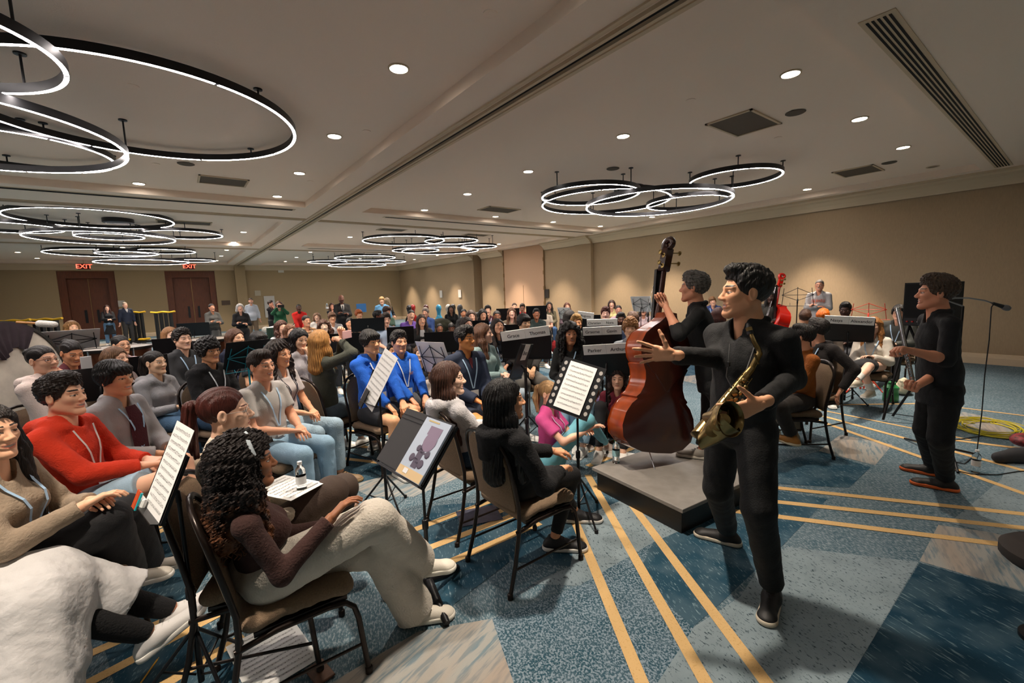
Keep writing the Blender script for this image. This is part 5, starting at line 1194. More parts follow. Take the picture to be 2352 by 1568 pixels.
def rightcase():
    m = MB(); c = P(2335, 1060, 0); s = SDF(); s.cone((0, 0, .05), (.25, -.15, .05), .07, .1, .03).cone((-.15, .1, .05), (0, 0, .06), .05, .07, .03); v, f = s.mesh(.01, clip=lambda p_: .003-p_[:, 2]); o = mkmesh('instrument_case', [(v, f, 0, None)], [M_('case_fabric', '2c2c30', .8)], None, V3(0, 0, 0)); o.location = c; tag(o, 'dark padded case lying on the carpet at the right edge', 'case')
    e = empty('shoulder_bag', P(2350, 1040, 0), 'red black and white patterned bag by the right picture edge', 'bag'); s = SDF(); s.ell((0, 0, .13), (.14, .1, .06), .03); v, f = s.mesh(.01); mkmesh('bag_body', [(v, f, 0, None)], [M_('bag_red', '7a2026', .6, var=.9, vscale=30)], e, V3(0, 0, 0))
    # chair corner and stool edge cut by the frame
    place_chair((1.455, -.25), nrm(V3(-.38, -.92, 0)), 'banquet chair top rail cut off at the lower right corner', 'empty banquet chairs')
    e = empty('round_stool', P(2425, 1400, 0), 'dark round seat cut by the right picture edge', 'stool'); c = D(2434, 1285, 2.0)-P(2425, 1400, 0)
    m = MB(); m.lathe([(0, -.04), (.17, -.04), (.19, -.02), (.19, .02), (.16, .045), (0, .05)], 28, Matrix.Translation(c), cap=False); m.build('seat', M_('stool_seat', '3a332f', .8), e, 50); m = MB(); m.cyl((c.x, c.y, c.z-.04), (c.x, c.y, 0.02), .03, 12); m.lathe([(.1, 0), (.1, .02), (.03, .03)], 24, Matrix.Translation((c.x, c.y, 0))); m.build('pedestal', black_metal, e, 50)
rightcase()
# ------------------------------------------------------------ music stands near the camera
T_ = lambda x, y, d: D(x, y, d)
s1, W1, d1_ = stand(T_(955, 1024, 2.38), -61, 'black music stand holding an open folder with a picture magazine cover', tilt=40, w=.50, h=.34, base='cast', roll=0)
e = empty('music_folder', W1 @ Vector((-.0, .01, .02)), 'open charcoal folder with lined flap on the front music stand', 'folder'); inv = Matrix.Translation(-(W1 @ Vector((-.0, .01, .02))))
m = MB(); m.box((-.12, 0, 0), (.25, .33, .006)); m.box((.13, 0, 0), (.24, .33, .006)); m.box((-.12, .11, .005), (.25, .012, .003)); m.box((-.12, .13, .005), (.25, .004, .003)); o = m.build('cover', M_('folder_card', '2b2a2c', .7), e); o.matrix_basis = inv @ W1 @ Matrix.Translation((0, .01, .02))
m = MB(); m.box((0, 0, 0), (.235, .325, .012)); WM = W1 @ Matrix.Translation((.13, 0, .034)); o = m.build('picture_book', M_('book_cover', 'aebccf', .35), None); o.matrix_world = WM; tag(o, 'music book with a pale blue scroll-and-pegs cover on the front stand', 'book')
for nm, pts, c in (('cover_band', [(-.115, -.16), (.115, -.16), (.115, -.115), (-.115, -.115)], 'd6b98a'), ('label_sticker', [(-.06, -.145), (-.02, -.145), (-.02, -.12), (-.06, -.12)], 'e8e8ea')):
    m = MB(); m.prism(pts, .0012, Matrix.Translation((0, 0, .006 if nm == 'cover_band' else .0075))); q = m.build(nm, M_(nm, c, .5), o)
m = MB(); bl = .0065
for (x, y, r) in ((-.05, -.06, .022), (.045, -.075, .024), (-.035, -.005, .018), (.06, -.02, .02)): m.lathe([(0, .002), (r, .001), (r*.8, .0025), (0, .003)], 18, Matrix.Translation((x, y, bl)), cap=False); m.box((x*.4, y, bl), (abs(x)*1.1, .010, .002))
m.box((0, -.04, bl), (.05, .13, .002)); m.build('cover_pegs', M_('print_dark', '4a3f55', .5), o)
m = MB(); m.lathe([(0, .002), (.055, .001)], 24, Matrix.Translation((.025, .045, bl)), cap=False); m.box((.02, .1, bl), (.11, .05, .0015)); m.build('cover_violin', M_('print_mid', '84708a', .5), o)
m = MB(); m.box((-.03, .148, bl), (.10, .008, .001)); m.build('cover_title_band', M_('print_gold', 'c8b070', .5), o)
s2, W2, d2_ = stand(T_(384, 1105, 1.80), -80, 'black folding music stand left of the curly-haired woman holding loose sheets', tilt=24, w=.28, h=.26, base='tripod', legrot=.5, style='solid')
sheet('sheet_music', W2 @ Matrix.Translation((.0, .05, .012)), .25, .36, 'white music sheets seen almost edge-on on the left foreground stand', lines=12)
m = MB(); m.box((0, 0, 0), (.09, .05, .018), bev=.006); o = m.build('highlighter_case', paper, None); o.matrix_world = W2 @ Matrix.Translation((-.12, -.12, .026)); tag(o, 'white marker case lying against sheets on the left foreground stand', 'pen case')
for i, (c, nm) in enumerate((('e0562a', 'orange'), ('e06a3a', 'coral'), ('d84c2a', 'red-orange'), ('2ab0b8', 'teal'))):
    m = MB(); m.cyl((0, -.035, 0), (0, .035, 0), .005, 8); k = m.build('highlighter', M_('marker_'+nm, c, .4)); k.matrix_world = W2 @ Matrix.Translation((-.15+.018*i, -.11, .042)); tag(k, '%s highlighter pen in the case on the left foreground stand' % nm, 'pen')
s3, W3, d3_ = stand(T_(862, 890, 3.35), -66, 'thin black music stand in front of the boy in royal blue hoodie', tilt=25, w=.24, h=.26, legrot=.2)
sheet('sheet_music', W3 @ Matrix.Translation((.03, .07, .012)) @ Matrix.Rotation(R(-14), 4, 'Z'), .26, .44, 'cream music sheet propped on stand before the boy in royal blue hoodie', lines=10)
m = MB(); m.box((0, 0, 0), (.075, .15, .009), bev=.004); o = m.build('phone', black_plastic); o.matrix_world = W3 @ Matrix.Translation((-.07, -.10, .026)) @ Matrix.Rotation(R(-14), 4, 'Z'); tag(o, 'black phone leaning on the stand before the boy in royal blue hoodie', 'phone')
s4, W4, d4_ = stand(T_(1322, 890, 3.2), -20, 'tall black music stand with perforated desk between pink girl and podium', tilt=26, w=.34, h=.40, style='holes', legrot=1.9, roll=-14)
sheet('sheet_music', W4 @ Matrix.Translation((.0, .0, .012)), .215, .36, 'bright white music page on the perforated stand beside podium', lines=9)
for (px, py, dd, face, w_, texts, cl, dl, tw) in (
  (1393, 828, 4.75, 175, .5, ('Parker', 'Arthur'), 'two-name card on black stand in front of the boy in pale grey shirt', 'black music stand with a two-name card, front one left of the bass', 4),
  (1383, 782, 5.7, 180, .5, ('Graeme', 'Gavin'), 'bright white two-name card on the middle of three stands left of bass', 'black music stand in the middle of three carded stands left of bass', 2),
  (1383, 758, 7.2, 180, .5, ('Christian', 'Nora'), 'farthest two-name card of the three stacked left of the bass', 'black music stand under the farthest card of three left of bass', 1),
  (1208, 792, 4.9, 172, .56, ('Grace', 'Thomas'), 'pair of name cards on stand before the dark-haired boy at centre', 'wide black music stand with two cards before the boy at centre', 7),
  (1948, 757, 6.0, 185, .56, ('Nasya', 'Alexander'), 'long white two-name card left of the woman in cream cardigan', 'black music stand left of the woman in cream cardigan', -3)):
    at = T_(px, py, dd); s_, WM, d_ = stand(at, face, dl, tilt=14, w=w_, h=.33, group='music stands with name cards', legrot=px*.01)
    namecard(WM, texts, cl, y=.135, cw=w_*.49, tilt=tw, hh=.11)
s_, WM, d_ = stand(T_(1198, 830, 4.0), -110, 'black music stand turned sideways with a tilted card, behind black-haired girl', tilt=20, w=.36, h=.34, roll=8)
namecard(WM, ('Brett',), 'small tilted single-name card behind the long black-haired girl', y=.09, cw=.16, hh=.15)
s_, WM, d_ = stand(T_(1347, 742, 7.6), 165, 'far black music stand with a slanted card behind the wavy blond boy', tilt=14, w=.5, h=.3); namecard(WM, ('Augusta',), 'slanted single-name card behind the wavy blond boy', y=.14, cw=.28, hh=.12, tilt=-8)
for (px, py, dd, face, w_, h_, st, l, sh_) in (
  (1017, 785, 6.2, 178, .5, .3, 'solid', 'black music stand in front of the girl in dark blazer', 0), (800, 788, 6.2, 176, .6, .3, 'solid', 'wide black music stand behind the raised phone', 0), (752, 812, 5.6, 160, .42, .3, 'solid', 'black music stand behind the chair with empty tan backrest', 0), (638, 800, 5.6, 190, .5, .26, 'solid', 'black music stand behind the girl with long dark wavy hair', 0),
  (920, 770, 6.8, 185, .4, .28, 'solid', 'black music stand left of the dark-haired boy in blue hoodie', 0), (845, 745, 8.3, 180, .6, .25, 'solid', 'black music stand behind the seated row near the suited man', 0), (1090, 752, 7.6, 178, .5, .25, 'solid', 'black music stand in front of the asian girl in back row', 0), (1178, 765, 7.2, 178, .5, .3, 'solid', 'perforated black music stand behind the laughing girl', 0),
  (1167, 722, 10.5, 178, .55, .3, 'solid', 'black music stand before the boy in cyan jacket', 0), (1232, 718, 10.8, 178, .5, .35, 'solid', 'black music stand behind the boy with red headband', 0), (1297, 722, 11.5, 150, .4, .3, 'wire', 'black wire music stand holding pale sheets near the right wall', 1), (1474, 702, 8.6, 150, .46, .3, 'wire', 'raised wire music stand with pale sheets left of the bass neck', 1),
  (1832, 682, 6.8, 178, .5, .3, 'wire', 'black wire music stand right of the red bass', 0), (165, 786, 4.6, 185, .46, .26, 'wire', 'wire music stand with grey pages in front of the bass drum', 1), (998, 828, 4.6, 140, .4, .34, 'wire', 'wire music stand with a big pale pad left of the brown-haired girl', 1),
  (445, 756, 11.5, 170, .7, .35, 'solid', 'large black desk stand left of the woman in grey coat', 0), (230, 880, 3.9, 175, .4, .3, 'solid', 'black music stand behind the boy in open grey hoodie', 0), (330, 845, 4.5, 178, .4, .26, 'solid', 'black music stand behind the girl in grey zip hoodie', 0), (398, 800, 5.6, 172, .4, .28, 'solid', 'black music stand left of the boy in dark puffer jacket', 0)):
    if st == 'wire' and 'red' in l and False: pass
    at = T_(px, py, dd); s_, WM, d_ = stand(at, face, l, tilt=(45 if px == 165 else 22) if st == 'wire' else 12, w=w_, h=h_, style='wire' if st == 'wire' else 'solid', legrot=px*.1, group='music stands among the players')
    if sh_: sheet('music_pad', WM @ Matrix.Translation((0, .03, .014)), w_*.95, h_*1.1, l.replace('wire music stand', 'music pages resting on wire stand').replace('holding pale sheets', '').replace('with pale sheets', '').replace('with grey pages', '').replace('with a big pale pad', '')[:90], lines=0)
s_, WM, d_ = stand(T_(1995, 715, 6.6), 178, 'red folding wire music stand behind the woman in cream cardigan', tilt=20, w=.5, h=.26, style='wire', colour=M_('red_enamel', 'd03418', .4))
s_, WM, d_ = stand(T_(566, 825, 4.5), 200, 'turquoise folding music stand with black folder left of boy in grey tee', tilt=30, w=.42, h=.3, style='wire', colour=M_('turquoise_enamel', '1890a8', .4))
sheet('music_folder', WM @ Matrix.Translation((0, .05, .012)), .4, .34, 'black folder leaning on the turquoise music stand', 'folder', 0, mat=black_plastic)
# ------------------------------------------------------------ percussion and the back of the room
def bassdrum():
    c = D(38, 868, 4.0); n = basis(48, at=c); n = (n+Vector((0, 0, .12))).normalized(); M = frame(n, (0, 0, 1), c); e = empty('bass_drum', c, 'huge concert bass drum with mottled white head at left edge', 'drum', M=M)
    r = .50; m = MB(); m.lathe([(0, .0), (r*.7, .002), (r, 0)], 64, cap=False); m.build('drum_head', M_('drum_skin', 'd8d0c0', .6, var=.12, vscale=9), e, 60)
    m = MB(); m.lathe([(r, -.42), (r+.01, -.42), (r+.01, -.02), (r, -.02)], 64, cap=False); m.build('shell', M_('drum_shell', '151517', .2, coat=.5), e, 40)
    for z in (-.0, -.42): m = MB(); m.lathe([(r-.004, z-.03), (r+.026, z-.03), (r+.026, z+.012), (r-.004, z+.012), (r-.004, z-.03)], 64, cap=False); m.build('hoop', M_('drum_hoop', '2a2a2c', .25, coat=.4), e, 40)
    for i in range(12):
        a = 2*PI*i/12+.1; x, y = math.cos(a)*(r+.035), math.sin(a)*(r+.035); m = MB(); m.cyl((x, y, .0), (x, y, -.42), .006, 8); m.box((x*.985, y*.985, -.21), (.03, .03, .06), rz=a); m.build('tension_rod', chrome, e, 50)
    e2 = empty('drum_towel', c, 'dark plum velvet cloth draped over the top of the bass drum', 'cloth'); m = MB(); nx, ny = 30, 14; 
    for i in range(nx):
        a = PI/2+.62-1.2*i/(nx-1)
        for j in range(ny):
            t = j/(ny-1); rr = r+.035-(.30+.05*math.sin(i*.22))*t; zz = .02+.012*math.sin(i*1.3)*t
            if j == 0: zz = -.25
            p = M @ Vector((math.cos(a)*rr, math.sin(a)*rr, zz)); m.v.append(tuple(p-c))
    m.f = [[i*ny+j, i*ny+j+1, (i+1)*ny+j+1, (i+1)*ny+j] for i in range(nx-1) for j in range(ny-1)]; m.m = [0]*len(m.f); m.build('towel', M_('velvet', '33282e', .95, var=.25, vscale=10), e2, 60)
    e3 = empty('drum_mallet', c, 'wooden drum mallet with white felt head lying on the bass drum', 'mallet'); m = MB(); a = D(38, 740, 3.9)-c; b = D(92, 743, 3.95)-c; m.cyl(a, b, .011, 10); m.build('stick', M_('mallet_wood', 'b07a40', .5), e3, 60); s = SDF(); q = np.array(b)+nrm(np.array(b-a))*.04; s.cone(q-nrm(np.array(b-a))*.04, q+nrm(np.array(b-a))*.06, .032, .028, .02); v, f = s.mesh(.01); mkmesh('felt_head', [(v, f, 0, None)], [cloth('d8d4cc')], e3, V3(0, 0, 0))
    for s_ in (-1, 1):
        m = MB(); x = M @ Vector((s_*.52, -.1, -.2))-c; m.tube([(x.x, x.y, x.z), (x.x, x.y, -c.z+.02)], .018, 8); o = m.build('stand_leg', black_metal, e, 50); o.matrix_parent_inverse = M.inverted(); o.matrix_basis = Matrix.Translation(c)
    m = MB(); a = M @ Vector((-.5, -.45, -.2))-c; b = M @ Vector((.5, -.45, -.2))-c; m.tube([a, b], .015, 8); m.tube([(a.x, a.y, a.z), (a.x, a.y, -c.z+.02)], .015, 8); o = m.build('cradle', black_metal, e, 50); o.matrix_parent_inverse = M.inverted(); o.matrix_basis = Matrix.Translation(c)
bassdrum()
def timpani(px, py, depth, r, l):
    c = D(px, py, depth); e = empty('timpani', (c.x, c.y, 0), l, 'drum', 'timpani behind the left rows'); z = c.z
    m = MB(); m.lathe([(0, z), (r, z)], 40, cap=False); m.build('drum_head', M_('timpani_skin', '8c8074', .5), e); m = MB(); m.lathe([(r-.01, z-.03), (r+.02, z-.03), (r+.02, z+.008), (r-.004, z+.008)], 40, cap=False); m.build('counter_hoop', M_('hoop_dark', '2a2624', .3, .6), e, 40)
    m = MB(); m.lathe([(r*.98, z-.03), (r*.93, z-.2), (r*.7, z-.4), (r*.3, z-.5), (0, z-.52)], 40, cap=False); m.build('copper_bowl', M_('copper', '6b3a22', .35, .7), e, 40)
    for i in range(6): a = i*PI/3; m = MB(); m.tube([(math.cos(a)*(r+.03), math.sin(a)*(r+.03), z), (math.cos(a)*(r+.02), math.sin(a)*(r+.02), z-.35), (math.cos(a)*r*.5, math.sin(a)*r*.5, .02)], .012, 6); m.build('strut', chrome, e, 50)
timpani(262, 798, 5.9, .40, 'timpani drum with pale head behind the seated person in pink shirt'); timpani(478, 778, 6.6, .36, 'timpani drum behind the curly-haired boy in black hoodie')
def rack(px, depth, l, wide=.9):
    c = D(px, 740, depth); e = empty('equipment_rack', (c.x, c.y, 0), l, 'rack', 'yellow and black racks along the far wall'); yel = M_('yellow_foam', 'd8a818', .6); v = RTH
    top = 1.32
    m = MB(); m.tube([v*(-wide/2)+Vector((0, 0, top+.03)), v*(-wide/4)+Vector((0, 0, top)), v*(-.02)+Vector((0, 0, top+.03)), v*(.04)+Vector((0, 0, top+.03)), v*(wide/4)+Vector((0, 0, top)), v*(wide/2)+Vector((0, 0, top+.04))], .035, 8); m.build('top_padding', yel, e, 50)
    for i in range(4): m = MB(); p = v*((i-1.5)*wide*.2); m.box((p.x, p.y, top/2+.03), (.085, .1, top-.1), rz=-YAW); m.build('folded_post', black_plastic, e)
    m = MB(); m.box((0, 0, .09), (wide*.9, .6, .08), rz=-YAW); m.build('base_frame', black_metal, e)
    for s_ in (-1, 1):
        m = MB(); p = v*s_*wide*.3; m.box((p.x, p.y, .2), (.22, .4, .09), rz=-YAW, bev=.03); m.build('base_pad', yel, e)
        m = MB(); m.cyl((p.x, p.y-.1, .05), (p.x, p.y+.1, .05), .05, 12); m.build('wheel', black_plastic, e, 50)
rack(30, 12.5, 'leftmost yellow and black rack behind the bass drum', 1.0); rack(105, 12.8, 'yellow and black rack just left of the left doors', 1.0); rack(312, 18.5, 'yellow and black rack partly hidden behind the man in navy', .9); rack(377, 17.2, 'free-standing yellow and black rack between the two doors', .95)
def table():
    a = P(650, 716, 0) if 0 else D(618, 722, 15.2); b = D(862, 711, 15.8); z = .76; d = Vector((b.x-a.x, b.y-a.y, 0)); L = d.length; c = (a+b)/2; ang = math.atan2(d.y, d.x)
    e = empty('long_table', (c.x, c.y, 0), 'long white-topped table with dark green pleated skirt at the back', 'table', rz=ang); m = MB(); m.box((0, 0, z-.015), (L, .75, .03)); m.build('tabletop', paper, e)
    m = MB(); n = 240; vs = []
    for i in range(n+1):
        x = -L/2+L*i/n; y = -.385+.012*math.sin(i*1.3); vs += [(x, y, .02), (x, y, z-.02)]
    m.add(vs, [[2*i, 2*i+2, 2*i+3, 2*i+1] for i in range(n)]); m.build('skirt', M_('green_skirt', '0f2e22', .7), e, 60)
    q = e.matrix_basis; 
    m = MB(); m.box((0, 0, 0), (.34, .02, .3)); o = m.build('laptop_box', M_('blue_box', '3a78b8', .5)); o.location = D(830, 707, 15.5); tag(o, 'small blue upright display panel on the green-skirted table', 'display')
    bottle(D(752, 714, 15.0)*1.0, 'white bottle standing on the green-skirted table', h=.26, lab='eeeeee')
table()
def cello(px, py, depth, col, l, rot=0, lean=0):
    c = D(px, py, depth); c = Vector((c.x, c.y, 0)); e = empty('cello_case', c, l, 'cello case', 'cello cases along the far right wall', rz=R(rot)-YAW)
    s = SDF(); s.cone((0, 0, .30), (0, 0, .42), .25, .22, .08, flat=((0, 1, 0), .5)).cone((0, 0, .72), (0, 0, .80), .17, .15, .10, flat=((0, 1, 0), .6)).cone((0, 0, .88), (0, 0, 1.1), .07, .065, .07).ell((0, 0, 1.22), (.095, .10, .13), .04)
    v, f = s.mesh(.02); mkmesh('case_shell', [(v, f, 0, None)], [M_('gloss_shell', col, .22, coat=.6)], e, V3(0, 0, 0))
    m = MB(); m.box((-.12, 0, .07), (.06, .12, .12)); m.build('wheel', black_plastic, e); m = MB(); m.tube([(-.02, -.1, .55), (0, -.14, .6), (.02, -.1, .65)], .01, 6); m.build('handle', black_plastic, e)
for a in ((939, 700, 15.6, '1a1214', 'dark cello case, first in the row from the left'), (948, 698, 16.2, 'b01c14', 'bright red cello case behind the first dark one'), (978, 700, 15.2, '4a0e14', 'wine red cello case standing alone'), (1007, 697, 14.8, '3a9cc8', 'sky blue cello case above the olive bag'), (1029, 697, 14.6, 'd0ccc0', 'white cello case near the right end of row'), (1040, 698, 14.9, '141416', 'black cello case behind the person in black'), (1056, 697, 14.2, '56585c', 'silver grey cello case at right end of row')): cello(a[0], a[1], a[2], a[3], a[4], rot=20)
s = SDF(); s.ell((0, 0, .45), (.42, .3, .22), .05).ell((-.2, 0, .35), (.3, .25, .2), .05); v, f = s.mesh(.03, lambda p_: .02*wob(p_, 12, 2)); o = mkmesh('gear_bag', [(v, f, 0, None)], [cloth('2c2c1e')], None, V3(0, 0, 0)); q = D(1010, 720, 13.2); o.location = (q.x, q.y, .3); tag(o, 'dark olive padded bag heaped on a chair below the blue cello case', 'bag')
for (px, py, w_, h_, l, c) in ((620, 704, .55, 1.25, 'white printed notice board on the far wall', 'c9c6c0'), (592, 673, .3, .3, 'small pale control plate high on the far wall', 'b8ad98'), (645, 618, .3, .4, 'small white box fixed under the far crown moulding', 'd8d2c8'), (519, 695, .4, .25, 'brown room plaque beside the right doors', '5a4636'), (279, 697, .25, .3, 'white paper notice between the doors', 'c4c0b8')):
    m = MB(); q = OY(px, py, YF-.03); m.box((0, 0, 0), (w_, .03, h_)); o = m.build('wall_plate', M_('plate_'+c, c, .6)); o.location = q; tag(o, l, 'wall plate')
for (px, py, w_, h_, l, c) in ((1013, 675, .3, .42, 'white paper notice above the blue cello case', 'dedad2'), (1056, 674, .3, .42, 'white paper notice above the grey cello case', 'dedad2'), (1256, 674, .25, .36, 'small dark brown room sign right of the pink doors', '2e241c')):
    m = MB(); q = OX(px, py, XR-.02); m.box((0, 0, 0), (.02, w_, h_)); o = m.build('wall_notice', M_('plate_'+c, c, .6)); o.location = q; tag(o, l, 'wall sign')
for i, (px, l) in enumerate(((1085, 'stacked black equipment cases behind the boy in maroon, left one'), (1103, 'stacked black equipment cases behind the boy in maroon, right one'))):
    q = D(px, 720, 13.5+i*.3); m = MB(); m.box((0, 0, .45), (.38, .5, .9), rz=-YAW, bev=.02); m.box((0, 0, 1.0), (.36, .48, .16), rz=-YAW, bev=.02); o = m.build('equipment_case', black_plastic); o.location = (q.x, q.y, 0); tag(o, l, 'case')
# ------------------------------------------------------------ things on the floor
def flat(px, py, z=.0045, rot=0): p = P(px, py, 0); return Matrix.Translation((p.x, p.y, z)) @ Matrix.Rotation(R(rot), 4, 'Z')
sheet('sheet_music', flat(625, 1500, .006, 8), .30, .42, 'white music sheets lying on carpet under the curly-haired woman chair', lines=12)
o = sheet('music_book', flat(790, 1190-15, .008, 0) if 0 else flat(1100, 1185, .008, 70), .24, .32, 'dark picture music book lying on carpet between two chairs', 'book', 0, mat=M_('dark_print', '4a4c5c', .4, var=.4, vscale=12))
m = MB(); m.box((0, 0, .006), (.085, .13, .012), bev=.003); o = m.build('card_wallet', M_('wallet_brown', '6b4a38', .5, var=.3, vscale=30)); o.matrix_world = flat(735, 1548, .004, 10); tag(o, 'small brown patterned wallet on the carpet at the bottom edge', 'wallet')
m = MB(); m.cyl((0, -.085, .004), (0, .085, .004), .0038, 6); m.cyl((0, .085, .004), (0, .098, .004), .0015, 6); o = m.build('pencil', M_('pencil_yellow', 'd8a02c', .4)); o.matrix_world = flat(338, 1552, .005, -25); tag(o, 'yellow pencil lying on carpet at the bottom left', 'pencil')
sheet('sheet_music', flat(1700-280, 1045, .006, 20), .22, .3, 'white paper on carpet behind the podium bottle', lines=0)
for (px, py, l, c) in ((775, 960, 'dark grey backpack under the chair behind the boy in blue hoodie', '2a2c2c'), (1370, 925, 'black backpack on the floor behind the perforated stand', '131315'), (240, 850, 'black bag on the floor behind the open grey hoodie', '101012'), (610, 760, 'white tote bags on the floor below the white-shirted man', 'c8c4bc'), (1270, 800, 'red bag on the floor behind the dark-haired boy at centre', '8a1418'), (1480, 890, 'black bag beneath the boy in pale grey shirt', '141214')):
    s = SDF(); s.ell((0, 0, .16), (.17, .13, .17), .05).ell((.05, .1, .12), (.12, .08, .1), .04); v, f = s.mesh(.016, lambda p_: .012*wob(p_, 18, 4), clip=lambda p_: .004-p_[:, 2]); o = mkmesh('backpack', [(v, f, 0, None)], [cloth(c)], None, V3(0, 0, 0)); q = P(px, py, .1); o.location = (q.x, q.y, 0); tag(o, l, 'bag')
# ------------------------------------------------------------ the people
LB = 'a9c9e6'      # light blue lanyard
def pp(label, x, y, face, **k):
    d = k.pop('d', None); ze = k.pop('ze', (1.17 if k.get('male', True) else 1.13) if k.get('pose', 'sit') == 'sit' else .74)
    if d is None: q = P(x, y, ze); d = (q-Vector((0, 0, H))).dot(fw)
    lk_ = k.get('look', face)
    if x < 1000 and 34 < lk_ < 80 and k.get('fd') is None: k['look'] = lk_*.68; face = face*.85
    return person(label, vv(D(x, y, d)), face, **k)
SK = {'p': 'e2b698', 'm': 'cf9c78', 't': 'c48d62', 'b': '8a5638', 'd': '5a3826', 'a': 'dcab84', 'r': 'dba084'}
# --- musicians in black
sax = person('man with dark curly hair in black shirt and trousers, arms spread, wearing the saxophone', (1674, 671, 2.14), -42, 'stand', look=-72, skin='d4a07c', hair='waves', hc='14100e', top='shirt', tc='0d0e10', bot='pants', bc='090a0c', shoe='1b1a1a', sole='cfc4b0', beardv=.16, opening=True, size=1.04, hscale=1.04,
   pelvis=(1700, 975, 2.24), J=dict(aL=(1774, 1350, None), aR=(1672, 1218, None), kL=(1742, 1165, 2.08), kR=(1648, 1120, 2.42), hR=(1545, 815, 2.10), eR=(1655, 822, 2.22), hL=(1748, 926, 1.84), eL=(1822, 868, 2.06), fL=-12, fR=-98, dR=(.74, .67, .06), nR=(.67, -.74, .1), dL=(.32, .69, -.3), nL=(-.85, .05, .0)), hk=('spread', 'spread'), twist=12, fat=1.0, hem=-.06)
bassist = person('man with grey curly hair in black shirt playing the double bass on the podium', (1572, 660, 3.72), -88, 'stand', look=-100, skin='d3987a', hair='curlytop', hc='6a645e', top='shirt', tc='0c0d10', bot='pants', bc='090a0c', shoe='8c857c', sole='c8c2b8', smile=True, lean=.16, size=1.02,
   pelvis=(1640, 880, 3.72), J=dict(aR=vv(P(1612, 1030, .29)), aL=vv(P(1672, 1045, .29)), kR=(1630, 965, 3.85), kL=(1672, 960, 3.6), hL=(1528, 702, 3.52), eL=(1560, 768, 3.44), hR=(1560, 850, 3.95), fR=-95, fL=-60, nL=(.3, -.4, -.9), cuff=.35), hk=('half', 'grip'), hem=-.06)
flutist = person('man with brown hair in black shirt holding the long silver flute upright', (2118, 672, 3.16), -70, 'stand', look=-78, skin='cf9274', hair='tousled', hc='4a382b', top='shirt', tc='0c0e13', bot='pants', bc='090a0d', shoe='23211f', sole='e0682a', beardv=.12, size=1.0, fat=1.02,
   pelvis=(2158, 892, 3.22), lean=.0, J=dict(aL=(2172, 1100, None), aR=(2142, 1068, None), kL=(2160, 1005, 3.18), kR=(2125, 985, 3.38), hL=(2090, 805, 2.98), eL=(2172, 825, 2.98), hR=(2102, 888, 3.02), eR=(2165, 850, 3.3), fL=-88, fR=-92, cuff=.15, nL=(.2, .2, 1), nR=(.2, .2, -1)), hk=('grip', 'grip'), hem=-.10)
# --- foreground, left
cl = pp('woman with long dark curly hair and white headband in brown top and cream trousers', 614, 1052, 78, d=1.82, look=90, fd=(1, -.02), skin='8f5f42', hair='longcurly', hc='1a1210', ombre='6a4024', top='long', tc='3c2420', bot='wide', bc='c9c1b5', male=False, shoe='ddd6c8', sole='efeade', tilt=-2, size=.97,
   pelvis=V3(.20, 2.12, .55), J=dict(kR=(862, 1192, 1.98), aR=(955, 1285, 2.36), kL=(868, 1260, 2.12), aL=(950, 1392, None), hR=(762, 1188, 1.86), hL=(770, 1205, 1.98), eR=(648, 1318, 1.72), fR=72, fL=70), hk=('relax', 'half'), chair='banquet chair under the woman in cream trousers', bk='knit')
curls(cl, 170, .36, ombre_mat('1a1210', '6a4024'), 3)
m = MB(); m.tube([Vector(cl['HM']@(V3(math.cos(a)*.087, .035-.03*math.sin(a), math.sin(a)*.098+.032))+cl['hc']-cl['org']) for a in np.linspace(.15, PI-.15, 20)], .009, 8); m.build('headband', cloth('c9d4dc', 'smooth'), cl['e'], 60)
pp('woman with auburn hair and clear glasses in cream knit, behind the curly-haired woman', 562, 940, 72, d=2.05, look=84, skin='e6b9a0', hair='pony', hc='4a201a', top='sweater', tc='e0d6c6', bot='slacks', bc='42332a', male=False, glasses='b8a8a0', J=dict(kR=(760, 1130, 2.2), kL=(790, 1120, 2.5), aR=(700, 1300, 2.3), aL=(760, 1260, 2.6)), chair='banquet chair under the auburn-haired woman', shoe='3a2c26', smile=False)
pp('woman with long dark hair in taupe sweatshirt and black trousers at left edge', 12, 992, 60, d=1.85, look=52, skin='dcae8e', hair='verylong', hc='1d1512', top='sweater', tc='9c8a76', bot='wide', bc='17171a', male=False, lan=LB, shoe='cfc8bc', J=dict(kR=(245, 1195, 2.05), kL=(285, 1175, 2.3), aR=(280, 1315, 2.3), aL=(325, 1290, 2.5), hR=(195, 1160, 1.95), hL=(210, 1150, 2.05), fR=70, fL=75), chair='banquet chair under the woman in taupe sweatshirt')
pp('boy with dark tousled hair in red hoodie and light blue shorts', 178, 905, 66, d=2.5, look=74, skin='e4b093', hair='tousled', hc='231813', top='hoodie', tc='d4371a', bot='shorts', bc='9fb9cc', lan='e4d8d4', shoe='d8cfc0', J=dict(kR=(405, 1090, 2.55), kL=(420, 1060, 2.85), aR=(445, 1235, 2.5), aL=(470, 1180, 2.85), hR=(330, 1068, 2.6), hL=(340, 1055, 2.75)), chair='banquet chair under the boy in red hoodie', hk=('half', 'half'), bk='smooth')
og = pp('boy with black straight hair in open pale grey hoodie over maroon shirt', 288, 868, 58, d=2.98, look=66, skin='dfac88', hair='fringe', hc='16100e', top='jacket', tc='a5a2a3', bot='slacks', bc='c0ae94', lan=LB, shoe='c8b89c', chair='banquet chair under the boy in open grey hoodie', opening=True, hands='lap')
person_in_skirt = None
gz = pp('girl with black hair in grey zip hoodie and blue jeans, hands together', 372, 832, 50, look=66, skin='e6ba98', hair='pony', hc='17110f', top='hoodie', tc='9b9a9c', bot='jeans', bc='51718f', male=False, smile=False, chair='banquet chair under the girl in grey zip hoodie')
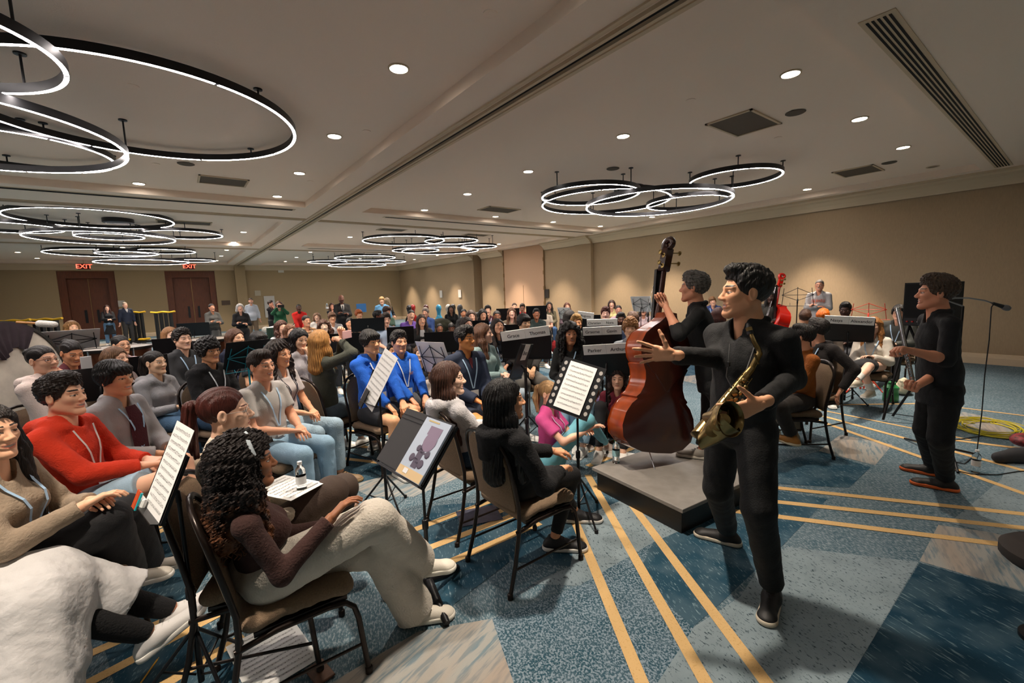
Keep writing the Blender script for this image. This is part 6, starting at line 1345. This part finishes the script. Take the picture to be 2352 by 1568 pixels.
pp('woman with glasses in pale pink hoodie resting her cheek on her hand', 118, 826, 62, d=3.5, look=58, skin='dfae90', hair='bun', hc='1a1311', top='hoodie', tc='e3d0c6', bot='jeans', bc='2c3440', male=False, smile=False, glasses='5a2a2a', hands=('lap', 'chin'), hk=('relax', 'grip'), chair='banquet chair under the woman in pale pink hoodie')
mg = pp('girl in maroon printed shirt looking down at a white phone', 176, 816, 40, d=4.2, look=36, tilt=-22, skin='c98f6a', hair='bun', hc='18110f', top='tee', tc='5c1a26', bot='jeans', bc='3a4654', male=False, lan=LB, hands='chest', chair='banquet chair under the girl with white phone')
pp('woman with blond frizzy hair and jeans sitting far left behind the drum', 171, 752, 22, d=8.0, look=20, skin='e0b090', hair='wavy', hc='8a6238', top='sweater', tc='3a3a40', bot='jeans', bc='4f7596', male=False, chair='banquet chair under the frizzy blond woman')
pp('person with glasses and slicked dark hair in pale pink shirt', 288, 792, 40, d=5.2, look=44, skin='cf9f7c', hair='bun', hc='15100e', top='shirt', tc='e2c6c6', bot='slacks', bc='30323a', male=False, smile=False, glasses='6a5a50', chair='banquet chair under the person in pale pink shirt')
pp('girl with light brown hair half hidden behind the boy with straight black hair', 285, 822, 52, d=4.3, look=70, skin='e0b294', hair='long', hc='6a4c34', top='sweater', tc='d8c4c0', bot='jeans', bc='405060', male=False, smile=False, size=.9, chair='banquet chair behind the open grey hoodie boy')
pp('boy with curly dark hair and moustache in dark puffer jacket', 428, 779, 34, d=5.0, look=42, skin='deb498', hair='curlytop', hc='1e1612', top='jacket', tc='2e2f31', bot='pants', bc='26262a', lan=LB, beardv=.1, chair='banquet chair under the boy in puffer jacket')
pp('boy with bushy black hair and glasses in black hoodie', 492, 806, 44, d=4.3, look=52, skin='cf9a74', hair='mop', hc='120e0d', top='hoodie', tc='19191b', bot='jeans', bc='33506e', lan='dfe6ee', glasses='7a6a5a', chair='banquet chair under the boy in black hoodie')
pp('girl with blond fringe partly behind a black stand at left', 397, 770, 20, d=6.4, look=20, skin='e6bda4', hair='bob', hc='9a6f4a', top='sweater', tc='dcc2c0', bot='jeans', bc='3a4a5a', male=False, smile=False, chair='banquet chair under the blond girl at left')
pp('girl with long brown hair in navy hoodie looking to the right', 552, 776, 40, d=5.5, look=55, skin='e0b292', hair='long', hc='5a3a28', top='hoodie', tc='1c2238', bot='jeans', bc='2c3a4a', male=False, smile=False, chair='banquet chair under the girl in navy hoodie')
pp('boy with neat black hair behind the boy in grey tee shirt', 604, 785, 34, d=5.2, look=45, skin='dfae88', hair='fringe', hc='14100e', top='tee', tc='2a2c30', bot='pants', bc='22242a', smile=False, chair='banquet chair behind the grey tee shirt boy')
pp('boy with dark brown hair in light grey tee shirt and light jeans', 616, 840, 52, d=3.45, look=56, skin='d9a384', hair='short', hc='2a1d17', top='tee', tc='b8b4b0', bot='jeans', bc='8fb0c8', lan=LB, smile=True, shoe='c8a090', sole='8a6a50', chair='banquet chair under the boy in light grey tee shirt', bk='smooth')
pp('girl with long dark wavy hair, white tee and pale jeans, leg crossed', 657, 814, 55, d=3.95, look=60, tilt=-6, skin='d8a27e', hair='wavy', hc='241814', top='tee', tc='cfc6c4', bot='jeans', bc='9fb8c8', male=False, lan='3a3a44', shoe='8a7050', sole='9a8460', chair='banquet chair under the girl with long dark wavy hair')
pp('girl with straight black hair covering her mouth with a white sleeve', 697, 782, 40, d=5.0, look=42, tilt=-14, skin='e0b494', hair='long', hc='141011', top='hoodie', tc='d2cdd0', bot='jeans', bc='40566e', male=False, smile=False, hands=('lap', 'chin'), hk=('relax', 'grip'), chair='banquet chair under the girl covering her mouth')
pp('woman with long blond hair in grey-green cardigan raising a pink phone', 752, 782, 120, d=4.55, look=130, skin='e4b89c', hair='long', hc='b08048', top='sweater', tc='45483f', bot='jeans', bc='566672', male=False, lan='c8d0d8', J=dict(hR=(782, 782, 4.5), hL=(785, 770, 4.55)), hk=('half', 'half'), chair='banquet chair under the woman raising a phone')
pp('boy with black fringe in royal blue hoodie and black shorts, hands clasped', 862, 786, 44, d=4.35, look=56, skin='e0ad84', hair='fringe', hc='15110f', top='hoodie', tc='1c5fc8', bot='shorts', bc='22242a', lan='e8ecf2', ze=1.19, hands='knees', chair='banquet chair under the boy in royal blue hoodie', shoe='d8d4cc', bk='smooth')
b2 = pp('boy with dark curly fringe in bright blue quarter-zip hoodie and grey shorts', 924, 786, 34, d=4.75, look=38, skin='d9a582', hair='tousled', hc='16110f', top='hoodie', tc='1c62cc', bot='shorts', bc='4a4c50', lan='dfe8f2', hands='knees', chair='banquet chair under the second boy in blue', bk='smooth')
nq = pp('boy with dark hair in navy quarter-zip and navy shorts with badge', 1082, 778, 30, d=4.3, look=48, skin='c2854f', hair='tousled', hc='14100e', top='jacket', tc='1a2740', bot='shorts', bc='1b2436', lan=LB, hands='lap', chair='banquet chair under the boy in navy quarter-zip', shoe='d8d4cc', bk='smooth')
pp('girl with long brown hair in heather grey hoodie seen from the side', 1058, 868, 92, d=3.1, look=84, skin='e6bda6', fd=(1, .0), pelvis=V3(1.58, 2.72, .55), hair='verylong', hc='4a3026', top='hoodie', tc='c2bfc2', bot='jeans', bc='2a4460', male=False, chair='banquet chair under the girl in heather grey hoodie')
pp('girl with long straight black hair in black hoodie seen from behind', 1192, 915, 112, d=2.5, look=104, skin='d09a76', fd=(1, .0), pelvis=V3(1.55, 2.08, .55), hair='verylong', hc='0e0c0d', top='hoodie', tc='111114', bot='leggings', bc='0d0d10', male=False, smile=False, J=dict(aR=(1275, 1232, None), aL=(1318, 1170, None), hR=(1288, 1080, 2.62), hL=(1270, 1035, 2.85), fR=85, fL=85), shoe='17171a', sole='e8e4de', chair='banquet chair under the girl in black hoodie')
pp('girl with ponytail in bright pink tee and turquoise trousers sitting on the floor', 1278, 905, 70, pose='up', d=4.0, look=58, skin='e4b298', hair='pony', hc='a8845c', top='tee', tc='e0559a', bot='leggings', bc='6fb4c4', male=False, smile=False, lan='c8d4e4', J=dict(kR=(1350, 965, 3.85), kL=(1330, 975, 4.3), aR=(1392, 1018, None), aL=(1320, 1010, None), hR=(1352, 985, 3.85), hL=(1340, 990, 3.95)), shoe='c8b4a8', cat='person')
pp('person in lavender fuzzy sweater sitting on the floor behind the perforated stand', 1348, 882, -20, pose='up', d=4.95, look=-10, skin='e0b498', hair='long', hc='7a5a40', top='sweater', tc='a890c4', bot='jeans', bc='8fb0c8', male=False)
pp('girl with long dark wavy hair in maroon sweatshirt sitting on the floor', 1418, 872, -8, pose='up', d=4.75, look=-4, skin='e0b498', hair='wavy', hc='2a1a15', top='hoodie', tc='702030', bot='leggings', bc='17161a', male=False, smile=False, shoe='e4e0da')
bg = pp('girl with big curly black hair in black printed hoodie', 1313, 768, -10, d=5.0, look=14, skin='b88260', hair='hugecurly', hc='120e0e', top='hoodie', tc='1c1d1e', bot='jeans', bc='5a7a98', male=False, lan=LB, hscale=1.06, chair='banquet chair under the girl with big curly hair')
pp('boy with wavy blond hair behind the curly-haired girl', 1326, 742, 0, d=6.4, look=10, skin='d8a078', hair='tousled', hc='a07a44', top='shirt', tc='2a302a', bot='pants', bc='2a2a30', chair='banquet chair under the wavy blond boy')
pp('boy with straight light brown hair in pale grey shirt and patterned trousers', 1448, 755, -4, d=5.4, look=0, skin='e2b494', hair='mop', hc='9a6a3c', top='long', tc='aab2bc', bot='slacks', bc='d8b8ac', chair='banquet chair under the boy in pale grey shirt', shoe='e0dcd4')
# --- middle rows
mid = [
 ('person with black beanie low behind the two boys in blue', 905, 806, 10, dict(pose='up', d=6.2, hair='short', hc='14161c', top='hoodie', tc='151517', skin='c48d62')),
 ('smiling girl with brown hair crouching right of the boys in blue', 965, 812, -4, dict(pose='up', d=6.4, hair='long', hc='5a4030', top='long', tc='161618', skin='e6bda6', male=False)),
 ('girl with brown hair bent low left of the navy quarter-zip boy', 1003, 852, -10, dict(pose='up', d=5.4, hair='long', hc='6a4c36', top='sweater', tc='9a9088', skin='e0b498', male=False, smile=False, tilt=-15)),
 ('girl with long brown hair in pale teal sweater, hands clasped', 1126, 765, 50, dict(d=5.1, look=78, hair='long', hc='5a3c2a', top='sweater', tc='8fa8a8', bot='jeans', bc='a8b8c4', skin='e4baa4', male=False, hands='clasp', chair=1)),
 ('laughing girl with long dark hair in navy printed sweatshirt', 1148, 748, 10, dict(d=6.2, look=22, tilt=14, hair='long', hc='2a1c16', top='hoodie', tc='14161e', bot='jeans', bc='26324a', skin='dca888', male=False, lan=LB, chair=1)),
 ('boy with short black hair in grey quarter-zip behind two name cards', 1210, 742, 14, dict(d=5.9, look=30, hair='fringe', hc='16110f', top='hoodie', tc='45423f', bot='slacks', bc='6a6660', skin='e2b690', smile=False, chair=1)),
 ('person in brown knit sweater leaning behind the boy at centre', 1200, 752, 10, dict(d=7.2, hair='short', hc='1a1412', top='sweater', tc='4a3a30', skin='c49070', tilt=-30)),
 ('brown-haired girl in blue-black top behind the navy quarter-zip boy', 1078, 745, 24, dict(d=7.0, look=30, hair='long', hc='2c1e18', top='tee', tc='1c2234', skin='e0b09a', male=False, chair=1)),
 ('person holding black folder over forehead in the middle row', 1084, 727, 10, dict(d=8.6, hair='bob', hc='4a3830', top='sweater', tc='c8c0b8', skin='d8a890', smile=False)),
 ('smiling girl with long brown hair in dark blazer', 970, 736, 4, dict(d=8.6, look=12, hair='long', hc='3a281f', top='suit', tc='1a1a1c', bot='pants', bc='17171a', skin='d8a484', male=False, opening=True, chair=1)),
 ('boy with curly dark hair in pale blue tee', 889, 735, 12, dict(d=8.4, hair='curlytop', hc='2a1e18', top='tee', tc='9fb0c8', bot='pants', bc='33363c', skin='dcae94', smile=False, tilt=-12, chair=1)),
 ('boy in purple tee leaning to his side', 947, 724, 10, dict(d=9.6, look=20, roll=14, hair='crew', hc='1c1613', top='tee', tc='6a4aa4', bot='pants', bc='26262c', skin='dcae94', smile=False, chair=1)),
 ('boy with curly reddish hair looking down behind the pale blue tee', 893, 718, 30, dict(d=10.5, look=60, tilt=-20, hair='curlytop', hc='3a1f18', top='tee', tc='3a5548', skin='cf9a80', smile=False, chair=1)),
 ('dark-haired person in navy behind the pale blue tee, left side', 876, 725, 60, dict(d=9.8, look=80, hair='short', hc='0e0c0c', top='jacket', tc='1c1c28', skin='6a4230', smile=False, chair=1)),
 ('person with dyed orange fringe in grey-blue top', 827, 722, 14, dict(d=10.2, look=20, hair='fringe', hc='a0501e', top='jacket', tc='36404c', skin='d8a888', male=False, smile=False, lan=LB, chair=1)),
 ('girl with round glasses and striped sweater left of the orange-haired person', 830, 746, 14, dict(d=8.4, look=16, hair='long', hc='3c2a20', top='sweater', tc='b89878', skin='e4baa4', male=False, glasses='5a4a44', chair=1)),
 ('boy with short dark hair in dark polo and white collar', 806, 743, 8, dict(d=8.7, hair='crew', hc='1c1512', top='tee', tc='1c2230', skin='d09a7a', fat=1.1, chair=1)),
 ('boy with glasses and brown fringe beside the suited man', 765, 729, 14, dict(d=9.8, hair='fringe', hc='5a3c28', top='tee', tc='c8c8cc', skin='d8a888', glasses='2a2220', smile=False, chair=1)),
 ('smiling girl with curly brown hair behind a black stand', 745, 750, 4, dict(d=8.0, look=4, roll=-8, hair='longcurly', hc='4a2c1e', top='sweater', tc='4a3028', skin='e8c4ac', male=False, chair=1)),
 ('woman in tan and cream striped sweater with white lanyard', 708, 737, 20, dict(d=8.9, look=26, hair='bun', hc='18120f', top='sweater', tc='8a6848', tk='stripe', skin='cf9a7c', male=False, lan='e8e8ea', fat=1.15, chair=1)),
 ('girl with long auburn wavy hair in white top at left of the pair', 652, 752, 20, dict(d=7.6, look=24, hair='wavy', hc='4a2a1e', top='tee', tc='cfd0d4', skin='e4b49c', male=False, chair=1)),
 ('girl with straight chestnut hair in cream top at right of the pair', 672, 762, 16, dict(d=7.0, look=22, hair='long', hc='6a4228', top='long', tc='d8d0c8', skin='e4b8a0', male=False, chair=1)),
 ('small person in white hoodie sitting far behind the striped sweater', 728, 728, 0, dict(d=12.2, hair='bob', hc='7a5a44', top='hoodie', tc='cfccca', bot='jeans', bc='3a6aa0', skin='d8b09a', male=False, chair=1)),
 ('man in bright red jacket and jeans sitting by the green-skirted table', 687, 707, 6, dict(d=14.2, hair='crew', hc='100c0b', top='hoodie', tc='c8201a', bot='jeans', bc='5f86b0', skin='4a2e22', smile=False, hands='lap', chair=1)),
 ('woman at the table partly hidden by the suited man', 763, 703, 10, dict(d=16.5, hair='long', hc='4a2e20', top='long', tc='1c2028', skin='c89078', male=False, smile=False)),
 ('person in black sitting before the white cello case', 1036, 710, 0, dict(d=13.4, hair='long', hc='0e0c0c', top='hoodie', tc='0e0e10', bot='pants', bc='0e0e10', skin='8a6450', male=False, smile=False, hands='lap', chair=1)),
 ('dark-skinned person sitting on floor right of the blazer girl', 1011, 754, 8, dict(pose='up', d=10.8, hair='bun', hc='0e0c0c', top='tee', tc='1a1c22', skin='8a5a40', male=False)),
 ('person in white hoodie sitting on the floor looking down', 1037, 756, 0, dict(pose='up', d=10.8, tilt=-25, hair='bun', hc='0e0c0c', top='hoodie', tc='c8c4bc', skin='6a4636', male=False, smile=False, lan=LB)),
 ('girl with tied dark hair right of the grey cello case', 1066, 720, 6, dict(d=11.2, hair='bun', hc='141010', top='hoodie', tc='1a1a1e', skin='b07c5c', male=False, smile=False, chair=1)),
 ('grey-haired person in blue behind the purple tee', 975, 718, -20, dict(d=11.4, hair='curlytop', hc='8a807a', top='jacket', tc='22407a', skin='c89880', smile=False, chair=1)),
 ('boy with dark curly hair in maroon shirt near the black cases', 1121, 713, 4, dict(d=10.9, hair='curlytop', hc='14100f', top='tee', tc='4a1422', skin='dcae94', smile=False, lan='d8dce4', chair=1)),
 ('girl with straight black hair beside the maroon shirt boy', 1111, 724, 14, dict(d=9.3, hair='long', hc='101012', top='tee', tc='1c3050', skin='d8a486', male=False, smile=False, tilt=-10, chair=1)),
 ('smiling dark-skinned girl in black and white striped top', 1142, 727, 4, dict(d=8.6, hair='bun', hc='120e0d', top='sweater', tc='b8b4b0', skin='7a4c34', male=False, fat=1.1, chair=1)),
 ('smiling girl with long light brown hair left of the cyan jacket', 1176, 719, 4, dict(d=9.8, hair='long', hc='5a3c2a', top='tee', tc='6a5a4a', skin='e0b09c', male=False, chair=1)),
 ('boy in cyan jacket near the pink doors', 1182, 705, 4, dict(d=13.0, hair='crew', hc='3a281e', top='jacket', tc='1a96c4', skin='dcae94', smile=False, chair=1)),
 ('person in red jacket with dark glasses near the pink doors', 1200, 708, 0, dict(d=12.4, hair='short', hc='3a2e26', top='jacket', tc='b01820', skin='b08068', smile=False, glasses='101010', tilt=-10, chair=1)),
 ('boy with red headband over black beanie in dark green hoodie', 1233, 721, 8, dict(d=10.0, hair='short', hc='14161a', top='hoodie', tc='24302e', bot='pants', bc='202024', skin='9a6448', hands='knees', chair=1)),
 ('boy with short brown hair behind a tilted white page', 1250, 711, 0, dict(d=12.2, hair='crew', hc='4a2e22', top='tee', tc='c4b8a8', skin='dca890', smile=False, chair=1)),
 ('woman with long dark hair in olive top and jeans by the room sign', 1262, 702, 4, dict(d=13.3, hair='long', hc='241a16', top='sweater', tc='6a6450', bot='jeans', bc='3a5a84', skin='d0a088', male=False, smile=False, fat=1.1, chair=1)),
 ('girl with auburn hair behind a wire stand near the right wall', 1303, 704, 4, dict(d=12.8, hair='long', hc='5a3020', top='sweater', tc='5a4a54', skin='e0ac94', male=False, chair=1)),
 ('dark-haired person behind the wavy blond boy', 1318, 726, 30, dict(d=8.2, look=120, hair='bob', hc='1a1310', top='jacket', tc='22242a', skin='c89078', male=False, smile=False, chair=1)),
 ('boy with curly red-brown hair in pale tee', 1391, 721, 0, dict(d=8.0, hair='curlytop', hc='4a1f18', top='tee', tc='b8bcc4', skin='e0b4a4', smile=False, lan='e4e6ea', chair=1)),
 ('woman with dark bob in yellow floral top by the right wall', 1405, 699, 0, dict(d=12.0, hair='bob', hc='3a2620', top='tee', tc='d8c488', skin='dca890', male=False, chair=1)),
 ('laughing woman in pale pink top right of the red-haired boy', 1421, 712, 4, dict(d=10.6, hair='bun', hc='2a1814', top='long', tc='d8b4c0', skin='cf9880', male=False, chair=1)),
 ('boy with black hair and dark skin behind the straight-haired boy', 1427, 735, 4, dict(d=7.3, hair='short', hc='0e0c0c', top='hoodie', tc='20305a', skin='4a2c20', smile=False, lan='e4e6ea', beardv=.3, chair=1)),
 ('person with wavy brown hair hidden behind the straight-haired boy', 1449, 735, 10, dict(d=6.6, look=200, hair='tousled', hc='5a4030', top='jacket', tc='1c2c4a', skin='c89078', smile=False, chair=1)),
 ('girl with long dark hair in pink tie-dye hoodie, hands at chest', 1478, 712, 0, dict(d=9.6, hair='long', hc='2c1c16', top='hoodie', tc='cdb4b4', skin='cf9c80', male=False, smile=False, hands='clasp', chair=1)),
 ('boy with light brown fringe and blue jacket left of saxophonist face', 1637, 692, 4, dict(pose='stand', d=10.2, roll=-12, hair='fringe', hc='7a5636', top='jacket', tc='24386a', skin='dcac90', lan=LB, size=.8)),
 ('person with dark red hair low behind saxophonist shoulder', 1657, 722, 40, dict(d=7.4, look=150, hair='bob', hc='4a2018', top='jacket', tc='222226', skin='c89078', male=False, smile=False, chair=1)),
 ('seated person with long locs in dark olive jacket beside the red bass', 1770, 683, 0, dict(pose='stand', d=8.7, hair='dreads', hc='14100f', top='jacket', tc='35332c', bot='pants', bc='26262a', skin='3e2820', smile=False, size=.9)),
 ('man with grey hair and glasses in pale grey printed sweatshirt, arms crossed', 1881, 655, -6, dict(pose='stand', d=9.2, hair='crew', hc='6a625c', top='sweater', tc='a9a6a6', bot='jeans', bc='3a4250', skin='cf9478', glasses='5a5550', hands='cross')),
 ('young man with short black hair and big headphones in black', 1940, 713, -8, dict(d=7.2, look=-6, tilt=-12, hair='short', hc='0c0a0a', top='jacket', tc='17171a', skin='3a241c', smile=False, lan=LB, chair=1)),
 ('boy with black fringe and glasses in olive jacket behind the flute', 2062, 718, -16, dict(d=6.9, look=-10, hair='fringe', hc='14100f', top='jacket', tc='3c3e3a', bot='pants', bc='16161a', skin='dcac90', smile=False, glasses='2a2a2e', lan=LB, hands='lap', chair=1)),
 ('woman with long strawberry blond hair in cream cardigan and black skirt', 2003, 749, -10, dict(d=5.9, look=-10, hair='long', hc='a06c3c', top='jacket', tc='dcd4c8', bot='skirt', bc='1a1a1e', skin='e4b69e', male=False, lan=LB, hands=('clasp', 'lap'), shoe='d8cdb8', chair=1, J=dict(kR=(1975, 838, 5.7), kL=(1995, 842, 5.5), aR=(2000, 895, 5.75), aL=(1968, 872, 5.35), fL=-40, fR=-20))),
 ('boy with dark hair in rust orange corduroy shirt seen from behind', 1822, 772, -62, dict(d=4.4, look=-105, hair='short', hc='1c1613', top='shirt', tc='9a5518', tk='denim', bot='pants', bc='2c2622', skin='d8a080', hands='clasp', shoe='a8702a', sole='e0d0b0', chair=1, J=dict(aL=(1818, 1000, 4.2), kL=(1790, 935, 4.1), fL=-120))),
 ('boy with wavy dark hair in faded black hoodie and khaki trousers', 1860, 756, -36, dict(d=4.95, look=-115, hair='tousled', hc='1e1815', top='hoodie', tc='2a2626', bot='slacks', bc='8c8270', skin='d09c80', lan=LB, smile=False, hands=('lap', 'seat'), shoe='b8a888', chair=1)),
 ('person in bright orange beanie behind the wavy-haired boy', 1893, 728, 0, dict(d=6.4, look=170, hair='short', hc='d86a14', top='jacket', tc='5a5048', skin='d0a080', smile=False, chair=1)),
 ('brown-haired person behind the rust orange shirt boy', 1852, 728, 0, dict(d=6.9, look=170, hair='short', hc='4a3226', top='jacket', tc='3a3430', skin='d0a080', smile=False, chair=1)),
]
IN = {}
for (l, x, y, face, k) in mid:
    k.setdefault('bot', 'pants'); k.setdefault('bc', '24262c')
    if k.get('chair'): k['chair'] = 'banquet chair under the '+' '.join(l.replace('smiling ', '').split()[:9])
    IN[l] = pp(l, x, y, face, **k)
g_ = lambda k: [v for n, v in IN.items() if k in n][0]
patch(og, 'shirt', cloth('4a1620'), [(.03, .04), (.10, .055), (.2, .065), (.3, .06), (.38, .05)]); marks(og, 'c8bcb0', .24, .055, .03, 3)
marks(b2, 'd09048', .18, .04, .03, 3, u0=-.07); marks(mg, 'd8d0cc', .22, .07, .03, 4); marks(bg, 'd4d6d0', .2, .11, .025, 8); marks(gz, 'e4e4e4', .17, .04, .02, 4, u0=-.07)
patch(nq, 'undershirt', cloth('5a2028'), [(.02, .02), (.06, .018), (.12, .004)])
patch(g_('dark blazer'), 'blouse', cloth('b8b4b4'), [(.02, .04), (.12, .05), (.25, .045), (.38, .05)]); marks(g_('laughing girl with long'), 'dcdce0', .24, .09, .05, 5)
curls(bg, 90, .26, hair_mat('120e0e'), 5, vol=.125, r=.006, amp=.010)
# --- standing at the back
for (l, x, y, d, face, k) in [
 ('woman with auburn hair in long black puffer jacket and flared jeans', 246, 707, 18.0, 6, dict(hair='long', hc='3a1c16', top='coat', tc='1a1a1e', bot='jeans', bc='5a7a98', skin='e0b09a', male=False, hands='clasp')),
 ('man in navy jacket and dark trousers standing by the left doors', 289, 700, 18.0, 20, dict(hair='crew', hc='8a7a6a', top='jacket', tc='141c30', bot='slacks', bc='2a2826', skin='d8a890', hands='down', smile=False)),
 ('woman in long grey wool coat with folded arms', 489, 706, 13.2, 22, dict(hair='bun', hc='231814', top='coat', tc='4c4b48', bot='pants', bc='1a1a1c', skin='b88468', male=False, hands='cross')),
 ('woman with white bob in black with yellow lanyard, arms folded', 552, 707, 12.4, 4, dict(hair='bob', hc='b8b4b0', top='sweater', tc='17171a', bot='pants', bc='141416', skin='d0a088', male=False, smile=False, lan='d8a830', hands='cross')),
 ('man in pale blue dress shirt and khaki trousers by the notice', 576, 691, 17.5, 0, dict(hair='crew', hc='2c201a', top='shirt', tc='b4bcc8', bot='slacks', bc='6a5a48', skin='d0a088', beardv=.5, hands='down', fat=1.15)),
 ('woman in green cardigan holding a phone up with both hands', 641, 700, 13.4, 2, dict(hair='long', hc='4a2c20', top='sweater', tc='245a3c', bot='pants', bc='1a1a1c', skin='d8a890', male=False, hands='phone', lan='d8a830', fat=1.2)),
 ('person in black turned aside behind the woman in green', 626, 697, 16.5, 60, dict(hair='short', hc='2a1c18', top='sweater', tc='121218', bot='pants', bc='121214', skin='c89078', male=False, smile=False, hands='chin')),
 ('bald bearded man in dark suit and tie with crossed arms', 785, 686, 13.2, 10, dict(hair='bald', hc='2a2220', top='suit', tc='1c1b1c', bot='slacks', bc='161618', skin='7a5040', smile=False, beardv=.7, hands='cross', opening=True, size=1.05, fat=1.12)),
 ('blond boy in sky blue hoodie standing by the table', 877, 690, 14.0, 0, dict(hair='fringe', hc='b08a58', top='hoodie', tc='5a90bc', bot='pants', bc='30384a', skin='dcae94', smile=False, hands='down')),
 ('person with long blond hair in black coat behind the sky blue hoodie', 893, 692, 15.2, 40, dict(look=140, hair='wavy', hc='a08868', top='coat', tc='161414', bot='pants', bc='141414', skin='dcae94', male=False, smile=False))]:
    k.setdefault('lean', 0); IN[l] = person(l, (x, y, d), face, 'stand', **k)
su = g_('bald bearded'); patch(su, 'dress_shirt', cloth('c8c4c0', 'smooth'), [(.0, .05), (.06, .045), (.14, .03), (.24, .004)]); patch(su, 'necktie', M_('tie', '3a3c44', .5), [(.03, .016), (.10, .018), (.2, .02), (.26, .004)], off=.022)
marks(g_('pale grey printed'), 'd8603a', .16, .12, .06, 6)
patch(g_('navy jacket and dark'), 'dress_shirt', cloth('c8c4c0', 'smooth'), [(.0, .045), (.06, .035), (.14, .004)])
# --- person cut by the lower left corner: white skirt, black socks, white trainers
def skirtperson():
    org = P(-40, 1500, 0); e = empty('person', Vector((org.x, org.y, 0)), 'person in long white skirt, black socks and white trainers cut off at lower left', 'person'); o = vv(e.location)
    hipp = vv(D(-260, 1400, 1.7)); k1 = vv(D(110, 1345, 1.85)); k2 = vv(D(80, 1400, 1.74)); a1 = vv(D(392, 1400, 2.12)); a2 = vv(D(338, 1455, 1.98))
    b = SDF(); 
    for h, kk, aa in ((hipp, k1, a1), (hipp, k2, a2)): b.cone(h, kk, .07, .05, .02).cone(kk, aa, .048, .036, .02)
    nb = hipp+V3(0, 0, .48); b.cone(hipp, nb, .11, .12, .05).cone(nb, nb+V3(0, 0, .12), .05, .045, .03); v, f = b.mesh(.012)
    lk = nrm(vv(RTH)); hR = V3(lk[1], -lk[0], 0); HM = np.stack([hR, lk, V3(0, 0, 1)], 1); tv, tf, ta = head_t('fn', .0065); hc = nb+V3(0, 0, .2)
    mkmesh('body', [(v, f, 0, None), (xf(tv, HM, hc), tf, 0, ta)], [skin_mat('d9a184', '2a1c16')], e, o, face=True)
    hv, hf_ = hair_t('long', .0065); mkmesh('hair', [(xf(hv, HM, hc), hf_, 0, None)], [hair_mat('2a1c16')], e, o)
    t = SDF(); t.cone(hipp+V3(0, 0, .05), nb-V3(0, 0, .1), .16, .14, .05).cone(nb-V3(0, 0, .08)+hR*.17, nb-V3(0, 0, .08)-hR*.17, .06, .06, .03); v, f = t.mesh(.014, lambda p: .004*wob(p, 25, 3)); mkmesh('sweater', [(v, f, 0, None)], [cloth('d6d0c8')], e, o)
    s = SDF(); s.cone(hipp, k1, .19, .12, .08).cone(hipp, k2, .19, .13, .08).cone(k1, k1*.38+a1*.62, .12, .12, .08, flat=(V3(0, 0, 1), 1.2), cap=True).cone(k2, vv(D(60, 1620, 1.62)), .13, .16, .06, cap=True).cone(k1*.5+k2*.5, vv(D(110, 1540, 1.72)), .13, .11, .08, cap=True)
    v, f = s.mesh(.0085, lambda p: .006*(.4-np.abs(wob(p@np.diag([1, 1, .5]), 22, 21)))+.003*np.sin(p[:, 0]*42+p[:, 1]*30+3*np.sin(p[:, 2]*7))); mkmesh('skirt', [(v, f, 0, None)], [M_('white_crepe', 'd2d0d0', .85, bump=.35, bscale=50)], e, o)
    for kk, aa, yaw, pt, ro in ((k1, a1, 30, 10, 0), (k2, a2, 22, 24, 0)):
        m = MB(); q = kk*.8+aa*.2; m.tube([Vector(q-o), Vector(aa*.7+q*.3-o), Vector(aa-o)], [.062, .052, .041], 16); m.build('sock', cloth('161618'), e, 60)
        y = nrm(vv(RTH*.5+FWH*.55)+V3(0, 0, .42+pt*.004)); Mx = frame(V3(0, 0, .9)-vv(RTH*.35+FWH*.2), y, aa); put(shoe_mesh('dfdcda', 'ece8e2', True), 'shoe', e, Mx, o)
skirtperson()
# --- held and worn things
def held(name, c, face, size, mat, label, cat='phone'):
    d = basis(face, at=c); m = MB(); m.box((0, 0, 0), size, bev=min(size)*.4); o = m.build(name, mat); o.matrix_world = frame(d, (0, 0, 1), c); return tag(o, label, cat)
held('phone', D(199, 838, 4.02), 200, (.08, .16, .009), M_('phone_white', 'cfcfcf', .3), 'white phone held by the girl in maroon shirt')
held('phone', D(797, 768, 4.45), 60, (.17, .08, .009), M_('phone_pink', 'e0b0ac', .3), 'pink phone held up horizontally by the blond-haired woman')
held('phone', D(645, 703, 13.05), 0, (.18, .09, .012), black_plastic, 'dark phone held up by the woman in green cardigan')
b_ = bottle(D(694, 1130, 2.1), 'clear water bottle on papers in the lap of the auburn-haired woman', lab='e4e8ec', h=.15)
sheet('program_sheet', Matrix.Translation(D(660, 1118, 2.12)) @ Matrix.Rotation(R(30), 4, 'Z'), .2, .28, 'white papers on the lap of the auburn-haired woman', 'paper', 8)
hb = D(625, 1004, 1.575)
